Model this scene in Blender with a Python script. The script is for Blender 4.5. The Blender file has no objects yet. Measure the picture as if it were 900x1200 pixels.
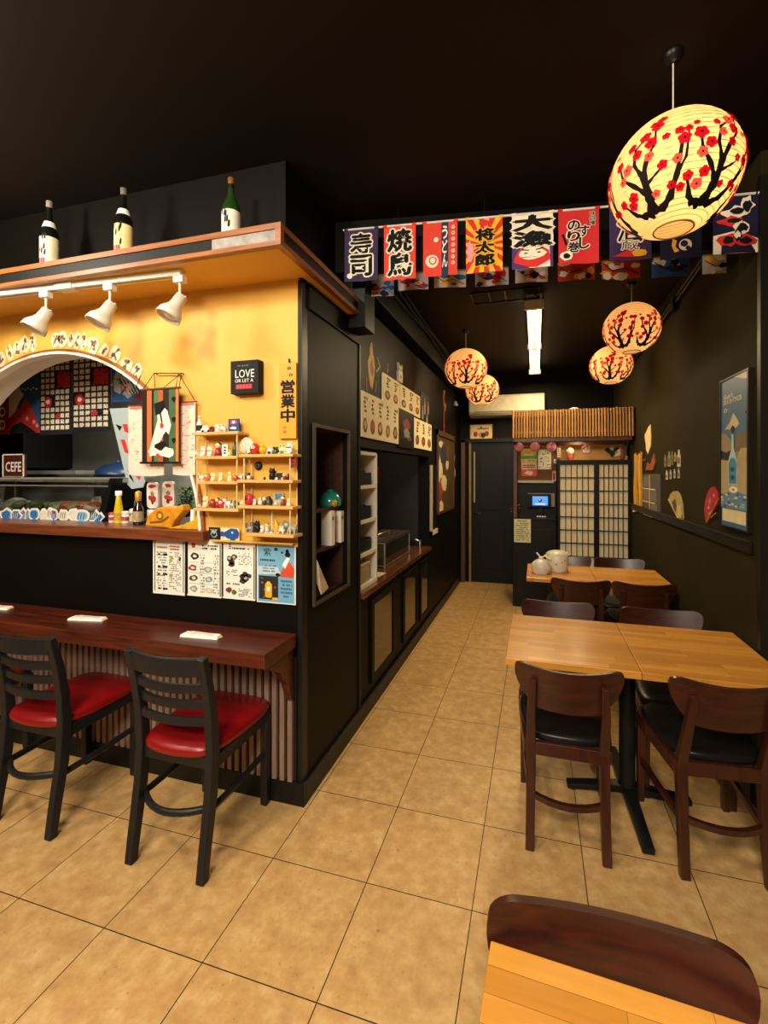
import bpy, bmesh, math, random
from mathutils import Matrix, Vector
random.seed(7)
PI=math.pi
sc=bpy.context.scene
COL=sc.collection
# ------------------------------------------------------------------ camera (measured from the floor tiles: 16 inch tiles)
F_PX,YAW,CX,CY,EYE=525.5,0.2734,480.5,554.1,1.58
TILE=EYE/3.885
SY,CYW=math.sin(YAW),math.cos(YAW)
def at(u,v,X=None,Y=None,Z=None):
    """where the sight line of a photo point meets a real wall, floor or table plane"""
    a=(u-CX)/F_PX; b=-(v-CY)/F_PX
    d=(a*CYW-SY, CYW+a*SY, b)
    t = X/d[0] if X is not None else Y/d[1] if Y is not None else (Z-EYE)/d[2]
    return Vector((d[0]*t,d[1]*t,EYE+d[2]*t))
cam=bpy.data.cameras.new('camera'); camo=bpy.data.objects.new('camera',cam); COL.objects.link(camo)
cam.sensor_width=36; cam.sensor_fit='AUTO'; cam.lens=F_PX/1200*36
cam.shift_x=(450-CX)/1200; cam.shift_y=-(600-CY)/1200
cam.clip_start=.02
camo.location=(0,0,EYE); camo.rotation_euler=(PI/2,0,YAW)
sc.camera=camo
# ------------------------------------------------------------------ materials
def lin(c):
    c/=255
    return c/12.92 if c<=.04045 else ((c+.055)/1.055)**2.4
def hexc(h):
    h=h.lstrip('#'); return tuple(lin(int(h[i:i+2],16)) for i in (0,2,4))+(1,)
_m={}
def nt(name):
    m=bpy.data.materials.new(name); m.use_nodes=True
    t=m.node_tree; b=t.nodes['Principled BSDF']
    return m,t,b
def C(h,rough=.55,metal=0.,var=.12,scale=14,bump=0.,coat=0.,trans=0.,emit=0.,spec=.5):
    key=(h,rough,metal,var,scale,bump,coat,trans,emit,spec)
    if key in _m: return _m[key]
    m,t,b=nt('mat_'+h.strip('#')+'_%d'%len(_m))
    c=hexc(h)
    if sum(c[:3])/3<.02 and not coat: spec*=.5
    tc=t.nodes.new('ShaderNodeTexCoord'); n=t.nodes.new('ShaderNodeTexNoise')
    n.inputs['Scale'].default_value=scale; n.inputs['Detail'].default_value=4
    t.links.new(tc.outputs['Object'],n.inputs['Vector'])
    r=t.nodes.new('ShaderNodeValToRGB')
    r.color_ramp.elements[0].color=tuple(x*(1-var) for x in c[:3])+(1,); r.color_ramp.elements[0].position=.3
    r.color_ramp.elements[1].color=tuple(min(1,x*(1+var)) for x in c[:3])+(1,); r.color_ramp.elements[1].position=.7
    t.links.new(n.outputs['Fac'],r.inputs['Fac']); t.links.new(r.outputs['Color'],b.inputs['Base Color'])
    b.inputs['Roughness'].default_value=rough; b.inputs['Metallic'].default_value=metal
    b.inputs['Coat Weight'].default_value=coat; b.inputs['Transmission Weight'].default_value=trans
    b.inputs['Specular IOR Level'].default_value=spec
    if emit:
        t.links.new(r.outputs['Color'],b.inputs['Emission Color']); b.inputs['Emission Strength'].default_value=emit
    if bump:
        bp=t.nodes.new('ShaderNodeBump'); bp.inputs['Strength'].default_value=bump; bp.inputs['Distance'].default_value=.01
        t.links.new(n.outputs['Fac'],bp.inputs['Height']); t.links.new(bp.outputs['Normal'],b.inputs['Normal'])
    _m[key]=m; return m
def wood(name,h1,h2,rough=.35,axis='X',scale=6,stretch=12,coat=.2):
    if name in _m: return _m[name]
    m,t,b=nt(name)
    tc=t.nodes.new('ShaderNodeTexCoord'); mp=t.nodes.new('ShaderNodeMapping')
    s=[stretch]*3; s['XYZ'.index(axis)]=1
    mp.inputs['Scale'].default_value=s
    n=t.nodes.new('ShaderNodeTexNoise'); n.inputs['Scale'].default_value=scale; n.inputs['Detail'].default_value=6; n.inputs['Distortion'].default_value=.6
    t.links.new(tc.outputs['Object'],mp.inputs['Vector']); t.links.new(mp.outputs['Vector'],n.inputs['Vector'])
    r=t.nodes.new('ShaderNodeValToRGB')
    r.color_ramp.elements[0].color=hexc(h1); r.color_ramp.elements[0].position=.32
    r.color_ramp.elements[1].color=hexc(h2); r.color_ramp.elements[1].position=.68
    t.links.new(n.outputs['Fac'],r.inputs['Fac']); t.links.new(r.outputs['Color'],b.inputs['Base Color'])
    b.inputs['Roughness'].default_value=rough; b.inputs['Coat Weight'].default_value=coat; b.inputs['Coat Roughness'].default_value=.25
    _m[name]=m; return m
def math_node(t,op,a=None,b=None):
    n=t.nodes.new('ShaderNodeMath'); n.operation=op
    for i,x in enumerate((a,b)):
        if x is None: continue
        if isinstance(x,(int,float)): n.inputs[i].default_value=x
        else: t.links.new(x,n.inputs[i])
    return n.outputs[0]
def floor_mat():
    m,t,b=nt('floor_tile')
    tc=t.nodes.new('ShaderNodeTexCoord'); sp=t.nodes.new('ShaderNodeSeparateXYZ'); t.links.new(tc.outputs['Object'],sp.inputs[0])
    ds=[]; ids=[]
    for ax,off in (('X',-1.546*TILE),('Y',3.98*TILE)):
        q=math_node(t,'DIVIDE',math_node(t,'SUBTRACT',sp.outputs[ax],off),TILE)
        fr=math_node(t,'FRACT',math_node(t,'ADD',q,100.0)); ids.append(math_node(t,'FLOOR',math_node(t,'ADD',q,100.0)))
        ds.append(math_node(t,'ABSOLUTE',math_node(t,'SUBTRACT',fr,.5)))
    mx=math_node(t,'MAXIMUM',ds[0],ds[1])
    line=math_node(t,'GREATER_THAN',mx,.5-.0042)
    n1=t.nodes.new('ShaderNodeTexNoise'); n1.inputs['Scale'].default_value=17; n1.inputs['Detail'].default_value=8; n1.inputs['Roughness'].default_value=.65
    n2=t.nodes.new('ShaderNodeTexNoise'); n2.inputs['Scale'].default_value=60; n2.inputs['Detail'].default_value=3
    cm=t.nodes.new('ShaderNodeCombineXYZ'); t.links.new(ids[0],cm.inputs[0]); t.links.new(ids[1],cm.inputs[1])
    wn=t.nodes.new('ShaderNodeTexWhiteNoise'); t.links.new(cm.outputs[0],wn.inputs['Vector'])
    ad=t.nodes.new('ShaderNodeVectorMath'); ad.operation='MULTIPLY_ADD'; t.links.new(wn.outputs['Color'],ad.inputs[0]); ad.inputs[1].default_value=(9,9,9); t.links.new(tc.outputs['Object'],ad.inputs[2])
    t.links.new(ad.outputs[0],n1.inputs['Vector']); t.links.new(tc.outputs['Object'],n2.inputs['Vector'])
    r=t.nodes.new('ShaderNodeValToRGB')
    for i,(p,c) in enumerate(((.28,'#ab804e'),(.52,'#c0975f'),(.76,'#d3b07a'))):
        e=r.color_ramp.elements[i] if i<2 else r.color_ramp.elements.new(p)
        e.position=p; e.color=hexc(c)
    t.links.new(n1.outputs['Fac'],r.inputs['Fac'])
    r2=t.nodes.new('ShaderNodeValToRGB'); r2.color_ramp.elements[0].position=.24; r2.color_ramp.elements[1].position=.36
    r2.color_ramp.elements[0].color=(.55,.5,.45,1); r2.color_ramp.elements[1].color=(1,1,1,1)
    t.links.new(n2.outputs['Fac'],r2.inputs['Fac'])
    ml=t.nodes.new('ShaderNodeMix'); ml.data_type='RGBA'; ml.blend_type='MULTIPLY'; ml.inputs['Factor'].default_value=.8
    t.links.new(r.outputs['Color'],ml.inputs['A']); t.links.new(r2.outputs['Color'],ml.inputs['B'])
    mg=t.nodes.new('ShaderNodeMix'); mg.data_type='RGBA'; t.links.new(line,mg.inputs['Factor'])
    t.links.new(ml.outputs['Result'],mg.inputs['A']); mg.inputs['B'].default_value=hexc('#2e1d10')
    t.links.new(mg.outputs['Result'],b.inputs['Base Color'])
    b.inputs['Roughness'].default_value=.48; b.inputs['Specular IOR Level'].default_value=.35
    bp=t.nodes.new('ShaderNodeBump'); bp.inputs['Strength'].default_value=.5; bp.inputs['Distance'].default_value=.004; bp.invert=True
    t.links.new(line,bp.inputs['Height']); t.links.new(bp.outputs['Normal'],b.inputs['Normal'])
    return m
def butcher_mat():
    m,t,b=nt('butcher_block')
    tc=t.nodes.new('ShaderNodeTexCoord')
    br=t.nodes.new('ShaderNodeTexBrick'); t.links.new(tc.outputs['Object'],br.inputs['Vector'])
    br.inputs['Scale'].default_value=1; br.inputs['Brick Width'].default_value=.34; br.inputs['Row Height'].default_value=.042
    br.inputs['Mortar Size'].default_value=.0006; br.offset=.37; br.offset_frequency=2; br.squash=.7; br.squash_frequency=3
    br.inputs['Color1'].default_value=hexc('#d2943e'); br.inputs['Color2'].default_value=hexc('#b67a2b'); br.inputs['Mortar'].default_value=hexc('#8a5a22')
    mp=t.nodes.new('ShaderNodeMapping'); mp.inputs['Scale'].default_value=(2,30,30); t.links.new(tc.outputs['Object'],mp.inputs['Vector'])
    n=t.nodes.new('ShaderNodeTexNoise'); n.inputs['Scale'].default_value=3; n.inputs['Detail'].default_value=5; t.links.new(mp.outputs['Vector'],n.inputs['Vector'])
    r=t.nodes.new('ShaderNodeValToRGB'); r.color_ramp.elements[0].color=(.78,.72,.66,1); r.color_ramp.elements[1].color=(1.1,1.08,1.05,1)
    t.links.new(n.outputs['Fac'],r.inputs['Fac'])
    ml=t.nodes.new('ShaderNodeMix'); ml.data_type='RGBA'; ml.blend_type='MULTIPLY'; ml.inputs['Factor'].default_value=1
    t.links.new(br.outputs['Color'],ml.inputs['A']); t.links.new(r.outputs['Color'],ml.inputs['B']); t.links.new(ml.outputs['Result'],b.inputs['Base Color'])
    b.inputs['Roughness'].default_value=.32; b.inputs['Coat Weight'].default_value=.1; b.inputs['Coat Roughness'].default_value=.15
    return m
def paper_mat(name,h,emit,tr=.6):
    m,t,b=nt(name)
    tc=t.nodes.new('ShaderNodeTexCoord'); n=t.nodes.new('ShaderNodeTexNoise'); n.inputs['Scale'].default_value=30; n.inputs['Detail'].default_value=6
    t.links.new(tc.outputs['Object'],n.inputs['Vector'])
    r=t.nodes.new('ShaderNodeValToRGB'); c=hexc(h)
    r.color_ramp.elements[0].color=tuple(x*.88 for x in c[:3])+(1,); r.color_ramp.elements[1].color=c
    t.links.new(n.outputs['Fac'],r.inputs['Fac'])
    d=t.nodes.new('ShaderNodeBsdfDiffuse'); s=t.nodes.new('ShaderNodeBsdfTranslucent'); mx=t.nodes.new('ShaderNodeMixShader'); mx.inputs[0].default_value=tr
    e=t.nodes.new('ShaderNodeEmission'); e.inputs['Strength'].default_value=emit; ad=t.nodes.new('ShaderNodeAddShader')
    for x in (d,s,e): t.links.new(r.outputs['Color'],x.inputs['Color'])
    t.links.new(d.outputs[0],mx.inputs[1]); t.links.new(s.outputs[0],mx.inputs[2])
    t.links.new(mx.outputs[0],ad.inputs[0]); t.links.new(e.outputs[0],ad.inputs[1])
    t.links.new(ad.outputs[0],t.nodes['Material Output'].inputs['Surface'])
    return m
RIGHTW=C('#2b2410',.8,var=.1,scale=3,bump=.04,spec=.14)
BLACKW=C('#0d0a06',.52,var=.10,scale=3,bump=.04,spec=.24)
CEILM=C('#1b130d',.7,var=.12,scale=2,spec=.3)
YELLOW=C('#dba744',.55,var=.05,scale=4,bump=.03)
WHITEP=C('#e4e0d4',.5,var=.04)
BUTCHER=butcher_mat(); FLOORM=floor_mat()
WALNUT=wood('walnut','#2b110a','#431b0f',.34,'Z',5,10,.12)
WALNUTX=wood('walnut_x','#2b110a','#431b0f',.34,'X',5,10,.12)
CHERRY=wood('cherry','#38130a','#5e2412',.33,'X',4,12,.08)
TRIMW=wood('trim_wood','#7a431c','#a5652e',.4,'X',5,14,.1)
TRIMY=wood('trim_wood_y','#7a431c','#a5652e',.4,'Y',5,14,.1)
PINE=wood('pine','#cf9a50','#e0b36c',.5,'X',6,10,.1)
BLKWOOD=C('#1b1b1c',.38,var=.15,scale=8)
IRON=C('#141414',.4,var=.2,scale=20)
VINYL=C('#141313',.32,var=.1,scale=30,bump=.02)
REDV=C('#7f0a10',.33,var=.06,scale=20,bump=.02)
STEEL=C('#b9b6ae',.25,1.0,var=.06,scale=10)
INK=C('#1a1613',.7,var=.1)
WHT=C('#f0ebdf',.6,var=.04)
# ------------------------------------------------------------------ mesh builder
_tx={}
def glyphs(body,offset=0.):
    """a word as a flat mesh in its own plane, from Blender's built-in lettering"""
    k=(body,round(offset,4))
    if k in _tx: return _tx[k]
    cu=bpy.data.curves.new('t','FONT'); cu.body=body; cu.resolution_u=2; cu.offset=offset; cu.fill_mode='FRONT'; cu.space_line=.92
    cu.align_x='CENTER'
    o=bpy.data.objects.new('t',cu); COL.objects.link(o)
    dg=bpy.context.evaluated_depsgraph_get(); me=bpy.data.meshes.new_from_object(o.evaluated_get(dg))
    vs=[(v.co.x,v.co.y) for v in me.vertices]; fs=[tuple(p.vertices) for p in me.polygons]
    bpy.data.objects.remove(o); bpy.data.curves.remove(cu); bpy.data.meshes.remove(me)
    _tx[k]=(vs,fs); return _tx[k]
class M:
    def __init__(s): s.v=[];s.f=[];s.mi=[];s.sm=[];s.mats=[]
    def add(s,vs,fs,m,smooth=False):
        if m not in s.mats: s.mats.append(m)
        i=s.mats.index(m); b=len(s.v); s.v+=[tuple(v) for v in vs]
        for f in fs: s.f.append(tuple(b+j for j in f)); s.mi.append(i); s.sm.append(smooth)
        return s
    def box(s,x0,x1,y0,y1,z0,z1,m):
        vs=[(x,y,z) for x in (x0,x1) for y in (y0,y1) for z in (z0,z1)]
        return s.add(vs,[(0,1,3,2),(4,6,7,5),(0,4,5,1),(2,3,7,6),(0,2,6,4),(1,5,7,3)],m)
    def obox(s,c,size,m,rx=0,ry=0,rz=0):
        R=Matrix.Rotation(rz,3,'Z')@Matrix.Rotation(ry,3,'Y')@Matrix.Rotation(rx,3,'X')
        vs=[Vector(c)+R@Vector((x*size[0]/2,y*size[1]/2,z*size[2]/2)) for x in (-1,1) for y in (-1,1) for z in (-1,1)]
        return s.add(vs,[(0,1,3,2),(4,6,7,5),(0,4,5,1),(2,3,7,6),(0,2,6,4),(1,5,7,3)],m)
    def prism(s,poly,y0,y1,m):
        """outline in x-z, given thickness along y"""
        n=len(poly); a=sum(poly[i][0]*poly[(i+1)%n][1]-poly[(i+1)%n][0]*poly[i][1] for i in range(n))
        if a<0: poly=poly[::-1]
        vs=[(x,y0,z) for x,z in poly]+[(x,y1,z) for x,z in poly]
        fs=[tuple(range(n)),tuple(range(2*n-1,n-1,-1))]+[(i,i+n,(i+1)%n+n,(i+1)%n) for i in range(n)]
        return s.add(vs,fs,m)
    def slab(s,poly,z0,z1,m):
        """outline in x-y, given thickness along z"""
        n=len(poly); a=sum(poly[i][0]*poly[(i+1)%n][1]-poly[(i+1)%n][0]*poly[i][1] for i in range(n))
        if a<0: poly=poly[::-1]
        vs=[(x,y,z0) for x,y in poly]+[(x,y,z1) for x,y in poly]
        fs=[tuple(range(n-1,-1,-1)),tuple(range(n,2*n))]+[(i,(i+1)%n,(i+1)%n+n,i+n) for i in range(n)]
        return s.add(vs,fs,m)
    def pr(s,poly,m,y=-.001):
        """flat print on the face that looks to -y"""
        n=len(poly); a=sum(poly[i][0]*poly[(i+1)%n][1]-poly[(i+1)%n][0]*poly[i][1] for i in range(n))
        if a<0: poly=poly[::-1]
        return s.add([(x,y,z) for x,z in poly],[tuple(range(n))],m)
    def rect(s,x0,x1,z0,z1,m,y=-.001): return s.pr([(x0,z0),(x1,z0),(x1,z1),(x0,z1)],m,y)
    def disc(s,x,z,r,m,y=-.001,n=14,rz=None,a=0.):
        rz=rz or r
        return s.pr([(x+r*math.cos(t)*math.cos(a)-rz*math.sin(t)*math.sin(a), z+r*math.cos(t)*math.sin(a)+rz*math.sin(t)*math.cos(a)) for t in [2*PI*i/n for i in range(n)]],m,y)
    def line(s,pts,w,m,y=-.001):
        for (a,b),(c,d) in zip(pts,pts[1:]):
            L=math.hypot(c-a,d-b) or 1e-6; nx,nz=-(d-b)/L*w/2,(c-a)/L*w/2
            s.pr([(a+nx,b+nz),(c+nx,d+nz),(c-nx,d-nz),(a-nx,b-nz)],m,y)
        return s
    def text(s,body,cx,cz,w,h,m,y=-.001,off=0.,out=None,outoff=.05,keep=False):
        vs,fs=glyphs(body,0.)
        if not vs: return s
        x0=min(v[0] for v in vs);x1=max(v[0] for v in vs);z0=min(v[1] for v in vs);z1=max(v[1] for v in vs)
        kx,kz=w/(x1-x0),h/(z1-z0)
        if keep: kx=kz=min(kx,kz)
        mx,mz=(x0+x1)/2,(z0+z1)/2
        def stamp(rad,mt,yy,n):
            for k in range(n):
                da,db=rad*math.cos(2*PI*k/n),rad*math.sin(2*PI*k/n)
                s.add([(cx+(a-mx+da)*kx,yy,cz+(b-mz+db)*kz) for a,b in vs],fs,mt)
        if out is not None: stamp(off+outoff,out,y,8); y-=.0008
        if off: stamp(off,m,y,4); y-=.0001
        return s.add([(cx+(a-mx)*kx,y,cz+(b-mz)*kz) for a,b in vs],fs,m)
    def vtext(s,chars,cx,z0,z1,w,m,y=-.001,off=0.,out=None,outoff=.05):
        n=len(chars); dz=(z1-z0)/n
        for i,c in enumerate(chars): s.text(c,cx,z1-dz*(i+.5),w,dz*.90,m,y,off,out,outoff)
        return s
    def tube(s,pts,r,m,n=8,closed=False,cap=True,flat=None):
        pts=[Vector(p) for p in pts]; N=len(pts); rs=r if isinstance(r,(list,tuple)) else [r]*N
        vs=[]; up=None
        for i,p in enumerate(pts):
            if closed: d=pts[(i+1)%N]-pts[i-1]
            else: d=pts[min(i+1,N-1)]-pts[max(i-1,0)]
            d.normalize()
            if up is None:
                up=Vector((0,0,1)) if abs(d.z)<.9 else Vector((0,1,0))
            u=(up-d*up.dot(d)).normalized(); w=d.cross(u); up=u
            for k in range(n):
                t=2*PI*(k+.5)/n; a=math.cos(t)*rs[i]; b=math.sin(t)*rs[i]*(flat or 1)
                vs.append(p+u*a+w*b)
        fs=[]; L=N if closed else N-1
        for i in range(L):
            for k in range(n): fs.append((i*n+k,i*n+(k+1)%n,((i+1)%N)*n+(k+1)%n,((i+1)%N)*n+k))
        s.add(vs,fs,m,n>4)
        if cap and not closed: s.add(vs[:n],[tuple(range(n-1,-1,-1))],m); s.add(vs[-n:],[tuple(range(n))],m)
        return s
    def bar(s,pts,w,d,m,side=(1,0,0)):
        """rectangular section swept along points: w along `side`, d across"""
        pts=[Vector(p) for p in pts]; N=len(pts); S=Vector(side).normalized(); vs=[]
        ws=w if isinstance(w,(list,tuple)) else [w]*N; dd=d if isinstance(d,(list,tuple)) else [d]*N
        for i,p in enumerate(pts):
            t=(pts[min(i+1,N-1)]-pts[max(i-1,0)]).normalized(); q=t.cross(S).normalized(); S2=q.cross(t)
            for a,b in ((-1,-1),(1,-1),(1,1),(-1,1)): vs.append(p+S2*(a*ws[i]/2)+q*(b*dd[i]/2))
        fs=[(3,2,1,0),tuple(4*(N-1)+k for k in range(4))]
        for i in range(N-1):
            for k in range(4): fs.append((i*4+k,i*4+(k+1)%4,i*4+4+(k+1)%4,i*4+4+k))
        return s.add(vs,fs,m)
    def lathe(s,prof,m,c=(0,0,0),n=20,smooth=True,M3=None):
        vs=[]; 
        for r,z in prof:
            for k in range(n):
                t=2*PI*k/n; p=Vector((r*math.cos(t),r*math.sin(t),z))
                if M3: p=M3@p
                vs.append(p+Vector(c))
        fs=[(i*n+k,i*n+(k+1)%n,(i+1)*n+(k+1)%n,(i+1)*n+k) for i in range(len(prof)-1) for k in range(n)]
        s.add(vs,fs,m,smooth)
        if prof[0][0]>1e-5: s.add(vs[:n],[tuple(range(n-1,-1,-1))],m)
        if prof[-1][0]>1e-5: s.add(vs[-n:],[tuple(range(n))],m)
        return s
    def ell(s,c,r,m,n=12,k=8,M3=None):
        if not isinstance(r,(tuple,list)): r=(r,r,r)
        prof=[(max(math.sin(PI*i/k),1e-6),-math.cos(PI*i/k)) for i in range(k+1)]
        D=Matrix.Diagonal(r); return s.lathe(prof,m,c,n,True,(M3@D) if M3 else D)
    def warp(s,fn): s.v=[fn(*v) for v in s.v]; return s
    def build(s,name,parent=None,loc=(0,0,0),rz=0.,bevel=0.,**props):
        me=bpy.data.meshes.new(name); me.from_pydata(s.v,[],s.f); 
        for m in s.mats: me.materials.append(m)
        me.polygons.foreach_set('material_index',s.mi); me.polygons.foreach_set('use_smooth',s.sm); me.update()
        o=bpy.data.objects.new(name,me); COL.objects.link(o); o.location=loc; o.rotation_euler=(0,0,rz)
        if parent is not None: o.parent=parent
        if bevel:
            b=o.modifiers.new('bevel','BEVEL'); b.width=bevel; b.segments=2; b.limit_method='ANGLE'; b.angle_limit=.7
        for k,v in props.items(): o[k]=v
        return o
def thing(name,label,cat,loc=(0,0,0),rz=0.,group=None):
    o=bpy.data.objects.new(name,None); COL.objects.link(o); o.empty_display_size=.05
    o.location=loc; o.rotation_euler=(0,0,rz); o['label']=label; o['category']=cat
    if group: o['group']=group
    return o
def one(mb,name,label,cat,loc=(0,0,0),rz=0.,group=None,bevel=0.,rot=None):
    o=mb.build(name,None,loc,rz,bevel); o['label']=label; o['category']=cat
    if group: o['group']=group
    if rot: o.rotation_euler=rot
    return o
def struct(mb,name,loc=(0,0,0),rz=0.,bevel=0.):
    o=mb.build(name,None,loc,rz,bevel); o['kind']='structure'; return o
def dup(root,loc,rz,label,group=None):
    r=root.copy(); COL.objects.link(r); r.location=loc; r.rotation_euler=(0,0,rz); r['label']=label
    if group: r['group']=group
    for ch in list(root.children):
        c=ch.copy(); COL.objects.link(c); c.parent=r
        for g in list(ch.children):
            d=g.copy(); COL.objects.link(d); d.parent=c
    return r
def rrect(x0,x1,z0,z1,r,n=4):
    out=[]
    for cx,cz,a in ((x1-r,z0+r,-PI/2),(x1-r,z1-r,0),(x0+r,z1-r,PI/2),(x0+r,z0+r,PI)):
        out+=[(cx+r*math.cos(a+PI/2*i/n),cz+r*math.sin(a+PI/2*i/n)) for i in range(n+1)]
    return out
def blob(cx,cz,rx,rz,n=12,j=.25,seed=None):
    R=random.Random(seed if seed is not None else random.random())
    return [(cx+rx*math.cos(t)*(1+R.uniform(-j,j)),cz+rz*math.sin(t)*(1+R.uniform(-j,j))) for t in [2*PI*i/n for i in range(n)]]
def scrib(mb,x0,x1,z0,z1,rows,m,R,fill=.8,y=-.0012,gap=.45):
    """rows of small print"""
    dz=(z1-z0)/rows
    for i in range(rows):
        z=z1-dz*(i+.5); x=x0
        while x<x1-(x1-x0)*.06:
            w=(x1-x0)*R.uniform(.05,.16)
            if R.random()<fill: mb.rect(x,min(x+w,x1),z-dz*(1-gap)/2,z+dz*(1-gap)/2,m,y)
            x+=w+(x1-x0)*.03
# walls: rotation that turns a local frame (x to the right, z up, -y towards the room) onto each wall
RB,RL,RR=0.,PI/2,-PI/2
YW,XL,XR,YB=1.92,-1.07,1.0,6.5
# ================================================================== THE SETTING
R0=random.Random(3)
m=M(); m.box(-5.4,2.4,-3.2,7.0,-.06,0,FLOORM); struct(m,'floor')
m=M(); m.box(-5.4,2.4,-3.2,3.3,3.07,3.2,CEILM); struct(m,'ceiling_front')
# header beam over the passage (slightly skewed)
hl,hr=at(377,262,Z=3.07),at(893,222,Z=3.07)
dv=(hr-hl).normalized(); nv=Vector((-dv.y,dv.x,0))
def hp(s,t,z): p=hl+dv*s+nv*t; return (p.x,p.y,z)
m=M(); vs=[hp(s,t,z) for s in (-.4,3.4) for t in (0,.05) for z in (2.77,3.07)]
m.add(vs,[(0,1,3,2),(4,6,7,5),(0,4,5,1),(2,3,7,6),(0,2,6,4),(1,5,7,3)],BLACKW); struct(m,'wall_header')
m=M(); a_,b_=hp(-.4,.05,0),hp(3.4,.05,0); m.slab([a_[:2],b_[:2],(b_[0],7.0),(a_[0],7.0)],2.97,3.06,CEILM); struct(m,'ceiling_rear')
# sushi bar wall with its round arch
AX,AZ,AR=-2.66,1.24,1.03
m=M(); m.box(-5.4,XL-.02,YW,YW+.16,0,1.24,BLACKW); struct(m,'wall_bar_lower')
m=M()
WR=C('#d6d0c4',.5,var=.05,scale=5)
N=48; xs=[AX-AR*math.cos(PI*i/N) for i in range(N+1)]; zs=[AZ+AR*math.sin(PI*i/N) for i in range(N+1)]
for i in range(N):
    a,b,c,d=xs[i],xs[i+1],zs[i],zs[i+1]
    m.add([(a,YW,c),(b,YW,d),(b,YW,2.52),(a,YW,2.52)],[(0,1,2,3)],YELLOW)
    m.add([(a,YW+.16,c),(b,YW+.16,d),(b,YW+.16,2.52),(a,YW+.16,2.52)],[(3,2,1,0)],BLACKW)
    m.add([(a,YW,c),(b,YW,d),(b,YW+.16,d),(a,YW+.16,c)],[(3,2,1,0)],WR)
m.box(-5.4,AX-AR,YW,YW+.16,1.24,2.52,YELLOW); m.box(AX+AR+.036,XL-.022,YW-.003,YW+.02,1.226,1.245,YELLOW); m.box(AX+AR,XL-.022,YW,YW+.16,1.24,2.52,YELLOW)
struct(m,'wall_bar')
m=M()   # arch moulding: brown outside, white inside
def ring(mb,r0,r1,y0,y1,mt):
    pts=[]
    for i in range(N+1):
        t=PI*i/N; c,s_=math.cos(t),math.sin(t)
        pts.append([(AX-r*c,y,AZ+r*s_) for r,y in ((r0,y1),(r0,y0),(r1,y0),(r1,y1))])
    vs=[p for q in pts for p in q]
    mb.add(vs,[(i*4+k,(i+1)*4+k,(i+1)*4+k+1,i*4+k+1) for i in range(N) for k in range(3)]+[(3,2,1,0),(N*4,N*4+1,N*4+2,N*4+3)],mt)
ring(m,AR-.002,AR+.014,YW-.014,YW+.0,TRIMW); ring(m,AR-.016,AR-.002,YW-.020,YW+.03,C('#ece6d8',.45,var=.03))
struct(m,'trim_1')
m=M(); m.box(-5.4,AX+AR+.035,YW-.05,YW+.2,1.232,1.288,wood('ledge','#5a2a12','#7d4220',.35,'X',4,12,.3)); struct(m,'trim_2',bevel=.004)
# corner post and cabinet side towards the passage
m=M(); m.box(XL-.024,XL,YW-.006,YW+.05,0,2.5,C('#191817',.35)); struct(m,'trim_3',bevel=.003)
n0,n1,nb,nt_=2.034,2.446,.93,1.81
m=M()
for y0,y1,z0,z1 in ((YW+.05,n0,0,2.5),(n1,2.63,0,2.5),(n0,n1,0,nb),(n0,n1,nt_,2.5)): m.box(XL-.03,XL,y0,y1,z0,z1,BLACKW)
NW=wood('niche_wood','#2d170c','#4a2817',.5,'Y',5,10,.1)
m.box(XL-.36,XL-.33,n0-.02,n1+.02,nb-.02,nt_+.02,NW)
m.box(XL-.33,XL-.03,n0-.02,n0,nb,nt_,NW); m.box(XL-.33,XL-.03,n1,n1+.02,nb,nt_,NW)
m.box(XL-.33,XL-.03,n0-.02,n1+.02,nb-.02,nb,NW); m.box(XL-.33,XL-.03,n0-.02,n1+.02,nt_,nt_+.02,NW)
ZN1=at(387,593,X=XL-.06).z; ZN2=at(386,638,X=XL-.05).z
m.box(XL-.33,XL-.03,n0,n1,ZN1-.02,ZN1,NW); m.box(XL-.33,XL-.03,n0,n1,ZN2-.018,ZN2,NW)
struct(m,'wall_cabinet')
m=M()
g=C('#5b5042',.35,.4)
for y0,y1,z0,z1 in ((n0-.018,n0,nb-.018,nt_+.018),(n1,n1+.018,nb-.018,nt_+.018),(n0,n1,nb-.018,nb),(n0,n1,nt_,nt_+.018)): m.box(XL,XL+.012,y0,y1,z0,z1,g)
struct(m,'trim_4')
m=M(); m.box(XL,XL+.01,2.615,2.63,.1,2.5,C('#171614',.4)); m.box(XL,XL+.012,YW+.05,2.63,2.38,2.5,BLACKW); struct(m,'trim_5')
# left wall of the passage, with the pass-through
o0,o1,oz0,oz1=2.63,4.557,.82,1.745
m=M()
m.box(XL-.12,XL,o0,o1,oz1,2.97,BLACKW); m.box(XL-.12,XL,o1,YB,0,2.97,BLACKW); m.box(XL-.06,XL-.04,o0,o1,0,.78,BLACKW)

DK=C('#2a2824',.6)
m.box(-1.86,-1.80,2.5,4.7,0,2.2,DK); m.box(-1.86,XL-.06,2.56,2.60,0,2.2,DK); m.box(-1.86,XL-.12,4.66,4.70,0,2.2,DK); m.box(-1.86,XL-.12,2.56,4.70,2.0,2.05,C('#8f8d86',.6))
struct(m,'wall_left')
m=M(); m.box(XL,-.965,2.63,YB,2.68,2.97,BLACKW); struct(m,'trim_6',bevel=.004)
m=M(); m.box(XL,XL+.018,YW,YB,0,.10,C('#141310',.42)); m.box(-5.4,XL+.018,YW-.02,YW,0,.11,C('#141310',.42)); struct(m,'baseboard_left',bevel=.003)
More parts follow.
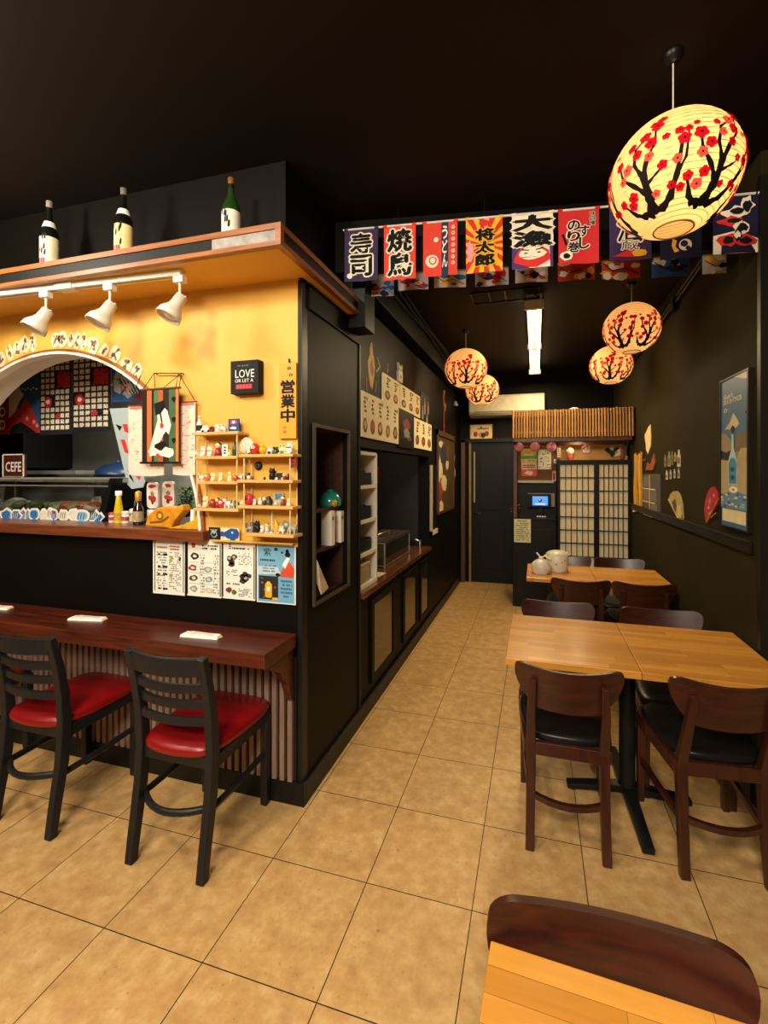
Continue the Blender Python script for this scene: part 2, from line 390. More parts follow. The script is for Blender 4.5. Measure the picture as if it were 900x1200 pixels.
# soffit over the bar: yellow underside, wooden trims, dark inset
m=M()
sx,sy,sb,stp=-.995,1.607,2.507,2.594
m.box(-5.4,sx-.012,sy+.012,YW,sb+.004,stp-.004,YELLOW)
m.box(XL,sx-.012,YW,2.44,sb+.004,stp-.004,YELLOW)
INS=C('#12100e',.5,var=.3,scale=9); INS2=C('#8d8780',.5,var=.35,scale=25)
m.box(-5.4,-1.33,sy+.006,sy+.012,sb+.02,stp-.02,INS); m.box(-1.33,sx-.02,sy+.006,sy+.012,sb+.02,stp-.02,INS2)
m.box(sx-.012,sx-.006,sy+.006,2.44,sb+.02,stp-.02,INS)
for z0,z1 in ((sb,sb+.02),(stp-.02,stp+.004)):
    m.box(-5.4,sx,sy,sy+.03,z0,z1,TRIMW); m.box(sx-.03,sx,sy+.03,2.44,z0,z1,TRIMY)
m.box(sx-.026,sx,sy,sy+.026,sb+.02,stp-.02,TRIMW)
m.box(-5.4,sx-.012,sy+.012,YW,stp-.004,stp+.002,C('#4a2c16',.6)); m.box(-1.15,sx-.012,YW,2.44,stp-.004,stp+.002,C('#4a2c16',.6))
struct(m,'trim_7')
m=M(); m.box(-5.4,-1.15,YW-.02,YW+.02,stp,3.07,BLACKW); m.box(-1.19,-1.15,YW+.02,2.46,stp,3.07,BLACKW); struct(m,'wall_bulkhead')
m=M(); m.box(XL-.02,-.955,2.44,2.60,2.43,2.97,C('#131210',.45)); struct(m,'trim_8',bevel=.004)
# right wall, its end guard and dado rail
m=M(); m.box(XR,XR+.2,2.43,7,0,3.065,RIGHTW); m.box(XR+.2,2.4,2.43,2.55,0,3.07,BLACKW); struct(m,'wall_right')
m=M(); m.box(XR-.006,XR+.02,2.418,2.45,0,2.95,C('#1d1a15',.45,.3)); struct(m,'trim_9')
m=M(); m.box(XR-.016,XR,2.5,5.3,1.19,1.245,C('#120e09',.42)); m.box(XR-.022,XR,2.5,5.3,1.242,1.254,C('#1d1710',.4)); struct(m,'trim_10',bevel=.003)
m=M(); m.box(XR-.014,XR,2.5,5.3,0,.1,C('#141310',.42)); struct(m,'baseboard_right')
# back wall and doors
m=M(); m.box(-2.0,-.92,YB,YB+.1,0,3.0,BLACKW); m.box(-.30,1.3,YB,YB+.1,0,3.0,BLACKW); m.box(-.92,-.30,YB,YB+.1,2.02,3.0,BLACKW); struct(m,'wall_back')
d=M(); d.box(-.91,-.31,YB+.01,YB+.05,.005,2.01,C('#0f1010',.45,var=.2,scale=3)); d.box(-.78,-.42,YB+.002,YB+.012,.2,.9,C('#101111',.45)); d.box(-.78,-.42,YB+.002,YB+.012,1.05,1.85,C('#101111',.45))
d=struct(d,'door_1',bevel=.003)
k=M(); k.tube([(-.86,YB+.01,1.0),(-.86,YB-.04,1.0),(-.76,YB-.04,1.0)],.009,STEEL); k.build('door_handle',d)
JW=wood('jamb','#3a2110','#5c3a1c',.45,'Z',5,10,.1)
m=M(); m.box(XL+.03,XL+.085,YB-.05,YB,0,2.06,JW); m.box(XL+.03,-.28,YB-.05,YB,2.02,2.07,C('#1a1611',.45)); struct(m,'trim_11')
m=M(); m.box(-.93,-.90,YB-.03,YB,0,2.02,C('#8a6d37',.5,var=.15)); struct(m,'trim_13')
k=M(); k.box(-.865,-.845,YB-.012,YB+.01,1.15,1.88,C('#9a8c72',.5)); k.build('door_strip',d)
# rest of the front room, beside and behind the camera, and the sushi kitchen
m=M(); m.box(-5.5,-5.4,-3.2,3.2,0,3.1,C('#4a4239',.6)); struct(m,'wall_far_left')
m=M(); m.box(2.4,2.5,-3.2,2.6,0,3.1,BLACKW); struct(m,'wall_far_right')
m=M(); m.box(-5.4,2.4,-3.3,-3.2,0,3.1,C('#5a5146',.6)); struct(m,'wall_front')
m=M(); KW=C('#80837a',.5,var=.1)
m.box(-5.4,-1.40,3.02,3.10,0,2.5,KW); m.box(-1.45,-1.40,YW+.16,3.02,0,2.5,C('#55584f',.6)); m.box(-5.4,-1.4,YW+.16,3.1,2.45,2.5,DK)
struct(m,'wall_kitchen')
# ribbed panelling under the bar
m=M(); m.box(-5.4,XL-.03,YW-.006,YW,.11,.70,INK)
RIB=wood('rib','#7b5f4e','#94796a',.55,'Z',6,10,0)
x=XL-.045
while x>-5.3:
    m.box(x-.024,x,YW-.022,YW-.006,.11,.70,RIB); x-=.042
struct(m,'wall_slats')

# ================================================================== LIGHT
def area(name,loc,size,power,col,rot=(0,0,0),shape='DISK',spread=PI):
    l=bpy.data.lights.new(name,'AREA'); l.energy=power; l.color=col; l.shape=shape; l.size=size; l.spread=spread
    if shape=='RECTANGLE': l.size,l.size_y=size_xy
    o=bpy.data.objects.new(name,l); COL.objects.link(o); o.location=loc; o.rotation_euler=rot; return o
WARM=(1,.89,.71)
def point(name,loc,r,power,col=WARM):
    l=bpy.data.lights.new(name,'POINT'); l.energy=power; l.color=col; l.shadow_soft_size=r
    o=bpy.data.objects.new(name,l); COL.objects.link(o); o.location=loc; return o
point('lamp_by_counter',(-2.7,.80,2.75),.12,66)
point('lamp_over_aisle',(-1.5,.15,2.99),.12,108)
l_=area('soft_fill_over_entry',(-.3,-1.2,2.9),1.0,120,WARM,(.75,0,0),'DISK') if 0 else area('soft_fill_over_entry',(-.3,-1.1,2.95),1.3,180,WARM,(.45,0,0),'DISK')  # added unseen area light, made wide so the lanterns' shadows blur out
point('lamp_front_left',(-3.2,-1.0,2.9),.15,55)
area('kitchen_fill',(-2.3,2.75,2.42),.5,22,(1,.88,.7))  # added light without a fixture, brightens the kitchen behind the arch
area('pass_fill',(-1.45,3.9,1.98),.4,2.0,(1,.8,.55))  # weak added light inside the opening, no fixture of its own
w=bpy.data.worlds.new('world'); sc.world=w; w.use_nodes=True
w.node_tree.nodes['Background'].inputs['Color'].default_value=(1,.8,.6,1); w.node_tree.nodes['Background'].inputs['Strength'].default_value=.02
sc.view_settings.view_transform='Standard'; sc.view_settings.look='None'; sc.view_settings.exposure=.12; sc.view_settings.gamma=1; sc.view_settings.use_curve_mapping=False
sc.cycles.use_denoising=True
# ================================================================== FURNITURE
# --- ladder-back bar chair, front towards +y, rear legs at y=0
t=thing('bar_chair','black ladder-back chair with red seat facing the middle of the counter','chair')
def sub(mb,name,p,bev=0.,**k): return mb.build(name,p,bevel=bev,**k)
def bow(w,y0,dep,z,n=9): return [(w*(-1+2*i/(n-1)),y0-dep*(1-(-1+2*i/(n-1))**2),z) for i in range(n)]
bm=M(); o=[]
zz=[0,.12,.30,.46,.60,.74,.868]; yy=[-.03,-.012,.018,.03,.022,-.002,-.035]
for sgn in (-1,1):
    l=M(); l.bar([(sgn*(.172 if z<.46 else .172+.008*(z-.46)),y,z) for y,z in zip(yy,zz)],[.036]*7,[.034,.038,.044,.046,.042,.036,.03],BLKWOOD); sub(l,'leg',t,.005)
    l=M(); l.bar([(sgn*.165,.40,0),(sgn*.168,.40,.43)],[.034,.038],[.034,.038],BLKWOOD); sub(l,'leg',t,.005)
a=M(); a.box(-.165,.165,.02,.045,.40,.45,BLKWOOD); a.box(-.165,.165,.39,.415,.40,.45,BLKWOOD)
for sgn in (-1,1): a.box(sgn*.172-.012,sgn*.172+.012,.03,.41,.40,.45,BLKWOOD)
sub(a,'apron',t,.003)
s_=M(); prof=[]
out=[(-.17,.03),(-.19,.22),(-.19,.39),(-.15,.435),(0,.445),(.15,.435),(.19,.39),(.19,.22),(.17,.03),(.1,.0),(0,-.012),(-.1,.0)]
rngs=[(.97,.447),(1.03,.452),(1.05,.468),(1.03,.484),(.95,.496),(.75,.501),(.3,.498)]
vs=[(x*k,.21+(y-.21)*k,z) for k,z in rngs for x,y in out]; n=len(out)
# smooth closed outline by doubling points
s_.add(vs,[(i*n+k,i*n+(k+1)%n,(i+1)*n+(k+1)%n,(i+1)*n+k) for i in range(len(rngs)-1) for k in range(n)],REDV,True)
s_.add(vs[-n:],[tuple(range(n-1,-1,-1))],REDV,True)
so=sub(s_,'seat',t); q=so.modifiers.new('sub','SUBSURF'); q.levels=q.render_levels=2
for z,h,d in ((.598,.034,.030),(.666,.034,.032),(.736,.036,.034)):
    b=M(); b.bar(bow(.165,.016 if z<.7 else -.002,d,z),.016,h,BLKWOOD,side=(0,1,0)); sub(b,'slat',t,.003)
b=M(); b.bar(bow(.168,-.028,.036,.83),.020,.072,BLKWOOD,side=(0,1,0)); sub(b,'top_rail',t,.005)
b=M(); b.tube([(-.165,.39,.245),(-.172,.2,.245)]+[(x*.98,y-.0,.245) for x,y,_ in bow(.172,.04,.075,0,11)]+[(.172,.2,.245),(.165,.39,.245)],.015,BLKWOOD,8,flat=.8); sub(b,'stretcher',t)
CH_GROUP='ladder back chairs at the bar counter'
t.location=(-1.409,1.475,0); t['label']='black ladder-back chair with red seat nearest the end bracket of the counter'; t['group']=CH_GROUP
dup(t,(-2.19,1.475,0),.0,'black ladder-back chair with red seat, the middle one along the bar counter')
dup(t,(-2.98,1.49,0),0,'black chair at the left edge, only its red seat corner in view')

# --- bistro chair, front towards +y
t=thing('bistro_chair','brown wooden bistro chair','chair')
for sgn in (-1,1):
    l=M(); l.bar([(sgn*.150,-.035,0),(sgn*.147,-.005,.2),(sgn*.146,.012,.42),(sgn*.144,-.052,.60),(sgn*.137,-.092,.735)],[.036,.038,.04,.034,.026],[.032,.036,.042,.028,.020],WALNUT); sub(l,'leg',t,.004)
    l=M(); l.bar([(sgn*.185,.385,0),(sgn*.183,.378,.42)],[.030,.038],[.030,.038],WALNUT); sub(l,'leg',t,.004)
def panel(n=20,k=14):
    """curved backrest board: narrow foot, wide rounded ears"""
    HW=[(0,.136),(.12,.150),(.25,.170),(.4,.189),(.55,.203),(.7,.211),(.82,.212),(.90,.207),(.95,.198),(.98,.186),(1,.168)]
    def hw(f):
        for (a,p),(b_,q) in zip(HW,HW[1:]):
            if f<=b_: return p+(q-p)*(f-a)/(b_-a)
    mb=M(); vs=[]; fr=[0,.08,.18,.3,.42,.54,.66,.76,.84,.9,.94,.97,.988,1.0]; k=len(fr)-1
    for j in range(2):
        for i in range(n+1):
            u=-1+2*i/n
            for f in fr:
                x=hw(f)*u; U=x/.212; top=.782+.022*U*U*min(1,1); bot=.598+.010*u*u
                z=bot+(top-bot)*f; y=-.062-.25*(z-.6)+.050*U*U+(0 if j else .016)
                vs.append((x,y,z))
    W=k+1; S=(n+1)*W; fs=[]
    for i in range(n):
        for q in range(k):
            a=i*W+q; fs.append((a,a+W,a+W+1,a+1)); fs.append((S+a+1,S+a+W+1,S+a+W,S+a))
        a=i*W; fs.append((a,S+a,S+a+W,a+W)); a=i*W+k; fs.append((a,a+W,S+a+W,S+a))
    for q in range(k): fs.append((q,q+1,S+q+1,S+q)); a=n*W+q; fs.append((a,S+a,S+a+1,a+1))
    mb.add(vs,fs,WALNUTX,True); return mb
pn=panel(); po=sub(pn,'backrest',t)
e=po.modifiers.new('es','EDGE_SPLIT'); e.split_angle=.9
a=M()
oo=[(-.165,.0),(-.185,.2),(-.2,.38),(.2,.38),(.185,.2),(.165,.0)]
for (p,q) in zip(oo,oo[1:]+oo[:1]): a.bar([(p[0],p[1],.412),(q[0],q[1],.412)],.022,.056,WALNUT,side=(q[1]-p[1],-(q[0]-p[0]),0))
sub(a,'apron',t,.003)
s_=M(); out=[(-.165,.04),(-.195,.2),(-.205,.36),(-.15,.405),(0,.412),(.15,.405),(.205,.36),(.195,.2),(.165,.04),(.1,.012),(0,.006),(-.1,.012)]
rngs=[(.97,.43),(1.0,.436),(1.015,.45),(1.0,.464),(.92,.474),(.7,.479),(.3,.477)]
vs=[(x*k,.21+(y-.21)*k,z) for k,z in rngs for x,y in out]; n=len(out)
s_.add(vs,[(i*n+k,i*n+(k+1)%n,(i+1)*n+(k+1)%n,(i+1)*n+k) for i in range(len(rngs)-1) for k in range(n)],VINYL,True); s_.add(vs[-n:],[tuple(range(n-1,-1,-1))],VINYL,True)
so=sub(s_,'seat',t); q=so.modifiers.new('sub','SUBSURF'); q.levels=q.render_levels=2
b=M(); b.bar(bow(.147,.0,.05,.215),.02,.022,WALNUT,side=(0,1,0)); sub(b,'stretcher',t)
for sgn in (-1,1):
    b=M(); b.bar([(sgn*.147,.0,.2),(sgn*.184,.38,.2)],.018,.024,WALNUT,side=(0,1,0) if 0 else (1,-.1*sgn,0)); sub(b,'stretcher',t)
BG='brown bistro chairs around the tables'
t.location=(.126,1.985,0); t['group']=BG; t['label']='brown bistro chair on the near side of the middle table, beside the aisle'
dup(t,(.705,2.02,0),.09,'brown bistro chair on the near side of the middle table, nearest the wall')
dup(t,(.125,2.81,0),PI,'brown bistro chair behind the middle table on its aisle end')
dup(t,(.69,2.81,0),PI+.03,'brown bistro chair behind the middle table on its wall end')
dup(t,(.32,3.60,0),0,'brown bistro chair in front of the rear table, beside the bags end')
dup(t,(.745,3.60,0),0,'brown bistro chair in front of the rear table, beside the wall')
dup(t,(.285,4.42,0),PI,'brown bistro chair behind the rear table, near the white bags')
dup(t,(.735,4.42,0),PI,'brown bistro chair behind the rear table in front of the paper screens')
pa,pb=at(570,1075,Z=.745),at(880,1150,Z=.745); mid=(pa+pb)/2; ang=math.atan2(pb.y-pa.y,pb.x-pa.x)
dup(t,(mid.x+.075*math.sin(ang),mid.y-.075*math.cos(ang),0),PI+ang,'brown bistro chair in the foreground whose curved backrest rises behind the nearest table')
# --- tables
def table(x0,x1,y0,y1,cx,cy,label,seam=True,near=False):
    t=thing('dining_table',label,'table',(cx,cy,0),0,'butcher block pedestal tables')
    if seam:
        xm=(x0+x1)/2
        for a,b in ((x0,xm-.001),(xm+.001,x1)):
            p=M(); p.box(a-cx,b-cx,y0-cy,y1-cy,.718,.75,BUTCHER); sub(p,'tabletop',t,.003)
    else:
        p=M(); p.box(x0-cx,x1-cx,y0-cy,y1-cy,.718,.75,BUTCHER); sub(p,'tabletop',t,.003)
    p=M(); p.lathe([(.05,.035),(.05,.05),(.038,.07),(.036,.69)],IRON,n=20); sub(p,'column',t)
    p=M(); p.box(-.3,.3,-.03,.03,.695,.717,IRON); p.box(-.03,.03,-.22,.22,.695,.717,IRON); sub(p,'top_plate',t,.003)
    for a in range(4):
        p=M(); c,s=math.cos(a*PI/2+.05),math.sin(a*PI/2+.05); L=.36 if a in (1,3) else .28
        p.bar([(c*.02,s*.02,.045),(c*L*.6,s*L*.6,.032),(c*L,s*L,.020)],[.06,.052,.05],[.035,.03,.026],IRON,side=(-s,c,0)); sub(p,'foot',t,.006)
        p2=M(); p2.lathe([(.018,0),(.02,.012)],C('#3a3835',.4),c=(c*(L-.03),s*(L-.03),0),n=10); sub(p2,'foot_pad',t)
    return t
table(-.132,.985,2.055,2.70,.43,2.40,'butcher block table in the middle with a seam across its top')
table(-.072,.975,3.68,4.245,.45,3.99,'butcher block table at the rear carrying the white bags')
na,nb_=at(575,1101,Z=.75),at(880,1200,Z=.75)
nang=math.atan2(nb_.y-na.y,nb_.x-na.x)
t=thing('dining_table','butcher block table in the near foreground, only its back corner in view','table',(na.x,na.y,0),nang,'butcher block pedestal tables')
p=M(); p.box(0,.9,-.68,0,.715,.75,BUTCHER); sub(p,'tabletop',t,.003)
p=M(); p.lathe([(.05,.035),(.05,.05),(.038,.07),(.036,.712)],IRON,c=(.45,-.34,0),n=20); sub(p,'column',t)
for a in range(4):
    p=M(); c,s=math.cos(a*PI/2),math.sin(a*PI/2); p.bar([(.45+c*.02,-.34+s*.02,.04),(.45+c*.28,-.34+s*.28,.018)],.055,.03,IRON,side=(-s,c,0)); sub(p,'foot',t,.005)
# --- bar counter
t=thing('bar_counter','long dark cherry wood bar counter fixed under the arch window','counter',(-1.088,YW-.028,0))
p=M(); p.box(-2.9,0,-.256,0,.757,.822,CHERRY); sub(p,'counter_top',t,.004)
p=M(); p.prism([(0,.757),(-.0,.757)],0,0,CHERRY) if 0 else None
prof=[(0,.757),(0,.50),(-.02,.52),(-.05,.60),(-.11,.68),(-.19,.73),(-.225,.757)]
p.add([(x,y,z) for x in (-.05,-.015) for y,z in prof],[tuple(range(7)),tuple(range(13,6,-1))]+[(i,i+7,(i+1)%7+7,(i+1)%7) for i in range(7)],CHERRY); sub(p,'bracket',t,.003)
def chop(u,v,rz,label):
    p=at(u,v,Z=.8225); t=thing('chopstick_set',label,'napkin',(p.x,p.y,.8225),rz,'napkin wrapped chopsticks on the counter')
    n=M(); n.add([(x*1.2,1.15*y*(1+.1*math.sin(x*60)),z+.002*math.sin(x*90+y*50)) for x,y,z in [(-.085,-.022,0),(-.085,.02,0),(.075,.022,0),(.08,-.02,0),(-.083,-.018,.011),(-.08,.016,.012),(.07,.018,.012),(.075,-.016,.011)]],[(0,1,2,3),(4,7,6,5),(0,3,7,4),(1,5,6,2),(0,4,5,1),(3,2,6,7)],WHT)
    n.slab([(-.08,-.005),(.06,-.012),(.06,.014),(-.07,.02)],.012,.0145,C('#ddd6c6',.6)); sub(n,'napkin',t,.003)
    n=M()
    for k in (-1,1): n.tube([(-.08,.004*k+.002,.012),(.105,.006*k,.006)],.0028,C('#c89d5c',.5),6)
    sub(n,'chopsticks',t)
chop(104,726,.12,'white napkin with chopsticks in front of the middle bar chair')
chop(237,746,.02,'white napkin with chopsticks nearest the bracket end of the bar counter')
chop(-4,713,.1,'white napkin with chopsticks at the left edge of the picture')
# --- base cabinets and worktop of the pass-through
t=thing('base_cabinet','low black cabinet under the wooden worktop with glossy dark doors','cabinet',(XL,2.63,0))
p=M(); p.box(-.035,-.004,.0,1.925,.10,.775,BLACKW); sub(p,'body',t)
GL=C('#2b2117',.12,var=.2,scale=2,coat=.5)
for y0,y1 in ((.20,.72),(.95,1.42),(1.52,1.9)):
    d=M()
    for a,b,c,e in ((y0,y0+.05,.16,.72),(y1-.05,y1,.16,.72),(y0+.05,y1-.05,.16,.20),(y0+.05,y1-.05,.68,.72)): d.box(-.004,.012,a,b,c,e,BLACKW)
    d=d.build('door',t,bevel=.002); g=M(); g.box(-.004,.004,y0+.05,y1-.05,.20,.68,GL); g.build('door_panel',d)
m=M(); m.box(-1.79,-1.045,2.64,4.55,.78,.815,wood('worktop','#4a2712','#6b3d1e',.2,'Y',4,12,.5)); one(m,'worktop','brown wooden worktop of the pass-through opening in the left wall','worktop',bevel=.003)
# ================================================================== LANTERNS
LP=paper_mat('lantern_paper','#ffd89c',.095,.5)
LRED=paper_mat('blossom_red','#d5162a',.16,.3); LRED2=paper_mat('blossom_rose','#ee5a4c',.25,.3)  # emission in the blossom prints stands in for backlight through the paper
LBRK=C('#120b08',.8,var=.1); LWIRE=paper_mat('lantern_wire','#b88a4a',.12,.2)
def sphp(R,lon,lat): 
    lon=math.radians(lon);lat=math.radians(lat); return (R*math.cos(lat)*math.sin(lon),-R*math.cos(lat)*math.cos(lon),R*math.sin(lat)*.93)
def ribbon(mb,R,pts,w0,w1,mt):
    n=len(pts); P=[]
    # smooth the polyline
    q=[]
    for i in range(n-1):
        for f in (0,.34,.67): q.append((pts[i][0]+(pts[i+1][0]-pts[i][0])*f,pts[i][1]+(pts[i+1][1]-pts[i][1])*f))
    q.append(pts[-1]); n=len(q); vs=[]
    for i,(a,b) in enumerate(q):
        a2,b2=q[min(i+1,n-1)]; a1,b1=q[max(i-1,0)]
        k=math.cos(math.radians(b)); dx,dz=(a2-a1)*k,b2-b1; L=math.hypot(dx,dz) or 1
        w=(w0+(w1-w0)*i/(n-1))/2*(1+.25*math.sin(i*2.3)); nx,nz=-dz/L*w/k,dx/L*w
        vs+=[sphp(R,a+nx,b+nz),sphp(R,a-nx,b-nz)]
    mb.add(vs,[(2*i,2*i+1,2*i+3,2*i+2) for i in range(n-1)],mt)
def flower(mb,R,lon,lat,r,mt,R_):
    k=math.cos(math.radians(lat)); a0=R_.uniform(0,2)
    for p in range(5):
        a=a0+p*2*PI/5; cx,cz=lon+math.cos(a)*r*.62/k,lat+math.sin(a)*r*.62
        pts=[sphp(R+.0004*p,cx+r*.55*math.cos(t)/k,cz+r*.55*math.sin(t)) for t in [2*PI*i/9 for i in range(9)]]
        mb.add(pts,[tuple(range(9))],mt)
    mb.add([sphp(R+.0028,lon+r*.22*math.cos(t)/k,lat+r*.22*math.sin(t)) for t in [2*PI*i/7 for i in range(7)]],[tuple(range(7))],LBRK)
TREE=[ # (path, w0, w1) in degrees around the trunk foot
 ([(-14,-48),(0,-44),(3,-32),(2,-12),(8,2)],11,4),([(3,-30),(-10,-16),(-22,-4),(-24,8)],5,2),([(2,-14),(-6,2),(-4,16),(6,22)],4,1.5),
 ([(6,0),(16,12),(16,26),(22,34)],3,1),([(0,-44),(14,-46),(28,-38),(36,-20),(40,4)],9,2.5),([(36,-20),(44,-8),(46,14)],3,1.2),([(4,-20),(16,-14),(22,-10)],3,1.2),([(-14,-48),(-28,-40),(-34,-26)],7,2)]
FL=[(-24,10,5.5),(-14,2,5),(-22,-6,4.5),(-8,18,4),(-2,10,4.6),(6,24,5),(12,14,5.5),(18,28,5),(22,36,4.2),(14,34,4),(10,2,5),(22,-8,4),(-16,-22,5),(-22,-30,4.6),(36,-6,4.6),(42,6,5),(38,16,4.4),(46,16,4),(30,-26,4.4),(12,-30,3.6),(-34,-22,4),(40,-28,4),(26,16,3),(-28,22,3)]
def lantern(R,name_label,loc,cord,turn,energy,group='paper lanterns with plum blossom branches'):
    t=thing('paper_lantern',name_label,'lantern',loc,turn,group)
    b=M(); n=40; ks=26; lo,hi=-72,74
    prof=[]
    for i in range(ks*2+1):
        lat=lo+(hi-lo)*i/(ks*2); r=R*(1.0 if i%2 else .985); p=sphp(r,90,lat); prof.append((p[0],p[2]))
    vs=[(r*math.cos(2*PI*k/n),r*math.sin(2*PI*k/n),z) for r,z in prof for k in range(n)]
    b.add(vs,[(i*n+k,i*n+(k+1)%n,(i+1)*n+(k+1)%n,(i+1)*n+k) for i in range(len(prof)-1) for k in range(n)],LP,True)
    b.build('paper_shade',t)
    w=M(); pts=[]
    for i in range(ks*24+1):
        f=i/(ks*24); lat=lo+(hi-lo)*f; pts.append(sphp(R*.988,f*ks*360,lat))
    w.tube(pts,.0011 if R>.17 else .001,LWIRE,4,cap=False); w.build('wire_hoop',t)
    f=M(); R_=random.Random(int(R*1e4))
    for lon in (-54,14,84,156,232):
        j=R_.uniform(.9,1.08)
        for p,w0,w1 in TREE: ribbon(f,R*1.006,[(lon+a*j*.82,c-9) for a,c in p],w0,w1,LBRK)
        for a,c,r in FL: flower(f,R*1.012,lon+a*j*.82,(c-9)*j+R_.uniform(-2,2),.86*r*R_.uniform(.85,1.15),LRED if R_.random()<.75 else LRED2,R_)
    f.build('blossom_print',t)
    h=M(); h.tube([(R*.30*math.cos(a),R*.30*math.sin(a),-R*.885) for a in [2*PI*i/24 for i in range(24)]],.003,C('#8a6a3a',.5),6,closed=True); h.build('bottom_ring',t)
    c=M(); c.tube([(0,0,R*.9),(0,0,cord)],.0028,C('#d8d2c4',.5),6); c.tube([(-R*.27,0,R*.89),(0,0,R*.89+.02),(R*.27,0,R*.89)],.0015,STEEL,5); c.build('cord',t)
    c=M(); c.lathe([(.0,cord-.035),(.02,cord-.03),(.034,cord-.008),(.034,cord)],C('#15120f',.35),n=16); c.build('ceiling_mount',t)
    bl=M(); bl.ell((0,0,.02),.032,paper_mat('bulb','#ffe2a8',9,.2) if 'bulb' not in bpy.data.materials else bpy.data.materials['bulb'],12,8); bl.lathe([(.014,.045),(.014,.065)],WHITEP,n=10); bl.build('bulb',t)
    p=point('lantern_light',(loc[0]+R*.15,loc[1]-R*.2,loc[2]-R*.15),.04,energy,(1,.78,.48))
    return t
mt=at(787,65,Z=3.065); c1=at(796,207,Y=mt.y)
lantern(.210,'big paper lantern with red blossoms hanging nearest, at the upper right',(mt.x+.005,mt.y,c1.z),3.068-c1.z,math.radians(12),1.9)
def lan(u,v,Y,R,turn,label,zc=2.968):
    p=at(u,v,Y=Y); lantern(R,label,tuple(p),zc-p.z,math.radians(turn),.8)
lan(740,385,3.6,.195,14,'blossom paper lantern by the wall, second nearest, overlapping the one behind it')
lan(716,428,4.55,.19,40,'blossom paper lantern partly hidden behind another, above the bamboo awning')
lan(546,432,4.35,.205,-6,'blossom paper lantern near the menu board wall, in front of a smaller looking one')
lan(565,457,5.4,.20,30,'blossom paper lantern farthest back, in front of the air conditioner')
# --- fluorescent fitting
pa,pb=at(624,360,Z=2.87),at(628,438,Z=2.87); L=pb.y-pa.y
t=thing('fluorescent_light','long fluorescent ceiling light with two lit tubes over the passage','ceiling light',((pa.x+pb.x)/2,(pa.y+pb.y)/2,2.874))
p=M(); p.box(-.06,.06,-L/2,L/2,.045,.098,C('#cfc8b8',.4)); p.box(-.075,.075,-L/2,-L/2+.04,0-.015,.05,C('#d5cfc0',.4)); p.box(-.075,.075,L/2-.04,L/2,-.015,.05,C('#d5cfc0',.4)); p.box(-.07,.07,-.012,.012,-.012,.05,C('#b9b09c',.4)); p.build('fixture',t,bevel=.003)
TUBE=paper_mat('fluorescent_tube','#ffe7b4',7,.0)
for sx_ in (-.036,.036):
    for a,b in ((-L/2+.03,-.01),(.01,L/2-.03)):
        p=M(); p.tube([(sx_,a,.008),(sx_,b,.008)],.017,TUBE,10); p.build('tube',t)
area('fluorescent_glow',((pa.x+pb.x)/2,(pa.y+pb.y)/2,2.835),.1,52,(1,.77,.42),shape='SQUARE')
fl_=bpy.data.objects['fluorescent_glow'].data; fl_.shape='RECTANGLE'; fl_.size=.14; fl_.size_y=2.2
# ceiling fan guard / dark wire rack on the rear ceiling
q=at(592,343,Z=2.95)
t=thing('ceiling_rack','dark wire frame hanging under the rear ceiling behind the flags','rack',(q.x,q.y,2.93))
p=M()
for r in ([(-.25,-.1),(.25,-.1),(.25,.12),(-.25,.12)],): p.tube([(x,y,0) for x,y in r],.008,IRON,6,closed=True)
p.build('frame',t); p=M()
for x in (-.12,0,.12): p.tube([(x,-.1,0),(x,.12,0)],.005,IRON,6)
p.build('bar',t); p=M(); p.tube([(-.25,-.1,0),(-.2,-.05,.04)],.006,IRON,6); p.tube([(.25,.12,0),(.2,.1,.04)],.006,IRON,6); p.build('hanger',t)
# cables along the left wall top, conduit along the right wall
m=M()
for k,(x,z) in enumerate(((-.955,2.93),(-.945,2.88),(-.955,2.84))):
    m.tube([(x+.006*math.sin(i*1.3+k),2.64+i*.3,z+.012*math.sin(i*.9+k*2)) for i in range(13)],.008,C('#171412',.5),6)
one(m,'cable_run','dark cables running along the top of the left wall','cable')
a_,b_=at(822,312,X=XR-.02),at(775,378,X=XR-.02)
m=M(); d_=(b_-a_).normalized()
for dz in (0,.035): m.tube([tuple(a_-d_*.35+Vector((0,0,dz))),tuple(b_+d_*1.2+Vector((0,0,dz)))],.010,C('#26211a',.35,.3),8)
e_=a_+d_*.55; m.box(e_.x-.02,XR,e_.y-.03,e_.y+.03,e_.z-.05,e_.z+.05,IRON)
one(m,'conduit','pair of dark pipes with a bracket along the top of the right wall','pipe')
# ================================================================== FLAGS
lw=at(403,270,Y=2.36); rw=at(890,226,Y=2.44)
DIRX=(rw-lw)/((rw-lw).length); FY=math.atan2(DIRX.y,DIRX.x)
t=thing('flag_rod','thin white rod carrying the front row of sushi flags','rod',tuple(lw),FY)
LR=math.hypot(rw.x-lw.x,rw.y-lw.y); DZR=rw.z-lw.z
p=M(); p.tube([(0,0,0),(LR,0,DZR)],.006,C('#d9d4c8',.35),8); p.build('pole',t)
p=M(); p.ell((0,0,0),.012,STEEL); p.ell((LR,0,DZR),.012,STEEL); p.build('end_cap',t)
p=M()
for f in (.155,.385,.7): p.tube([(LR*f,0,DZR*f),(LR*f,.02,.10+DZR*f*.6)],.0012,STEEL,4)
p.build('hanging_wire',t)
HANG={'front':(Vector((lw.x,lw.y,lw.z)),FY),'rear':(Vector(hp(0,.066,3.0)),math.atan2(dv.y,dv.x))}
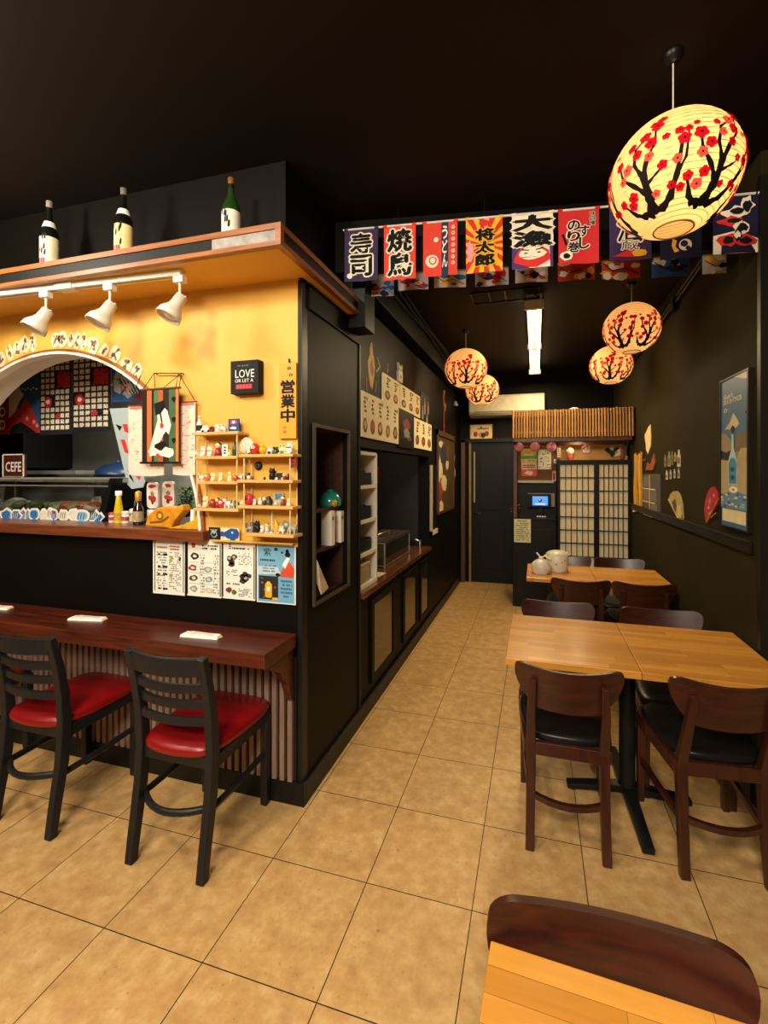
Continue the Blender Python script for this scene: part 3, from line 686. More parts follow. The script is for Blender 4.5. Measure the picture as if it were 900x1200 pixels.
def flagframe(u0,u1,v0,v1,row='front'):
    org,FY=HANG[row]
    # point on the vertical plane through the rod
    def hit(u,v):
        a=(u-CX)/F_PX; b=-(v-CY)/F_PX; d=Vector((a*CYW-SY,CYW+a*SY,b)); nrm=Vector((-math.sin(FY),math.cos(FY),0))
        o=Vector((org.x,org.y,0)); k=o.dot(nrm)/d.dot(nrm); return Vector((d.x*k,d.y*k,EYE+d.z*k))
    a,b=hit(u0,v0),hit(u1,v0); c=hit((u0+u1)/2,v1); top=hit((u0+u1)/2,v0)
    return a,math.hypot(b.x-a.x,b.y-a.y),top.z-c.z,b.z-a.z
def cloth(w,h,mat,seed,amp=.006):
    mb=M(); n=10
    mb.pr([(0,0),(0,-h),(w,-h),(w,0)],mat,0)
    return mb
def wave(mb,w,h,seed,amp,slope):
    R=random.Random(seed); ph=R.uniform(0,6); k=R.uniform(1.2,2)
    mb.warp(lambda x,y,z:(x,y+amp*math.sin(x/w*PI*k+ph)*(-z/h)-0.0,z+slope*x/w)); return mb
def sheet(mb,w,h,mat,n=12,y=0.):
    vs=[(w*i/n,y+dy,-h*j/6) for dy in (0,.0012) for j in range(7) for i in range(n+1)]; W=n+1; S=7*W
    fs=[]
    for j in range(6):
        for i in range(n):
            a=j*W+i; fs.append((a,a+W,a+W+1,a+1)); fs.append((S+a+1,S+a+W+1,S+a+W,S+a))
    mb.add(vs,fs,mat)
CL=lambda h:C(h,.8,var=.05,scale=30)
INKC=CL('#120e0e'); CREAM=CL('#f2e6cc'); REDC=CL('#d5251f'); ORNG=CL('#e4432a'); NAVY=CL('#1d1a3e'); PURP=CL('#3d2259'); GOLD=CL('#f0b322'); BLUEC=CL('#2d5fa0'); PINKC=CL('#e79aa0')
def flag(i,u0,u1,v0,v1,base,label,draw,row='front',Yoff=0.,group=None):
    org,fy=HANG[row]
    a,w,h,sl=flagframe(u0,u1,v0,v1,row)
    if row=='front':
        k=DZR/LR; zt=lw.z+math.hypot(a.x-lw.x,a.y-lw.y)*k; h+=zt-a.z; a.z=zt; sl=k*w
    else: sl=0.
    mb=M(); sheet(mb,w,h,base)
    draw(mb,w,h,random.Random(i*13+5))
    wave(mb,w,h,i,.006,sl)
    for k in (.04,.96): mb.tube([(w*k+dx,0,sl*k) for dx in (-.012,.012)],.008,base,8)
    return one(mb,'flag',label,'flag',(a.x,a.y,a.z),fy,group)
def d1(m,w,h,R):
    m.vtext('寿司',w*.5,-h*.92,-h*.08,w*.62,INKC,-.004,.035,CREAM,.06)
    m.line([(w*.72,-h*.08),(w*.82,-h*.2),(w*.70,-h*.5)],w*.06,REDC,-.003); m.disc(w*.16,-h*.9,w*.08,CREAM,-.003)
def d2(m,w,h,R):
    m.vtext('焼鳥',w*.5,-h*.95,-h*.06,w*.74,INKC,-.004,.04,CREAM,.06); m.disc(w*.3,-h*.1,w*.1,INKC,-.003,rz=h*.03)
def d3(m,w,h,R):
    m.rect(w*.54,w*.74,-h,0,CL('#1c2a4a'),-.002); m.vtext('うどん',w*.64,-h*.86,-h*.08,w*.15,CREAM,-.004,.03)
    for k in range(7): m.disc(w*.88,-h*(.12+.11*k),w*.05,CREAM,-.003,rz=h*.035); m.disc(w*.88,-h*(.12+.11*k),w*.025,ORNG,-.004,rz=h*.018)
    m.disc(w*.26,-h*.72,w*.19,CREAM,-.002); m.disc(w*.28,-h*.71,w*.12,ORNG,-.003); m.disc(w*.28,-h*.71,w*.08,CREAM,-.004); m.disc(w*.38,-h*.33,w*.07,CREAM,-.003)
def d4(m,w,h,R):
    for k in range(16):
        a0,a1=k*PI/8,k*PI/8+PI/16; L=1.2*h
        def cl(a):
            dx,dz=math.cos(a),math.sin(a); s_=min((w*.5)/abs(dx) if abs(dx)>1e-6 else 9,(h*.5)/abs(dz) if abs(dz)>1e-6 else 9); return (w*.5+dx*s_,-h*.5+dz*s_)
        m.pr([(w*.5,-h*.5),cl(a0),cl(a1)],REDC,-.002)
    m.vtext('将太郎',w*.52,-h*.9,-h*.2,w*.5,INKC,-.0045,.05,GOLD,.065); m.disc(w*.5,-h*.1,w*.14,REDC,-.003,rz=h*.06); m.disc(w*.12,-h*.6,w*.09,PINKC,-.003,rz=h*.2)
def d5(m,w,h,R):
    m.rect(0,w,-h,-h*.55,CL('#4a2a70'),-.0015); m.pr(blob(w*.5,-h*.78,w*.46,h*.2,14,.15,4),REDC,-.002); m.pr(blob(w*.5,-h*.74,w*.33,h*.12,12,.1,2),CREAM,-.003)
    m.pr([(w*.3,-h*.95),(w*.42,-h*.86),(w*.58,-h*.86),(w*.7,-h*.95)],REDC,-.0036)
    for k in (-1,1): m.disc(w*(.5+.16*k),-h*.73,w*.05,INKC,-.004,rz=h*.012); m.line([(w*(.5+.08*k),-h*.68),(w*(.5+.26*k),-h*.66)],h*.02,INKC,-.004)
    m.vtext('大漁',w*.5,-h*.62,-h*.03,w*.9,INKC,-.0045,.06,CREAM,.065)
def d6(m,w,h,R):
    m.vtext('のり巻',w*.38,-h*.80,-h*.2,w*.3,INKC,-.004,.03,CREAM,.065); m.vtext('すし',w*.64,-h*.74,-h*.3,w*.24,INKC,-.004,.03,CREAM,.065); m.vtext('味自慢',w*.84,-h*.32,-h*.06,w*.12,INKC,-.004,.02,CREAM,.065)
    m.pr(blob(w*.2,-h*.86,w*.15,h*.09,10,.2,5),CREAM,-.003); m.pr(blob(w*.2,-h*.86,w*.09,h*.05,8,.2,6),INKC,-.004); m.line([(w*.1,-h*.45),(w*.2,-h*.66),(w*.36,-h*.7)],w*.06,INKC,-.003)
def d7(m,w,h,R):
    m.text('酒',w*.5,-h*.42,w*.6,h*.5,INKC,-.004,.01,CREAM,.06); m.text('蔵',w*.5,-h*.72,w*.42,h*.2,PURP,-.004,.0,CREAM,.06); m.pr([(w*.08,-h*.93),(w*.5,-h*.8),(w*.62,-h*.95)],REDC,-.003); m.pr(blob(w*.72,-h*.88,w*.2,h*.07,10,.2,8),GOLD,-.003)
def d8(m,w,h,R):
    m.disc(w*.6,-h*.78,w*.16,CREAM,-.003); m.disc(w*.57,-h*.76,w*.09,NAVY,-.004); m.disc(w*.66,-h*.84,w*.06,NAVY,-.004); m.pr([(w*.3,-h*.66),(w*.4,-h*.7),(w*.36,-h*.8),(w*.46,-h*.88),(w*.34,-h*.9),(w*.27,-h*.78)],GOLD,-.003)
    m.text('鮨',w*.5,-h*.34,w*.5,h*.4,BLUEC,-.004,0,CREAM,.05)
def d9(m,w,h,R):
    m.pr([(0,-h),(w,-h),(w,-h*.78),(w*.5,-h*.62),(0,-h*.68)],CREAM,-.002)
    for (x,z,a,b,c,s) in ((.5,.3,.3,.1,'c',1),(.72,.2,.14,.16,'c',2),(.4,.45,.26,.08,'r',3),(.6,.58,.2,.12,'c',4),(.3,.78,.2,.1,'r',5),(.68,.8,.22,.1,'r',6),(.5,.7,.1,.1,'i',7)):
        m.pr(blob(w*x,-h*z,w*a,h*b,11,.35,s),{'c':CREAM,'r':REDC,'i':INKC}[c],-.0025-s*.0003)
        m.pr(blob(w*x,-h*z,w*a*.6,h*b*.6,9,.4,s+20),INKC if c!='i' else CREAM,-.006)
G1='front row of sushi flags on the white rod'
for i,(u0,u1,v0,v1,base,lab,d) in enumerate((
 (404,443,270,331,'#33204a','purple flag with two outlined characters, first from the bar side',d1),
 (450,487,266,329,'#e0402c','orange red flag with two big black characters, beside the purple one',d2),
 (496,536,260,325,'#dd3d2c','red flag with a dark blue stripe and a ramen bowl ring',d3),
 (546,589,254,321,'#f2b520','yellow flag with red sunburst rays and black characters',d4),
 (600,648,248,316,'#efe2c8','flag with two huge black characters over a white face on red and purple',d5),
 (654.5,702,243,311,'#cc1f24','bright red flag with small white outlined characters in columns',d6),
 (714,763,238,307,'#3a2152','purple flag with a red fan shape, half behind the big lantern',d7),
 (774,822,234,305,'#1c1936','navy flag with a white swirl and yellow leaf under the big lantern',d8),
 (836,891,229,299,'#1b1834','navy and cream flag with a leaping figure, last at the wall end',d9))):
    flag(i,u0,u1,v0,v1,CL(base),lab,d,'front',0,G1)
def deco(cols,kind):
    def f(m,w,h,R):
        for k in range(9):
            c=cols[R.randrange(len(cols))]; m.pr(blob(w*R.uniform(.1,.9),-h*R.uniform(.55,.95),w*R.uniform(.06,.2),h*R.uniform(.04,.1),10,.35,R.random()),c,-.002-.0003*k)
        m.line([(w*.05,-h*.65),(w*.3,-h*.82),(w*.6,-h*.75),(w*.95,-h*.92)],h*.02,INKC,-.006)
    return f
zs_=[]; ZR=2.66
G2='rear row of small patterned flags behind the front ones'
for i,(u0,u1,v1,vt,base,cols,lab) in enumerate((
 (432,461.5,348,334,'#b9c0c8',(NAVY,REDC,BLUEC),'pale grey rear flag with dark waves, below the purple flag'),
 (466,502,341,327,'#c9c2c4',(BLUEC,REDC,CREAM),'pale rear flag with a blue and red fish, below the orange red flag'),
 (509,546,338,324,'#d8c9b4',(REDC,GOLD,BLUEC),'rear flag with red and gold waves, below the ramen flag'),
 (557,596,336,320,'#c8c2cc',(REDC,REDC,NAVY),'pale rear flag with a red crab shape, below the sunburst flag'),
 (604,642,332,316,'#cfc4bd',(REDC,INKC,CREAM),'cream and red rear flag below the flag with the face'),
 (654,697,330,312,'#c0352c',(GOLD,INKC,CREAM),'red rear flag with a tan bird shape, below the bright red flag'),
 (705,750,328,309,'#c93a2c',(CREAM,CREAM,GOLD),'red and white rear flag with a golden fish, above the second lantern'),
 (764,808,326,306,'#27508c',(CREAM,CREAM,NAVY),'blue rear flag with white round shapes, below the navy swirl flag'),
 (823,870,322,305,'#b8b0a4',(CREAM,INKC,GOLD),'grey rear flag with faint strokes, nearest the right wall'))):
    org,fy=HANG['rear']; pt=flagframe(u0,u1,v1-(v1-vt)*2.6,v1,'rear')[0]
    o=flag(40+i,u0,u1,v1-(v1-vt)*2.6,v1,CL(base),lab,deco(cols,i),'rear',0,G2); zs_.append((o.location.copy(),))
p0,p1=zs_[0][0],zs_[-1][0]; fy=HANG['rear'][1]
t=thing('flag_rod','second rod just behind the first, carrying the rear row of small flags','rod',tuple(p0),fy)
LR2=math.hypot(p1.x-p0.x,p1.y-p0.y)+.3; pts=[(-.05,0,0)]+[(math.hypot(q[0].x-p0.x,q[0].y-p0.y)+.1,0,q[0].z-p0.z) for q in zs_]+[(LR2,0,p1.z-p0.z)]
p=M(); p.tube(pts,.006,C('#8d887c',.4),8); p.build('pole',t)
p=M(); p.ell(pts[0],.01,STEEL); p.ell(pts[-1],.01,STEEL); p.build('end_cap',t)
p=M()
for q in (pts[1],pts[5],pts[8]): p.tube([q,(q[0],0,2.97-p0.z)],.0015,STEEL,4)
p.build('hanging_wire',t)
# ================================================================== ON AND ABOVE THE BAR
def wallobj(mb,name,label,cat,u,v,X=None,Y=None,rz=0.,group=None,bevel=0.):
    p=at(u,v,X=X,Y=Y); return one(mb,name,label,cat,tuple(p),rz,group,bevel)
RS=random.Random(11)
# --- sake bottles on the soffit
def sake(u,vtop,label,glass,neck,lab,H,Yb=1.74,band=True):
    b=at(u,vtop,Y=Yb); z=stp+.002; H=b.z-z
    t=thing('sake_bottle',label,'bottle',(b.x,Yb,z),0,'sake bottles standing on the soffit')
    r=.041; g=M(); g.lathe([(r*.9,0),(r,.006),(r,H*.52),(r*.93,H*.58),(r*.62,H*.68),(r*.36,H*.76),(r*.3,H*.86),(r*.3,H*.95),(r*.34,H*.955),(r*.34,H*.985),(0,H*.985)],glass,n=24); g.build('glass_body',t)
    l=M(); l.lathe([(r*1.012,H*.10),(r*1.012,H*.50)],lab,n=24)
    R=random.Random(int(u))
    for k in range(7):
        a=-PI/2+R.uniform(-.75,.5); zz=H*R.uniform(.22,.46); rr=r*1.02
        l.add([(rr*math.cos(a+da),rr*math.sin(a+da),zz+dz) for da,dz in ((0,0),(.22,.006),(.25,.03),(.12,.034),(.02,.02))],[(0,1,2,3,4)],INK)
    if band:
        for a in (-2.0,-1.65,-1.35): l.add([(r*1.021*math.cos(a+da),r*1.021*math.sin(a+da),H*.13+dz) for da,dz in ((0,0),(.24,0),(.24,.034),(0,.034))],[(0,1,2,3)],C('#b3202a',.6))
    l.build('label',t)
    n_=M()
    n_.lathe([(r*.80,H*.635),(r*.56,H*.715)] if band else [(r*.31,H*.84),(r*.31,H*.9)],WHT if band else C('#17130f',.4),n=20); n_.build('neck_label',t)
    c=M(); c.lathe([(r*.35,H*.91),(r*.36,H*.995),(r*.3,H),(0,H)],neck,n=16); c.build('cap',t)
DG=C('#0d120b',.12,coat=.4); GR=C('#1e3a12',.12,coat=.4)
sake(58,236,'dark sake bottle with cream label on the soffit, nearest the left edge',DG,C('#8c8478',.4),C('#efe0b8',.6),.3)
sake(145,221,'dark sake bottle with yellowish label, the middle one on the soffit',DG,C('#6d6a66',.35),C('#efd58e',.6),.3)
sake(271,209,'green glass sake bottle nearest the corner of the soffit',GR,C('#a5622f',.4,.5),C('#e8dfc8',.6),.3,band=False)
# --- track light under the soffit
zt=sb+.004
pa,pb=at(-60,352,Z=zt-.015),at(214,320,Z=zt-.015)
t=thing('track_light','white track light with spot heads under the yellow soffit','track light',(pb.x,pb.y,zt))
TW=C('#d9d2c2',.4,var=.03); dx=pa.x-pb.x; dy=pa.y-pb.y; sl=dy/dx
p=M(); p.add([(x,sl*x+y,z) for x in (dx,0) for y in (-.018,.018) for z in (-.03,0)],[(0,1,3,2),(4,6,7,5),(0,4,5,1),(2,3,7,6),(0,2,6,4),(1,5,7,3)],TW); p.add([(x,sl*x+y,-.0305) for x in (dx,-.01) for y in (-.005,.005)],[(0,1,3,2)],C('#7d786c',.5)); p.obox((-.66,sl*-.66,-.018),(.10,.05,.036),TW,rz=math.atan(sl)); p.build('rail',t,bevel=.002)
for u in (48,123,205,-35):
    q=at(u,{48:340,123:331,205:321,-35:350}[u],Z=zt-.03); x=q.x-pb.x; y=sl*x
    h=M(); h.obox((x,y,-.045),(.05,.032,.03),TW,rz=math.atan(sl)); h.tube([(x,y,-.05),(x,y,-.125)],.006,TW,8)
    hd=h.build('spot_head',t,bevel=.002)
    RX=Matrix.Rotation(-.42,3,'X')@Matrix.Rotation(.28,3,'Y')
    s_=M(); s_.lathe([(.018,.02),(.026,.018),(.028,-.035),(.034,-.05),(.05,-.075),(.055,-.105),(.05,-.105),(.044,-.08),(.02,-.06)],TW,c=(x,y,-.135),n=24,M3=RX)
    s_.tube([Vector((x,y,-.125))+Vector((sx_*.034,0,0)) for sx_ in (-1,1)],.004,TW,6); s_.build('shade',hd)
    b=M(); b.lathe([(.0,-.10),(.03,-.098),(.042,-.088),(.03,-.07)],C('#e8e2d2',.25),c=(x,y,-.135),n=20,M3=RX); b.build('bulb',hd)
# --- paper cutouts around the arch
CUT=C('#e9d9b4',.7,var=.06,scale=40)
spots=[(2,421,9,17),(12,414,7,18),(21,409,8,17),(30,404,10,19),(39,402,7,19),(66,399,9,16),(74,398,9,17),(84,399,6,16),(91,399,7,18),(99,400,7,17),(110,405,10,18),(123,411,8,14),(135,416,11,18),(149,428,11,17),(161,436,9,18)]
desc=['swirl','tall slim figure','small bird','round face','narrow strip','curled shape','rounded fish','slim doodle','two stripes','leaning figure','pair of figures','small square doodle','crescent','bear shape','last step before the hanging scroll']
names=['cream paper cutout beside the arch at the left picture edge','cream paper cutout second from the left picture edge, slim','cream paper cutout third from the left edge above the arch','cream cutout with a round doodle, left of the gap above the arch','narrow cream cutout just left of the gap at the arch top','cream cutout just right of the gap at the arch top','wide cream cutout with a curl, second right of the arch top gap','slim cream cutout third right of the arch top gap','cream cutout with two strokes, fourth right of the gap','leaning cream cutout, fifth right of the gap above the arch','wide cream cutout with paired figures, sixth right of the gap','small cream cutout alone on the right shoulder of the arch','cream cutout with a dark crescent on the arch shoulder','cream cutout with a bear like doodle low on the arch shoulder','lowest cream cutout, nearest the hanging scroll']
for i,((u,v,w_,h_),lb) in enumerate(zip(spots,names)):
    c=at(u,v,Y=YW); w=w_*c.y/525*1.75; h=h_*c.y/525*1.35; m=M(); R=random.Random(50+i)
    ang=math.atan2(c.x-AX,c.z-AZ)*.7
    m.prism(blob(0,0,w*.6,h*.55,14,.16,i),-.004,0,CUT)
    for k in range(6): m.pr(blob(R.uniform(-.25,.25)*w,R.uniform(-.35,.35)*h,w*.15,h*.11,7,.5,i*9+k),C('#6a5a48' if R.random()<.7 else '#a8503a',.8),-.0046-.0002*k)
    m.line([(-w*.3,-h*.3),(0,h*.1),(w*.25,h*.35)],w*.07,C('#4a3e32',.8),-.006)
    ca,sa=math.cos(-ang),math.sin(-ang); m.warp(lambda x,y,z:(x*ca-z*sa,y,x*sa+z*ca))
    one(m,'paper_cutout',lb,'decoration',tuple(c),0,'paper cutouts around the arch')
# --- LOVE box sign and the vertical shop sign
a,b=at(277,426,Y=YW),at(309,462,Y=YW); w,h=b.x-a.x,a.z-b.z
t=thing('box_sign','small black square box sign reading LOVE on the yellow wall','sign',(a.x,YW,b.z))
m=M(); m.box(0,w,-.045,0,0,h,C('#080707',.6)); m.build('box',t,bevel=.002)
m=M(); m.text('LOVE',w*.52,h*.60,w*.68,h*.24,WHT,-.0458); m.text('OR LET A',w*.5,h*.39,w*.66,h*.10,WHT,-.0458); m.text('the special',w*.45,h*.84,w*.4,h*.05,C('#9a958c',.6),-.0458); m.rect(w*.2,w*.78,h*.14,h*.28,C('#a3182a',.6),-.0456)
for k in range(5): m.rect(w*(.24+.11*k),w*(.30+.11*k),h*.16,h*.26,C('#d9404a',.6),-.0459)
m.build('lettering',t)
a,b=at(329,427,Y=YW),at(349,514,Y=YW); w,h=b.x-a.x,a.z-b.z
t=thing('vertical_sign','orange vertical wooden sign with black characters beside the corner post','sign',(a.x,YW,b.z))
m=M(); m.box(0,w,-.016,0,0,h,C('#e39a22',.5,var=.08,scale=6)); m.build('board',t,bevel=.002)
m=M(); m.vtext('営業中',w*.52,h*.21,h*.78,w*.78,INK,-.0168,.035)
for k,zz in enumerate((.93,.84)): m.disc(w*(.6+.1*k),h*zz,w*.11,INK,-.0168,rz=h*.02); m.disc(w*(.6+.1*k),h*zz,w*.05,C('#e39a22',.5),-.0172,rz=h*.01)
m.vtext('中時',w*.35,h*.06,h*.17,w*.2,C('#6b4310',.6),-.0168)
m.build('lettering',t)
m=M(); m.lathe([(.004,0),(.004,.02),(.0,.024)],IRON,c=(w*.55,-.008,h+.0),n=8); m.build('nail',t)
# --- menus under the window
def menu(i,u0,v0,u1,v1,label):
    a,b=at(u0,v0,Y=YW),at(u1,v1,Y=YW); w,h=b.x-a.x,a.z-b.z; R=random.Random(i+70)
    t=thing('menu_sheet',label,'menu',(a.x,YW+.002,b.z),0,'menu sheets below the arch window')
    m=M(); m.box(0,w,-.006,0,0,h,C('#ece7da',.45,var=.02)); m.build('sheet',t)
    m=M(); F=C('#2b2723',.5)
    if i==0: m.rect(w*.05,w*.075,h*.05,h*.97,F,-.0066); m.rect(w*.95,w*.975,h*.05,h*.97,F,-.0066)
    if i in (1,2): m.rect(0.0,w*.025,h*.03,h*.97,F,-.0066); m.rect(w*.955,w*.985,h*.03,h*.93,F,-.0066)
    if i==0:
        scrib(m,w*.14,w*.46,h*.82,h*.88,1,C('#8a6d2a',.6),R,1,-.0068); scrib(m,w*.54,w*.88,h*.80,h*.9,2,C('#b9403a',.6),R,.9,-.0068)
        for z in (.72,.50,.36,.10):
            for x in (.2,.36,.43): m.pr(blob(w*x,h*z,w*.045,h*.022,8,.3,R.random()),INK,-.0068)
        scrib(m,w*.12,w*.44,h*.08,h*.78,15,C('#777067',.6),R,.55,-.0067); scrib(m,w*.52,w*.9,h*.06,h*.78,20,C('#857a62',.6),R,.55,-.0067)
        for z in (.68,.62,.34): m.pr(blob(w*.58,h*z,w*.06,h*.03,8,.3,R.random()),C('#9aa04a',.6),-.0068)
        m.pr(blob(w*.86,h*.66,w*.035,h*.04,8,.3,3),INK,-.0069)
    elif i==1:
        m.disc(w*.19,h*.9,w*.06,C('#c23a35',.6),-.0068); scrib(m,w*.45,w*.9,h*.83,h*.93,2,INK,R,.95,-.0068)
        for x,z,c in ((.22,.71,'#2b2620'),(.17,.50,'#9c2a2a'),(.62,.49,'#9aa3a6'),(.19,.32,'#4a3a1e'),(.64,.31,'#7e97a8'),(.2,.13,'#8f9498'),(.66,.12,'#c0b8a8')):
            m.pr(blob(w*x,h*z,w*.12,h*.055,10,.25,R.random()),C(c,.6),-.0068); m.pr(blob(w*x,h*z,w*.06,h*.028,8,.3,R.random()),C('#d8cbb4',.6),-.0070)
        scrib(m,w*.38,w*.52,h*.06,h*.76,14,C('#5b554d',.6),R,.6,-.0067); scrib(m,w*.78,w*.93,h*.06,h*.76,14,C('#5b554d',.6),R,.5,-.0067)
        for z in (.60,.41,.22): m.rect(w*.07,w*.93,h*z,h*z+.002,C('#9a948a',.6),-.0067)
    elif i==2:
        scrib(m,w*.2,w*.27,h*.86,h*.97,3,INK,R,1,-.0068); scrib(m,w*.3,w*.85,h*.86,h*.91,1,INK,R,.95,-.0068)
        for x,z in ((.22,.70),(.3,.64),(.36,.73),(.28,.60),(.62,.40),(.72,.36),(.80,.42),(.70,.44),(.62,.33)): m.pr(blob(w*x,h*z,w*.10,h*.045,9,.3,R.random()),C('#3a2f26',.6),-.0068)
        for x,z in ((.22,.71),(.36,.73),(.72,.38)): m.pr(blob(w*x,h*z,w*.05,h*.025,8,.3,R.random()),C('#b8a890',.6),-.0071)
        m.pr(blob(w*.2,h*.15,w*.09,h*.05,9,.2,5),C('#7e2a22',.6),-.0068); m.pr(blob(w*.36,h*.12,w*.08,h*.045,9,.2,6),C('#4a6a2a',.6),-.0069)
        scrib(m,w*.5,w*.9,h*.60,h*.82,8,C('#6b655c',.6),R,.6,-.0067); scrib(m,w*.12,w*.5,h*.40,h*.52,4,C('#6b655c',.6),R,.6,-.0067); scrib(m,w*.12,w*.55,h*.24,h*.29,1,C('#a33a30',.6),R,.9,-.0067); scrib(m,w*.5,w*.9,h*.05,h*.2,5,C('#6b655c',.6),R,.6,-.0067)
    else:
        m.rect(w*.03,w*.97,h*.02,h*.98,C('#6fa6c4',.5,var=.05),-.0064); m.pr([(w*.03,h*.62),(w*.55,h*.62),(w*.62,h*.50),(w*.03,h*.48)],C('#b9ccd2',.5),-.0066)
        m.text('紫',w*.28,h*.87,w*.2,h*.14,INK,-.0070); scrib(m,w*.1,w*.48,h*.70,h*.76,1,C('#27303a',.6),R,1,-.0068); scrib(m,w*.16,w*.5,h*.52,h*.66,3,C('#4a5a66',.6),R,.8,-.0069)
        m.pr([(w*.58,h*.46),(w*.95,h*.45),(w*.97,h*.60),(w*.86,h*.72),(w*.72,h*.66),(w*.62,h*.52)],C('#c8482a',.5),-.0070); m.pr([(w*.66,h*.66),(w*.78,h*.80),(w*.86,h*.78),(w*.74,h*.6)],C('#f0e4d2',.5),-.0072)
        m.disc(w*.80,h*.84,w*.07,C('#14100f',.5),-.0073,rz=h*.045); m.disc(w*.79,h*.9,w*.045,C('#14100f',.5),-.0073,rz=h*.03); m.disc(w*.5,h*.92,w*.05,C('#1e2430',.5),-.007,rz=h*.03); m.disc(w*.66,h*.87,w*.03,C('#1e2430',.5),-.007,rz=h*.02); m.disc(w*.55,h*.49,w*.06,C('#14100f',.5),-.0071,rz=h*.03)
        m.rect(w*.06,w*.56,h*.06,h*.46,C('#26262a',.5),-.0067); m.pr(rrect(w*.22,w*.40,h*.09,h*.34,w*.05),C('#e0a81e',.4),-.0070); m.disc(w*.31,h*.34,w*.05,C('#e8bd3a',.4),-.0071,rz=h*.03); m.rect(w*.27,w*.35,h*.2,h*.28,WHT,-.0073)
        for k in range(7): m.pr(blob(w*R.uniform(.1,.52),h*R.uniform(.08,.44),w*.03,h*.02,7,.4,k),C(('#b5442a','#d2a02a','#3d6a3a')[k%3],.6),-.0069)
        m.rect(w*.40,w*.56,h*.06,h*.10,C('#d9a51e',.5),-.0072); scrib(m,w*.62,w*.92,h*.1,h*.42,5,C('#2e5a80',.6),R,.7,-.0068)
    m.build('print',t)
menu(0,180,631,217,698,'white printed menu sheet with small pictures, leftmost of the four under the window')
menu(1,220,632,260,701,'white menu sheet with framed dishes and a red dot, second of the four')
menu(2,261.5,634,299.5,704,'white menu sheet with dark sushi rolls, third of the four')
menu(3,301.5,637,347,709,'blue sake poster sheet with a kimono figure and yellow bottle beside the corner post')
# --- hanging scroll, kimono cloths
YS=YW-.05
a,b=at(167,457,Y=YS),at(210,542,Y=YS); w,h=b.x-a.x,a.z-b.z
top=at(175,436,Y=YS); top2=at(207,436,Y=YS)
t=thing('hanging_scroll','green and orange striped scroll with a white robed figure over the arch edge','scroll',(a.x,YS,a.z))
m=M(); m.box(0,w,-.003,0,-h,0,CL('#2a2118'))
for x0,x1,c in ((.02,.14,'#1d1712'),(.14,.27,'#c2622a'),(.27,.33,'#221a12'),(.33,.45,'#4e6a3c'),(.45,.58,'#a8512a'),(.58,.74,'#2b2117'),(.74,.92,'#3f5a3a'),(.92,1,'#c0702e')): m.rect(w*x0,w*x1,-h,0,CL(c),-.0036)
m.pr([(w*x,-h*z) for x,z in ((.40,.25),(.55,.22),(.70,.30),(.80,.50),(.74,.62),(.66,.58),(.60,.62),(.5,.72),(.36,.80),(.42,.88),(.22,.92),(.20,.84),(.34,.60),(.44,.42))],CREAM,-.0044)
m.pr([(w*x,-h*z) for x,z in ((.34,.20),(.60,.16),(.64,.26),(.52,.34),(.38,.36))],INKC,-.005); m.pr(blob(w*.68,-h*.86,w*.22,h*.07,10,.2,3),CREAM,-.0047); m.pr(blob(w*.34,-h*.85,w*.16,h*.05,10,.2,4),CREAM,-.0048); m.pr(blob(w*.52,-h*.78,w*.14,h*.06,9,.3,5),INKC,-.0052)
m.pr(blob(w*.55,-h*.5,w*.05,h*.04,8,.3,6),REDC,-.0054); m.pr(blob(w*.44,-h*.9,w*.06,h*.03,8,.3,7),REDC,-.0056); m.line([(w*.5,-h*.30),(w*.56,-h*.46)],w*.04,INKC,-.0054)
for zz in (.15,.42,.7): m.pr(blob(w*.88,-h*zz,w*.06,h*.04,8,.3,8),INKC,-.0046)
m.build('cloth',t)
r=M(); r.tube([(-.01,-.003,0),(w+.01,-.003,0)],.006,C('#5a3a1c',.5),8); r.build('top_rod',t)
r=M(); r.tube([(-.01,-.003,-h),(w+.01,-.003,-h)],.006,IRON,8); r.build('bottom_rod',t)
r=M(); pk=[(top.x-a.x,.03,top.z-a.z),(top2.x-a.x,.03,top2.z-a.z)]
r.tube([pk[0],pk[1]],.0035,C('#6b4a20',.5),6); st=C('#3d2c14',.6)
for p0_,p1_ in ((pk[0],(.0,0,0)),(pk[0],(w*.35,0,0)),(pk[1],(w*.55,0,0)),(pk[1],(w,0,0))): r.tube([p0_,p1_],.002,st,5)
for q_ in pk: r.tube([q_,(q_[0],.05,q_[2])],.003,IRON,6)
r.build('hanging_string',t)
PK=C('#e8c9b6',.8,var=.05,scale=30); PK2=C('#d2685e',.8)
def kcloth(u0,v0,u1,v1,label,seed,drop,yy,rod=True):
    a=at(u0,v0,Y=yy); b=at(u1,v1,Y=yy); w,h=b.x-a.x,a.z-b.z; R=random.Random(seed)
    t=thing('kimono_cloth',label,'cloth',(a.x,yy,a.z),0,'pink and white cloths behind the scroll')
    m=M(); n=8
    def zz(x): return -h+drop*math.sin(x*PI*.9)
    pts=[(0,0)]+[(w*i/n,zz(i/n)) for i in range(n+1)]+[(w,0)]
    m.prism(pts,-.002,.002,PK)
    for k in range(34):
        x,z=w*R.uniform(.05,.95),-h*R.uniform(.05,.93); L=R.uniform(.008,.03); an=R.uniform(-.6,1.2)
        m.line([(x,z),(max(0,min(w,x+L*math.cos(an))),z+L*math.sin(an)*.8)],.0035,PK2 if R.random()<.7 else C('#b98a7a',.8),-.0028)
    m.rect(w*.04,w*.96,-h*.05,-h*.01,PK2,-.0026)
    m.build('cloth_panel',t)
    r=M(); r.tube([(-.01,0,.0),(w+.01,0,.0)],.004,C('#5a3a1c',.5),6); r.build('rod',t)
    return t,a,w
t_,a_,w_=kcloth(151,476,192,556,'pink patterned white cloth hanging behind the left of the scroll',5,-.01,YS+.03)
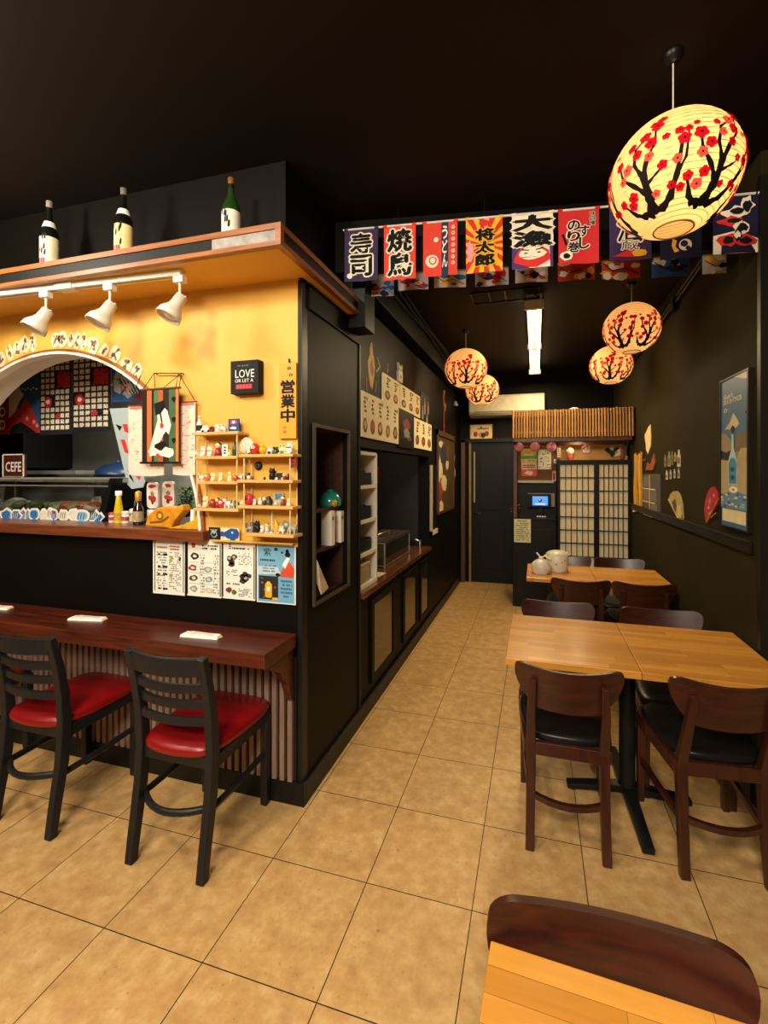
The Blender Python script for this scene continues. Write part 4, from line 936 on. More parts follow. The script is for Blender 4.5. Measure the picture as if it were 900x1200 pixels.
r=M(); q=at(165,440,Y=YS+.03); r.tube([(0,0,0),(q.x-a_.x,0,q.z-a_.z)],.002,st,5); r.build('string',t_)
t_,a_,w_=kcloth(203,472,229,556,'pink patterned white cloth hanging behind the right of the scroll, beside the shelf',6,-.006,YS+.03)
r=M(); q=at(209,437,Y=YS+.03); r.tube([(w_,0,0),(q.x-a_.x,0,q.z-a_.z),(0,0,0)],.002,st,5); r.build('string',t_)
# --- figurine display shelf
SD=.085; SHY=YW
def sx(u,v,dep=SD): return at(u,v,Y=SHY-dep)
t=thing('display_shelf','stepped pine display shelf with dowel uprights holding figurines on the yellow wall','shelf',(0,SHY,0))
rows={}
for key,u0,u1,v in (('A1',225,279,506),('A2',229,278,534.5),('A3',231,278,564),('A4',226,279,596),('B1',280,343,532),('B2',277,343,562.5),('B3',278,343,593),('B4',288,344,626)):
    a=sx(u0,v); b=sx(u1,v); z=(a.z+b.z)/2
    m=M(); m.box(a.x,b.x,-SD,0,z-.014,z,PINE); m.build('shelf_board',t,bevel=.002); rows[key]=(a.x,b.x,z)
for x,z0,z1 in ((rows['A1'][0]+.02,rows['A4'][2],rows['A1'][2]),(rows['A1'][1]-.015,rows['A4'][2],rows['A1'][2]),(rows['B1'][0]+.02,rows['B4'][2],rows['B1'][2]),(rows['B1'][1]-.02,rows['B4'][2],rows['B1'][2])):
    for y in (-.012,-SD+.012):
        m=M(); m.tube([(x,y,z0),(x,y,z1-.012)],.0035,C('#e3c486',.5),6); m.build('upright',t)
m=M(); a=sx(245,632,.05); b=sx(349,634,.05); m.box(a.x,XL-.03,-.042,0,1.240,1.247,YELLOW) ; m.build('bottom_ledge',t,bevel=.002); LEDGE_Z=1.247
# figurine kinds, base at z=0, height h
SK=C('#efd8b8',.45); EYE_=C('#120e0c',.4)
def fig(kind,h,c1,c2):
    m=M(); c1=C(c1,.35,var=.05); c2=C(c2,.35,var=.05)
    def ey(x,z,y,r): 
        for k in (-1,1): m.ell((k*x,y,z),r,EYE_,6,4)
    if kind=='cat':
        m.ell((0,0,h*.30),(h*.26,h*.22,h*.31),c1); m.ell((0,-h*.03,h*.68),(h*.25,h*.21,h*.21),c1)
        for k in (-1,1): m.lathe([(h*.085,0),(0,h*.16)],c1,c=(k*h*.14,0,h*.84),n=6); m.ell((k*h*.12,-h*.18,h*.08),(h*.08,h*.1,h*.07),c1,8,5)
        m.tube([(h*.22,-h*.06,h*.45),(h*.30,-h*.10,h*.7)],h*.07,c1,6); m.lathe([(h*.2,-.02*h),(h*.205,0),(h*.2,.03*h)],c2,c=(0,-.02*h,h*.5),n=10); ey(h*.09,h*.70,-h*.22,h*.03)
    elif kind=='daruma':
        m.ell((0,0,h*.48),(h*.45,h*.42,h*.5),c1); m.ell((0,-h*.18,h*.58),(h*.30,h*.26,h*.24),c2); ey(h*.12,h*.62,-h*.41,h*.055); m.tube([(-h*.1,-h*.42,h*.48),(h*.1,-h*.42,h*.48)],h*.02,EYE_,5)
    elif kind=='doll':
        m.lathe([(h*.24,0),(h*.27,h*.05),(h*.2,h*.4),(h*.13,h*.6),(0,h*.62)],c1,n=12); m.ell((0,0,h*.76),h*.2,SK); m.ell((0,h*.04,h*.82),(h*.21,h*.19,h*.17),c2); ey(h*.07,h*.75,-h*.18,h*.022); m.lathe([(h*.255,h*.0),(h*.26,h*.05)],c2,c=(0,0,h*.12),n=12)
    elif kind=='frog':
        m.ell((0,0,h*.36),(h*.42,h*.4,h*.36),c1); m.ell((0,-h*.16,h*.3),(h*.28,h*.25,h*.26),c2)
        for k in (-1,1): m.ell((k*h*.2,-h*.08,h*.78),h*.17,c1,8,6); m.ell((k*h*.2,-h*.22,h*.8),h*.07,EYE_,6,4); m.ell((k*h*.32,-h*.26,h*.08),(h*.14,h*.16,h*.08),c1,8,5)
    elif kind=='bird':
        m.ell((0,0,h*.42),(h*.32,h*.42,h*.42),c1); m.ell((0,-h*.14,h*.76),h*.24,c1); m.ell((0,-h*.22,h*.38),(h*.2,h*.22,h*.28),c2); m.lathe([(h*.07,0),(0,h*.16)],C('#d98a1e',.4),c=(0,-h*.36,h*.76),n=6,M3=Matrix.Rotation(PI/2,3,'X')); ey(h*.12,h*.82,-h*.32,h*.035); m.lathe([(h*.22,0),(h*.2,h*.06)],c2,n=10)
    elif kind=='bottle':
        m.lathe([(h*.17,0),(h*.18,h*.04),(h*.18,h*.55),(h*.08,h*.72),(h*.07,h*.9),(h*.085,h*.9),(h*.085,h),(0,h)],c1,n=12); m.lathe([(h*.184,h*.12),(h*.184,h*.45)],c2,n=12)
    elif kind=='pair':
        for k,s_ in ((-1,.95),(1,1)):
            m.ell((k*h*.34,0,h*.32*s_),(h*.3,h*.28,h*.33*s_),c1 if k<0 else c2); m.ell((k*h*.34,-h*.03,h*.74*s_),h*.23,SK if k<0 else c1); m.ell((k*h*.34,h*.05,h*.82*s_),(h*.22,h*.2,h*.15),EYE_)
            for q in (-1,1): m.ell((k*h*.34+q*h*.08,-h*.24,h*.74*s_),h*.03,EYE_,6,4)
    elif kind=='tablet':
        m.box(-h*.26,h*.26,-h*.07,h*.07,0,h,c1); 
        for z in (.75,.5,.28): m.rect(-h*.1,h*.1,h*(z-.07),h*(z+.07),c2,-h*.075)
    elif kind=='fan':
        pts=[(0,h*.02)]+[(h*.55*math.cos(a),h*.35+h*.62*math.sin(a)) for a in [-.2+ (PI+.4)*i/12 for i in range(13)]]
        m.prism(pts,-h*.06,h*.06,c1)
        for i in range(1,12,2): m.line([(0,h*.06),(pts[i+1][0]*.95,pts[i+1][1]*.97)],h*.02,c2,-h*.065)
        m.box(-h*.2,h*.2,-h*.12,h*.12,0,h*.06,c2)
    elif kind=='car':
        m.prism([(-h*.8,h*.15),(h*.8,h*.15),(h*.8,h*.55),(h*.45,h*.6),(h*.25,h),(-h*.45,h),(-h*.6,h*.58),(-h*.8,h*.5)],-h*.3,h*.3,c1)
        for x in (-.45,.45): m.lathe([(h*.2,-h*.33),(h*.2,h*.33)],c2,c=(x*h,0,h*.2),n=10,M3=Matrix.Rotation(PI/2,3,'X'))
    elif kind=='stick':
        m.lathe([(h*.12,0),(h*.10,h*.06),(h*.025,h*.1),(h*.03,h*.7),(h*.012,h)],c1,n=8); m.ell((0,0,h*.08),(h*.13,h*.1,h*.07),c2)
    elif kind=='banana':
        m.tube([(0,0,0),(h*.06,0,h*.3),(h*.04,0,h*.65),(-h*.06,0,h)],[h*.2,h*.22,h*.16,h*.04],c1,8); m.ell((0,0,h*.0+h*.1),(h*.22,h*.2,h*.1),c2)
    elif kind=='dog':
        m.ell((h*.1,0,h*.42),(h*.42,h*.24,h*.26),c1); m.ell((-h*.34,-h*.05,h*.74),(h*.24,h*.22,h*.24),c1); m.ell((-h*.48,-h*.12,h*.68),(h*.13,h*.12,h*.1),c2)
        for k in (-1,1): m.ell((-h*.3,k*h*.16,h*.92),(h*.07,h*.06,h*.12),c2)
        for x in (-.2,.38):
            for y in (-.14,.14): m.tube([(h*x,h*y,0),(h*x,h*y,h*.35)],h*.085,c1,6)
        m.tube([(h*.48,0,h*.5),(h*.6,0,h*.78)],h*.06,c2,6)
    return m
def put(key,u,kind,hpx,c1,c2,label,dy=-.045,name=None):
    x0,x1,z=rows[key]; p=at(u,500,Y=SHY+dy); h=hpx*SHY/525*1.38
    m=fig(kind,h,c1,c2); one(m,(name or {'cat':'cat_figurine','daruma':'daruma_figurine','doll':'doll_figurine','frog':'frog_figurine','bird':'bird_figurine','bottle':'bottle_figurine','pair':'pair_figurine','tablet':'tablet_ornament','fan':'fan_ornament','car':'toy_car','stick':'stick_ornament','banana':'banana_ornament','dog':'dog_figurine'}[kind]),label,'figurine',(p.x,SHY+dy,z),RS.uniform(-.25,.25),'figurines on the display shelf')
put('A1',234,'bottle',17,'#e8e2d8','#23242a','tall white and black bottle figure at the left end of the highest shelf')
put('A1',242.5,'car',7,'#efe6d8','#2a201c','low white toy with dark wheels on the highest shelf')
put('A1',248.3,'daruma',6.5,'#8a2a22','#3a1a14','tiny dark red ball figure between white figures on the highest shelf')
put('A1',254.5,'cat',9,'#f0e8dc','#c23a30','white cat figurine with red collar on the highest shelf')
put('A1',262,'frog',8.5,'#efe0d4','#d88a88','white and pink squat figure beside the blue card on the highest shelf')
put('A2',232,'frog',7,'#dfe6d0','#6a9a4a','tiny pale green figure at the left end of the second left shelf')
put('A2',238,'cat',11,'#f2ece0','#5a9a48','white cat figurine with green collar on the second left shelf')
put('A2',246,'cat',11,'#f0e8e0','#a83a34','white figurine with red collar beside the tall red doll')
put('A2',255.8,'doll',14,'#9c2630','#4a1420','tall dark red doll on the second left shelf')
put('A2',264,'tablet',11.5,'#ece6da','#23201e','white upright plaque with dark marks on the second left shelf')
put('A2',270.5,'bird',7,'#e2b64a','#f0e0b0','small yellow bird figure right of the white plaque')
put('A2',275.5,'bottle',14,'#1f4a42','#163630','dark green bottle shaped figure at the shelf step',-.07)
put('A3',235.5,'dog',8.5,'#efe8da','#c99a6a','white dog figurine at the left end of the third left shelf')
put('A3',242.8,'daruma',8,'#d8742a','#efe0c0','orange round figure on the third left shelf')
put('A3',249.5,'cat',8.5,'#f0ead8','#d8a03a','white and yellow cat figurine on the third left shelf')
put('A3',259,'cat',9,'#efe6c8','#e0b030','pale yellow cat figurine in the middle of the third left shelf')
put('A3',269.5,'doll',9.5,'#efdca8','#e6c88a','cream round doll near the right end of the third left shelf')
put('A3',276.3,'daruma',6,'#c8402a','#e8a070','small orange red ball at the front of the third shelf step',-.075)
put('A4',234,'frog',4,'#ece6dc','#d9d0c0','tiny white figure at the left end of the lowest left shelf')
put('A4',241,'cat',12,'#ecd9a6','#d9a05a','cream cat figurine on the lowest left shelf')
put('A4',249.5,'daruma',9,'#9c2c22','#c86a4a','dark red ball figure on the lowest left shelf')
put('A4',254.8,'doll',10,'#8e241e','#5a1814','slim red brown doll on the lowest left shelf')
put('A4',260.3,'daruma',9,'#c23a2c','#f0e2d4','red figure with white face on the lowest left shelf')
put('A4',266.5,'dog',10,'#dcd8d0','#5a5a5e','grey and white dog figurine on the lowest left shelf')
put('A4',272.3,'dog',8,'#b8b8ba','#3e4044','small grey striped dog figure on the lowest left shelf')
put('A4',277.3,'bird',8,'#2c4a3a','#5a6a50','dark green bird figure at the right end of the lowest left shelf')
put('B1',289.5,'fan',17,'#e9e0c4','#3a7a6a','white shell fan ornament on a green base atop the right shelf')
put('B1',298.6,'daruma',11,'#c42a26','#f2e8dc','red and white round figure on the top right shelf')
put('B1',308,'bird',10,'#e6c022','#d89a1e','yellow bird figure on the top right shelf')
put('B1',316.5,'frog',7.5,'#f0ebe2','#2a2622','white squat figure with dark belly on the top right shelf')
put('B1',323.5,'frog',7.5,'#2a2a28','#5a6a4a','black squat figure on the top right shelf')
put('B1',332,'frog',9.5,'#d9dcae','#6f9a4c','cream and green frog figure on the top right shelf')
put('B1',339.5,'cat',12,'#efe9dc','#3a3a34','white cat figurine at the right end of the top right shelf')
put('B2',282,'frog',6,'#efe6dc','#c86a60','tiny white figure left of the dark pair on the second right shelf')
put('B2',289,'pair',7,'#35322e','#e6ded2','dark and white pair of figures on the second right shelf')
put('B2',296,'daruma',3.5,'#7a4a26','#a86a3a','tiny brown ball under the black disc')
put('B2',310,'daruma',3,'#3a2a1c','#8a5a2a','tiny dark bead left of the black cat figure')
put('B2',319,'cat',12,'#201d1c','#4a4440','black cat figurine on the second right shelf')
put('B2',328.5,'car',6.5,'#2e2a2a','#d9cfc4','dark toy car on the second right shelf')
put('B2',335.5,'pair',6.5,'#a83028','#2a2422','red and black pair of figures at the right of the second right shelf')
put('B3',283.5,'frog',4.5,'#f0eadc','#d8c8a0','tiny white figure left of the rose red figure')
put('B3',292,'daruma',11.5,'#c2303a','#8e1e2c','rose red round figure on the third right shelf')
put('B3',298.3,'cat',6.5,'#f0e6dc','#c24a40','small white cat beside the rose red figure')
put('B3',307.5,'pair',8,'#e6dfd0','#3a352e','white and dark pair of figures on the third right shelf')
put('B3',315.8,'bird',9,'#33322c','#6a6a5a','dark bird figure left of the glass sign on the third right shelf')
put('B3',323,'frog',4,'#e6e2da','#9a9a9a','tiny pale figure in front of the glass sign')
put('B3',331.5,'doll',9.5,'#8a3a2a','#3a2018','red brown doll right of the glass sign')
put('B3',338.3,'cat',7,'#efe4d4','#b0382e','small white and red cat at the right end of the third right shelf')
put('B4',291.8,'dog',8.5,'#8d8f92','#4a4c50','grey dog figure at the left end of the lowest right shelf')
put('B4',296.6,'bird',9.5,'#4a5054','#a8a8a4','slate bird figure behind the black cat on the lowest right shelf',-.02)
put('B4',301.8,'cat',12,'#1d1c1e','#5a4a3a','black cat figure on the lowest right shelf')
put('B4',307.2,'cat',7.5,'#f0e6d6','#c89a5a','small white cat between the black cat and brown doll')
put('B4',313,'doll',9.5,'#d9cdbb','#5a3420','white doll with brown hair on the lowest right shelf')
put('B4',318.8,'stick',21,'#c9c4b8','#8a857c','thin grey upright stick ornament on the lowest right shelf')
put('B4',323.5,'banana',13,'#d8a51e','#5a4416','yellow banana shaped ornament on the lowest right shelf')
put('B4',330.3,'frog',7.5,'#efe8dc','#a86a3a','white and brown squat figure on the lowest right shelf')
put('B4',335.2,'bird',11.5,'#6a7a64','#9a9a86','grey green bird figure near the right end of the lowest right shelf',-.02)
put('B4',341,'dog',11,'#a9a9a6','#6a6a68','grey and white dog figure at the right end of the lowest right shelf')
# cards, disc, hanging tag, glass sign
x0,x1,z=rows['A1']; a=at(268.5,500,Y=YW-.03); b=at(281,500,Y=YW-.03); w=b.x-a.x; h=.066
m=M(); m.box(0,w,-.006,0,0,h,C('#1f3d78',.5)); m.pr(rrect(w*.2,w*.8,h*.62,h*.88,w*.08),C('#c2404a',.5),-.0066); m.disc(w*.5,h*.76,w*.12,WHT,-.0070); m.pr(blob(w*.5,h*.33,w*.3,h*.1,10,.25,3),WHT,-.0066)
one(m,'picture_card','blue card with a red patch and white fish standing on the highest shelf','card',(a.x,YW-.03,z))
a=at(245.5,620,Y=YW-.02); b=at(257.8,620,Y=YW-.02); w=b.x-a.x; h=.060
m=M(); m.box(0,w,-.005,0,0,h,C('#1a1c24',.5)); m.pr(blob(w*.5,h*.45,w*.34,h*.28,10,.2,4),C('#8a9098',.5),-.0056); m.pr(blob(w*.5,h*.42,w*.2,h*.2,9,.2,5),C('#1a1c24',.5),-.006)
for k in range(5): m.line([(w*.5,h*.45),(w*(.2+.15*k),h*.85)],w*.05,C('#b8bcc0',.5),-.0062)
one(m,'picture_card','dark card with a pale branching print beside the blue whale','card',(a.x,YW-.02,LEDGE_Z))
a=at(259.5,620,Y=YW-.02); b=at(281,620,Y=YW-.02); w=b.x-a.x; h=.060; m=M(); m.box(0,w,-.005,0,0,h,C('#e0d2b0',.5)); BL=C('#1f4f95',.45)
m.prism([(w*x,h*z) for x,z in ((.02,.62),(.12,.72),(.2,.60),(.34,.74),(.6,.98),(.9,.92),(1,.6),(.96,.28),(.8,.16),(.74,.0),(.58,.0),(.6,.12),(.4,.2),(.22,.42),(.08,.3))],-.014,-.005,BL); m.disc(w*.7,h*.66,w*.05,WHT,-.0146); m.disc(w*.71,h*.65,w*.022,INK,-.015)
one(m,'whale_plaque','blue wooden whale on a cream card under the display shelf','decoration',(a.x,YW-.02,LEDGE_Z))
p=at(302,546,Y=YW-.01); m=M(); m.lathe([(.021,0),(.022,.004),(.018,.012),(.0,.013)],C('#17151a',.4),n=20,M3=Matrix.Rotation(PI/2,3,'X')); m.disc(0,0,.012,C('#55535a',.4),-.0136); m.disc(0,0,.007,C('#17151a',.4),-.0142)
one(m,'round_plaque','black round disc mounted on the wall between two shelf boards','decoration',(p.x,YW,p.z))
p=at(344,533,Y=YW-.06); q=at(344,549,Y=YW-.06); L=p.z-q.z; m=M(); m.tube([(0,0,0),(0,0,-.012)],.002,C('#8a1e1a',.6),5); m.box(-.013,.013,-.004,.004,-L,-.012,C('#a3261c',.6)); 
for k in range(3): m.rect(-.008,.008,-L+.008+.016*k,-L+.017+.016*k,C('#5a1410',.6),-.0046)
one(m,'hanging_charm','dark red charm hanging from the right end of the top right shelf','charm',(p.x,YW-.06,rows['B1'][2]-.002))
a=at(321,590,Y=YW-.015); b=at(332.5,590,Y=YW-.015); w=b.x-a.x; m=M(); GB=C('#b8b09a',.2,trans=.0); m.box(0,w,-.004,0,0,.062,GB); m.text('鯛',w*.5,.041,w*.7,.03,C('#4a6f8a',.5),-.0046,.02)
one(m,'glass_sign','small pale upright sign with blue lettering behind the third right shelf figures','sign',(a.x,YW-.015,rows['B3'][2]))
# ================================================================== BEHIND THE ARCH
NY=2.34
def noren_panel(u0,u1,v0,v1,yy=NY,botu=None):
    a=at(u0,v0,Y=yy); b=at(u1,v1,Y=yy); return a,b.x-a.x,a.z-b.z
# rod the curtains hang from
a=at(-20,428,Y=NY); b=at(178,428,Y=NY); ZR_=a.z
t=thing('curtain_rod','dark rod carrying the curtains inside the arch','rod',(a.x-.5,NY,ZR_))
m=M(); m.tube([(0,0,0),(b.x-a.x+.55,0,0)],.008,IRON,8); m.build('pole',t)
m=M(); m.ell((0,0,0),.014,IRON); m.ell((b.x-a.x+.55,0,0),.014,IRON); m.build('end_cap',t)
m=M()
for x in (.1,(b.x-a.x+.55)*.5,b.x-a.x+.5): m.tube([(x,0,0),(x,0,2.45-ZR_)],.004,IRON,6)
m.build('hanger',t)
KJ='鮪鯛鯖鰻鮭鮃鰯鰹鱈鮎鯉鰤鯵鱒鮑鰆鮒鯨鱚鰈'
BLKC=CL('#15171e')
def kanji_noren(i,u0,u1,v1,label):
    a,w,h=noren_panel(u0,u1,428,v1); R=random.Random(i)
    m=M(); m.box(0,w,-.002,.002,-h,0,BLKC); rows_=12; k=0
    red=[(2.3,.62,.20,.16,'祭'),]
    for r in range(rows_):
        z=-h*(.05+.078*(r+.0)); n=6
        for c in range(n):
            x=w*(.10+.155*c)
            if 2<=r<=4 and c>=3: continue
            if 6<=r<=7 and c in ((1,2) if i==1 else (0,1)): continue
            if r==9 and c in ((3,) if i==1 else (4,)): continue
            m.text(KJ[(i*7+r*5+c*3)%len(KJ)],x,z,w*.115,h*.056,CREAM,-.0028,.05)
    m.text('鮨',w*.76,-h*.285,w*.4,h*.21,C('#c01f22',.8),-.003,.04)
    m.pr(blob(w*.27 if i==1 else w*.2,-h*.57,w*.13,h*.07,10,.2,i),C('#c01f22',.8),-.003); m.pr(blob(w*.27 if i==1 else w*.2,-h*.57,w*.06,h*.03,10,.2,i+4),CREAM,-.0036)
    m.pr(blob(w*.58,-h*.76,w*.09,h*.035,9,.2,i+9),C('#c01f22',.8),-.003)
    for k in (.1,.37,.63,.9): m.tube([(w*k-.012,0,0),(w*k+.012,0,0)],.012,BLKC,8)
    one(m,'noren_curtain',label,'curtain',(a.x,NY,ZR_),0,'curtains hung inside the arch')
kanji_noren(1,47,84,515,'black curtain panel with white fish characters, left of the pair inside the arch')
kanji_noren(2,85,130,515,'black curtain panel with white fish characters, right of the pair inside the arch')
BLUE1=CL('#1f4f86')
a,w,h=noren_panel(11,47,428,510); m=M(); m.box(0,w,-.002,.002,-h,0,BLUE1)
m.pr([(w*x,-h*z) for x,z in ((0,.82),(.2,.62),(.36,.66),(.58,.5),(.82,.72),(1,.95),(1,1),(0,1))],C('#a8231f',.8),-.0028)
m.pr([(w*x,-h*z) for x,z in ((0,.3),(.1,.2),(.2,.32),(.32,.28),(.4,.42),(.5,.46),(.35,.55),(.2,.7),(0,.78))],C('#cfc7b4',.8),-.003); m.pr([(w*x,-h*z) for x,z in ((0,1),(.1,.9),(.4,.84),(.7,.93),(.9,1))],INKC,-.0034)
for k in range(6): m.pr(blob(w*(.45+.09*k),-h*(.38+.02*(k%2)),w*.03,h*.012,7,.4,k),CREAM,-.0032)
for x,z in ((.82,.85),(.6,.8),(.92,.9)): m.disc(w*x,-h*z,w*.05,C('#d98a6a',.8),-.0036)
for k in (.2,.8): m.tube([(w*k-.012,0,0),(w*k+.012,0,0)],.012,BLUE1,8)
one(m,'noren_curtain','blue curtain panel with a white wave and a red mountain, left of the black pair','curtain',(a.x,NY,ZR_),0,'curtains hung inside the arch')
a,w,h=noren_panel(131,168,428,484); m=M(); m.box(0,w,-.002,.002,-h,0,BLUE1)
R=random.Random(4)
for k in range(10): m.pr(blob(w*R.uniform(.1,.6),-h*R.uniform(.4,.95),w*R.uniform(.06,.16),h*R.uniform(.04,.1),9,.4,k),C('#b9b6ac',.8),-.0028-.0002*k)
for k in range(5): m.line([(w*(.3+.1*k),-h*.5),(w*(.6+.09*k),-h*.85)],w*.03,CREAM,-.005)
m.pr([(w*.7,-h),(w,-h*.72),(w,-h)],C('#7a1c1c',.8),-.0053); m.disc(w*.45,-h*.72,w*.05,REDC,-.0055)
for k in (.2,.8): m.tube([(w*k-.012,0,0),(w*k+.012,0,0)],.012,BLUE1,8)
one(m,'noren_curtain','blue curtain panel with pale splashes, right of the black pair inside the arch','curtain',(a.x,NY,ZR_),0,'curtains hung inside the arch')
a,w,h=noren_panel(-24,11,428,509); m=M(); RD=CL('#8e1d1e'); m.box(0,w,-.002,.002,-h,0,RD)
for k in range(3): m.disc(w*.76,-h*(.50+.18*k),w*.12,CREAM,-.0028); m.disc(w*.79,-h*(.50+.18*k),w*.07,RD,-.0034)
for k in (.2,.8): m.tube([(w*k-.012,0,0),(w*k+.012,0,0)],.012,RD,8)
one(m,'noren_curtain','red curtain panel with white rings at the left picture edge inside the arch','curtain',(a.x,NY,ZR_),0,'curtains hung inside the arch')
# leaning patterned board/cloth at the right inside the arch
pts=[at(u,v,Y=2.2) for u,v in ((129,479),(150,478),(170,565),(168,571),(155,573),(150,568))]; o=pts[0]
m=M(); m.prism([(p.x-o.x,p.z-o.z) for p in pts],-.004,.004,CL('#a3b3b6'))
P=lambda u,v:(at(u,v,Y=2.2).x-o.x,at(u,v,Y=2.2).z-o.z)
m.pr([P(*q) for q in ((142,515),(147,515),(152,532),(147,530))],REDC,-.005); m.pr([P(*q) for q in ((136,497),(144,500),(141,505))],INKC,-.005); m.pr([P(*q) for q in ((144,497),(150,497),(152,508),(147,506))],REDC,-.005); m.pr([P(*q) for q in ((150,550),(156,560),(158,566),(153,560))],INKC,-.005); m.pr([P(*q) for q in ((160,558),(166,558),(164,563))],REDC,-.005)
m.tube([(0.02,0,0),(.03,0,ZR_-o.z)],.002,IRON,5); m.tube([(.09,0,0),(.085,0,ZR_-o.z)],.002,IRON,5)
one(m,'cloth_banner','pale blue cloth banner with red and black marks hanging askew inside the arch','banner',tuple(o))
# kitchen equipment far behind
m=M(); a=at(-30,512,Y=2.95); b=at(76,546,Y=2.95)
t=thing('kitchen_hood','black oven cabinet against the kitchen wall behind the display case','oven',(a.x,3.02,b.z-.02))
m=M(); w=b.x-a.x; h=a.z-b.z+.05; m.box(0,w,-.40,0,0,h,C('#0c0c0c',.4)); m.build('body',t,bevel=.004)
m=M(); m.box(w*.35,w*.68,-.412,-.40,h*.12,h*.82,C('#17130f',.15)); m.build('door',t,bevel=.004)
m=M(); m.tube([(w*.38,-.43,h*.78),(w*.66,-.43,h*.78)],.008,STEEL,8); m.tube([(w*.40,-.41,h*.78),(w*.40,-.43,h*.78)],.005,STEEL,6); m.tube([(w*.64,-.41,h*.78),(w*.64,-.43,h*.78)],.005,STEEL,6); m.build('handle',t)
m=M(); m.box(-5.3,-1.50,2.60,3.0,1.0,1.04,C('#8d8c86',.35,.7)); m.box(-5.3,-1.50,2.62,3.0,0,1.0,C('#1a1a19',.5)); one(m,'kitchen_counter','steel topped kitchen counter running behind the display case','counter')
a=at(-30,548,Y=2.62); b=at(92,556,Y=2.62)
t=thing('kitchen_shelf','pale steel pass shelf above the kitchen counter behind the display case','shelf',(a.x,2.6,b.z))
m=M(); w=b.x-a.x; m.box(0,w,0,.28,0,.03,C('#a9a79e',.3,.6)); m.build('shelf_board',t,bevel=.003)
for x in (w*.1,w*.9):
    m=M(); m.tube([(x,.25,1.04-b.z),(x,.25,0)],.012,STEEL,8); m.build('post',t)
p=at(131,556,Y=2.8); t=thing('blue_cooker','dark blue covered pot on the kitchen counter right of the curtains','pot',(p.x+.06,2.80,1.04))
H=p.z-1.04; m=M(); m.lathe([(.14,0),(.15,.02),(.15,H),(.0,H)],C('#14171c',.4),n=24); m.build('body',t); m=M(); m.lathe([(.155,H),(.15,H+.03),(.09,H+.075),(.02,H+.09),(0,H+.09)],C('#1d355e',.35),n=24); m.build('lid',t); m=M(); m.ell((0,0,H+.10),.016,C('#2a4a7e',.3)); m.build('knob',t)
# sushi display case
CYf=2.10
a=at(-40,560,Y=CYf); b=at(137,560,Y=CYf); w=b.x-a.x
t=thing('display_case','long refrigerated glass display case of fish inside the arch','display case',(a.x,CYf,1.289))
zt_=at(60,560,Y=CYf).z-1.289; zb=at(60,597,Y=CYf).z-1.289
BK=C('#0f0f10',.35)
m=M(); m.box(0,w-.02,0,.34,0,zb-.03,BK); m.box(0,w-.02,-.006,0,0,zb-.012,BK); m.build('base',t,bevel=.003)
m=M(); m.box(0,w-.02,.06,.34,zt_-.028,zt_,C('#b3ada0',.3,.6)); m.build('top_rail',t,bevel=.004)
m=M(); m.tube([(0,.0,zt_-.05),(w-.06,.0,zt_-.05)],.006,C('#8f8a80',.3,.6),8); m.build('front_rail',t)
G_=bpy.data.materials.new('case_glass'); G_.use_nodes=True; nb_=G_.node_tree.nodes; l_=G_.node_tree.links
tr_=nb_.new('ShaderNodeBsdfTransparent'); gl_=nb_.new('ShaderNodeBsdfGlossy'); gl_.inputs['Roughness'].default_value=.05; fr_=nb_.new('ShaderNodeFresnel'); fr_.inputs['IOR'].default_value=1.45; mx_=nb_.new('ShaderNodeMixShader'); tr_.inputs['Color'].default_value=(.86,.92,.88,1)
l_.new(fr_.outputs[0],mx_.inputs[0]); l_.new(tr_.outputs[0],mx_.inputs[1]); l_.new(gl_.outputs[0],mx_.inputs[2]); l_.new(mx_.outputs[0],nb_['Material Output'].inputs['Surface'])
m=M(); m.add([(0,0,zb-.03),(w-.06,0,zb-.03),(w-.06,0,zt_-.05),(0,0,zt_-.05)],[(0,1,2,3)],G_); m.add([(0,0,zt_-.05),(w-.06,0,zt_-.05),(w-.03,.06,zt_-.01),(0,.06,zt_-.01)],[(0,1,2,3)],G_); m.build('glass_front',t)
m=M(); m.prism([(w-.16,0),(w-.1,0),(w-.02,zt_),(w-.05,zt_)],-.004,.0,BK); m.add([(w-.10,0,0),(w-.02,0,zt_),(w-.02,.34,zt_),(w-.10,.34,0)],[(0,1,2,3)],BK); m.build('end_frame',t)
# fish in the case
FISH=[(-1,'fish_fillet','#c9c6b4','#7a8a60'),(8,'fish_fillet','#8f9a7e','#5a6a4a'),(20,'wrapped_tray','#b9b7a8','#8a8f7a'),(31,'fish_fillet','#6a7a4e','#9aa27e'),(42,'greens','#4a5a34','#6a7a44'),(54,'greens','#5a6a3a','#7d8a58'),(66,'greens','#566638','#8a9460'),(77,'fish_fillet','#c7bfa6','#9aa07a'),(88,'fish_block','#b5452e','#d97a5a'),(97,'fish_fillet','#c9b48e','#a8a06a'),(105,'fish_block','#c2402e','#e08a6a'),(113,'fish_fillet','#d9cdb4','#b8503a')]
LBF=['pale fish fillet at the left edge of the display case','grey green fish fillet, second from the left edge in the case','pale wrapped tray behind the left glass of the case','olive fish fillet left of the dark greens in the case','dark green leaf heap, left one of three in the case','dark green leaf heap, middle one of three in the case','green leaf heap, right one of three in the case','beige fish fillet just right of the greens in the case','red fish block leaning beside a white wedge in the case','tan fish fillet between two red fish blocks in the case','orange red fish block near the right end of the case','pale and red fish fillet at the right end of the case']
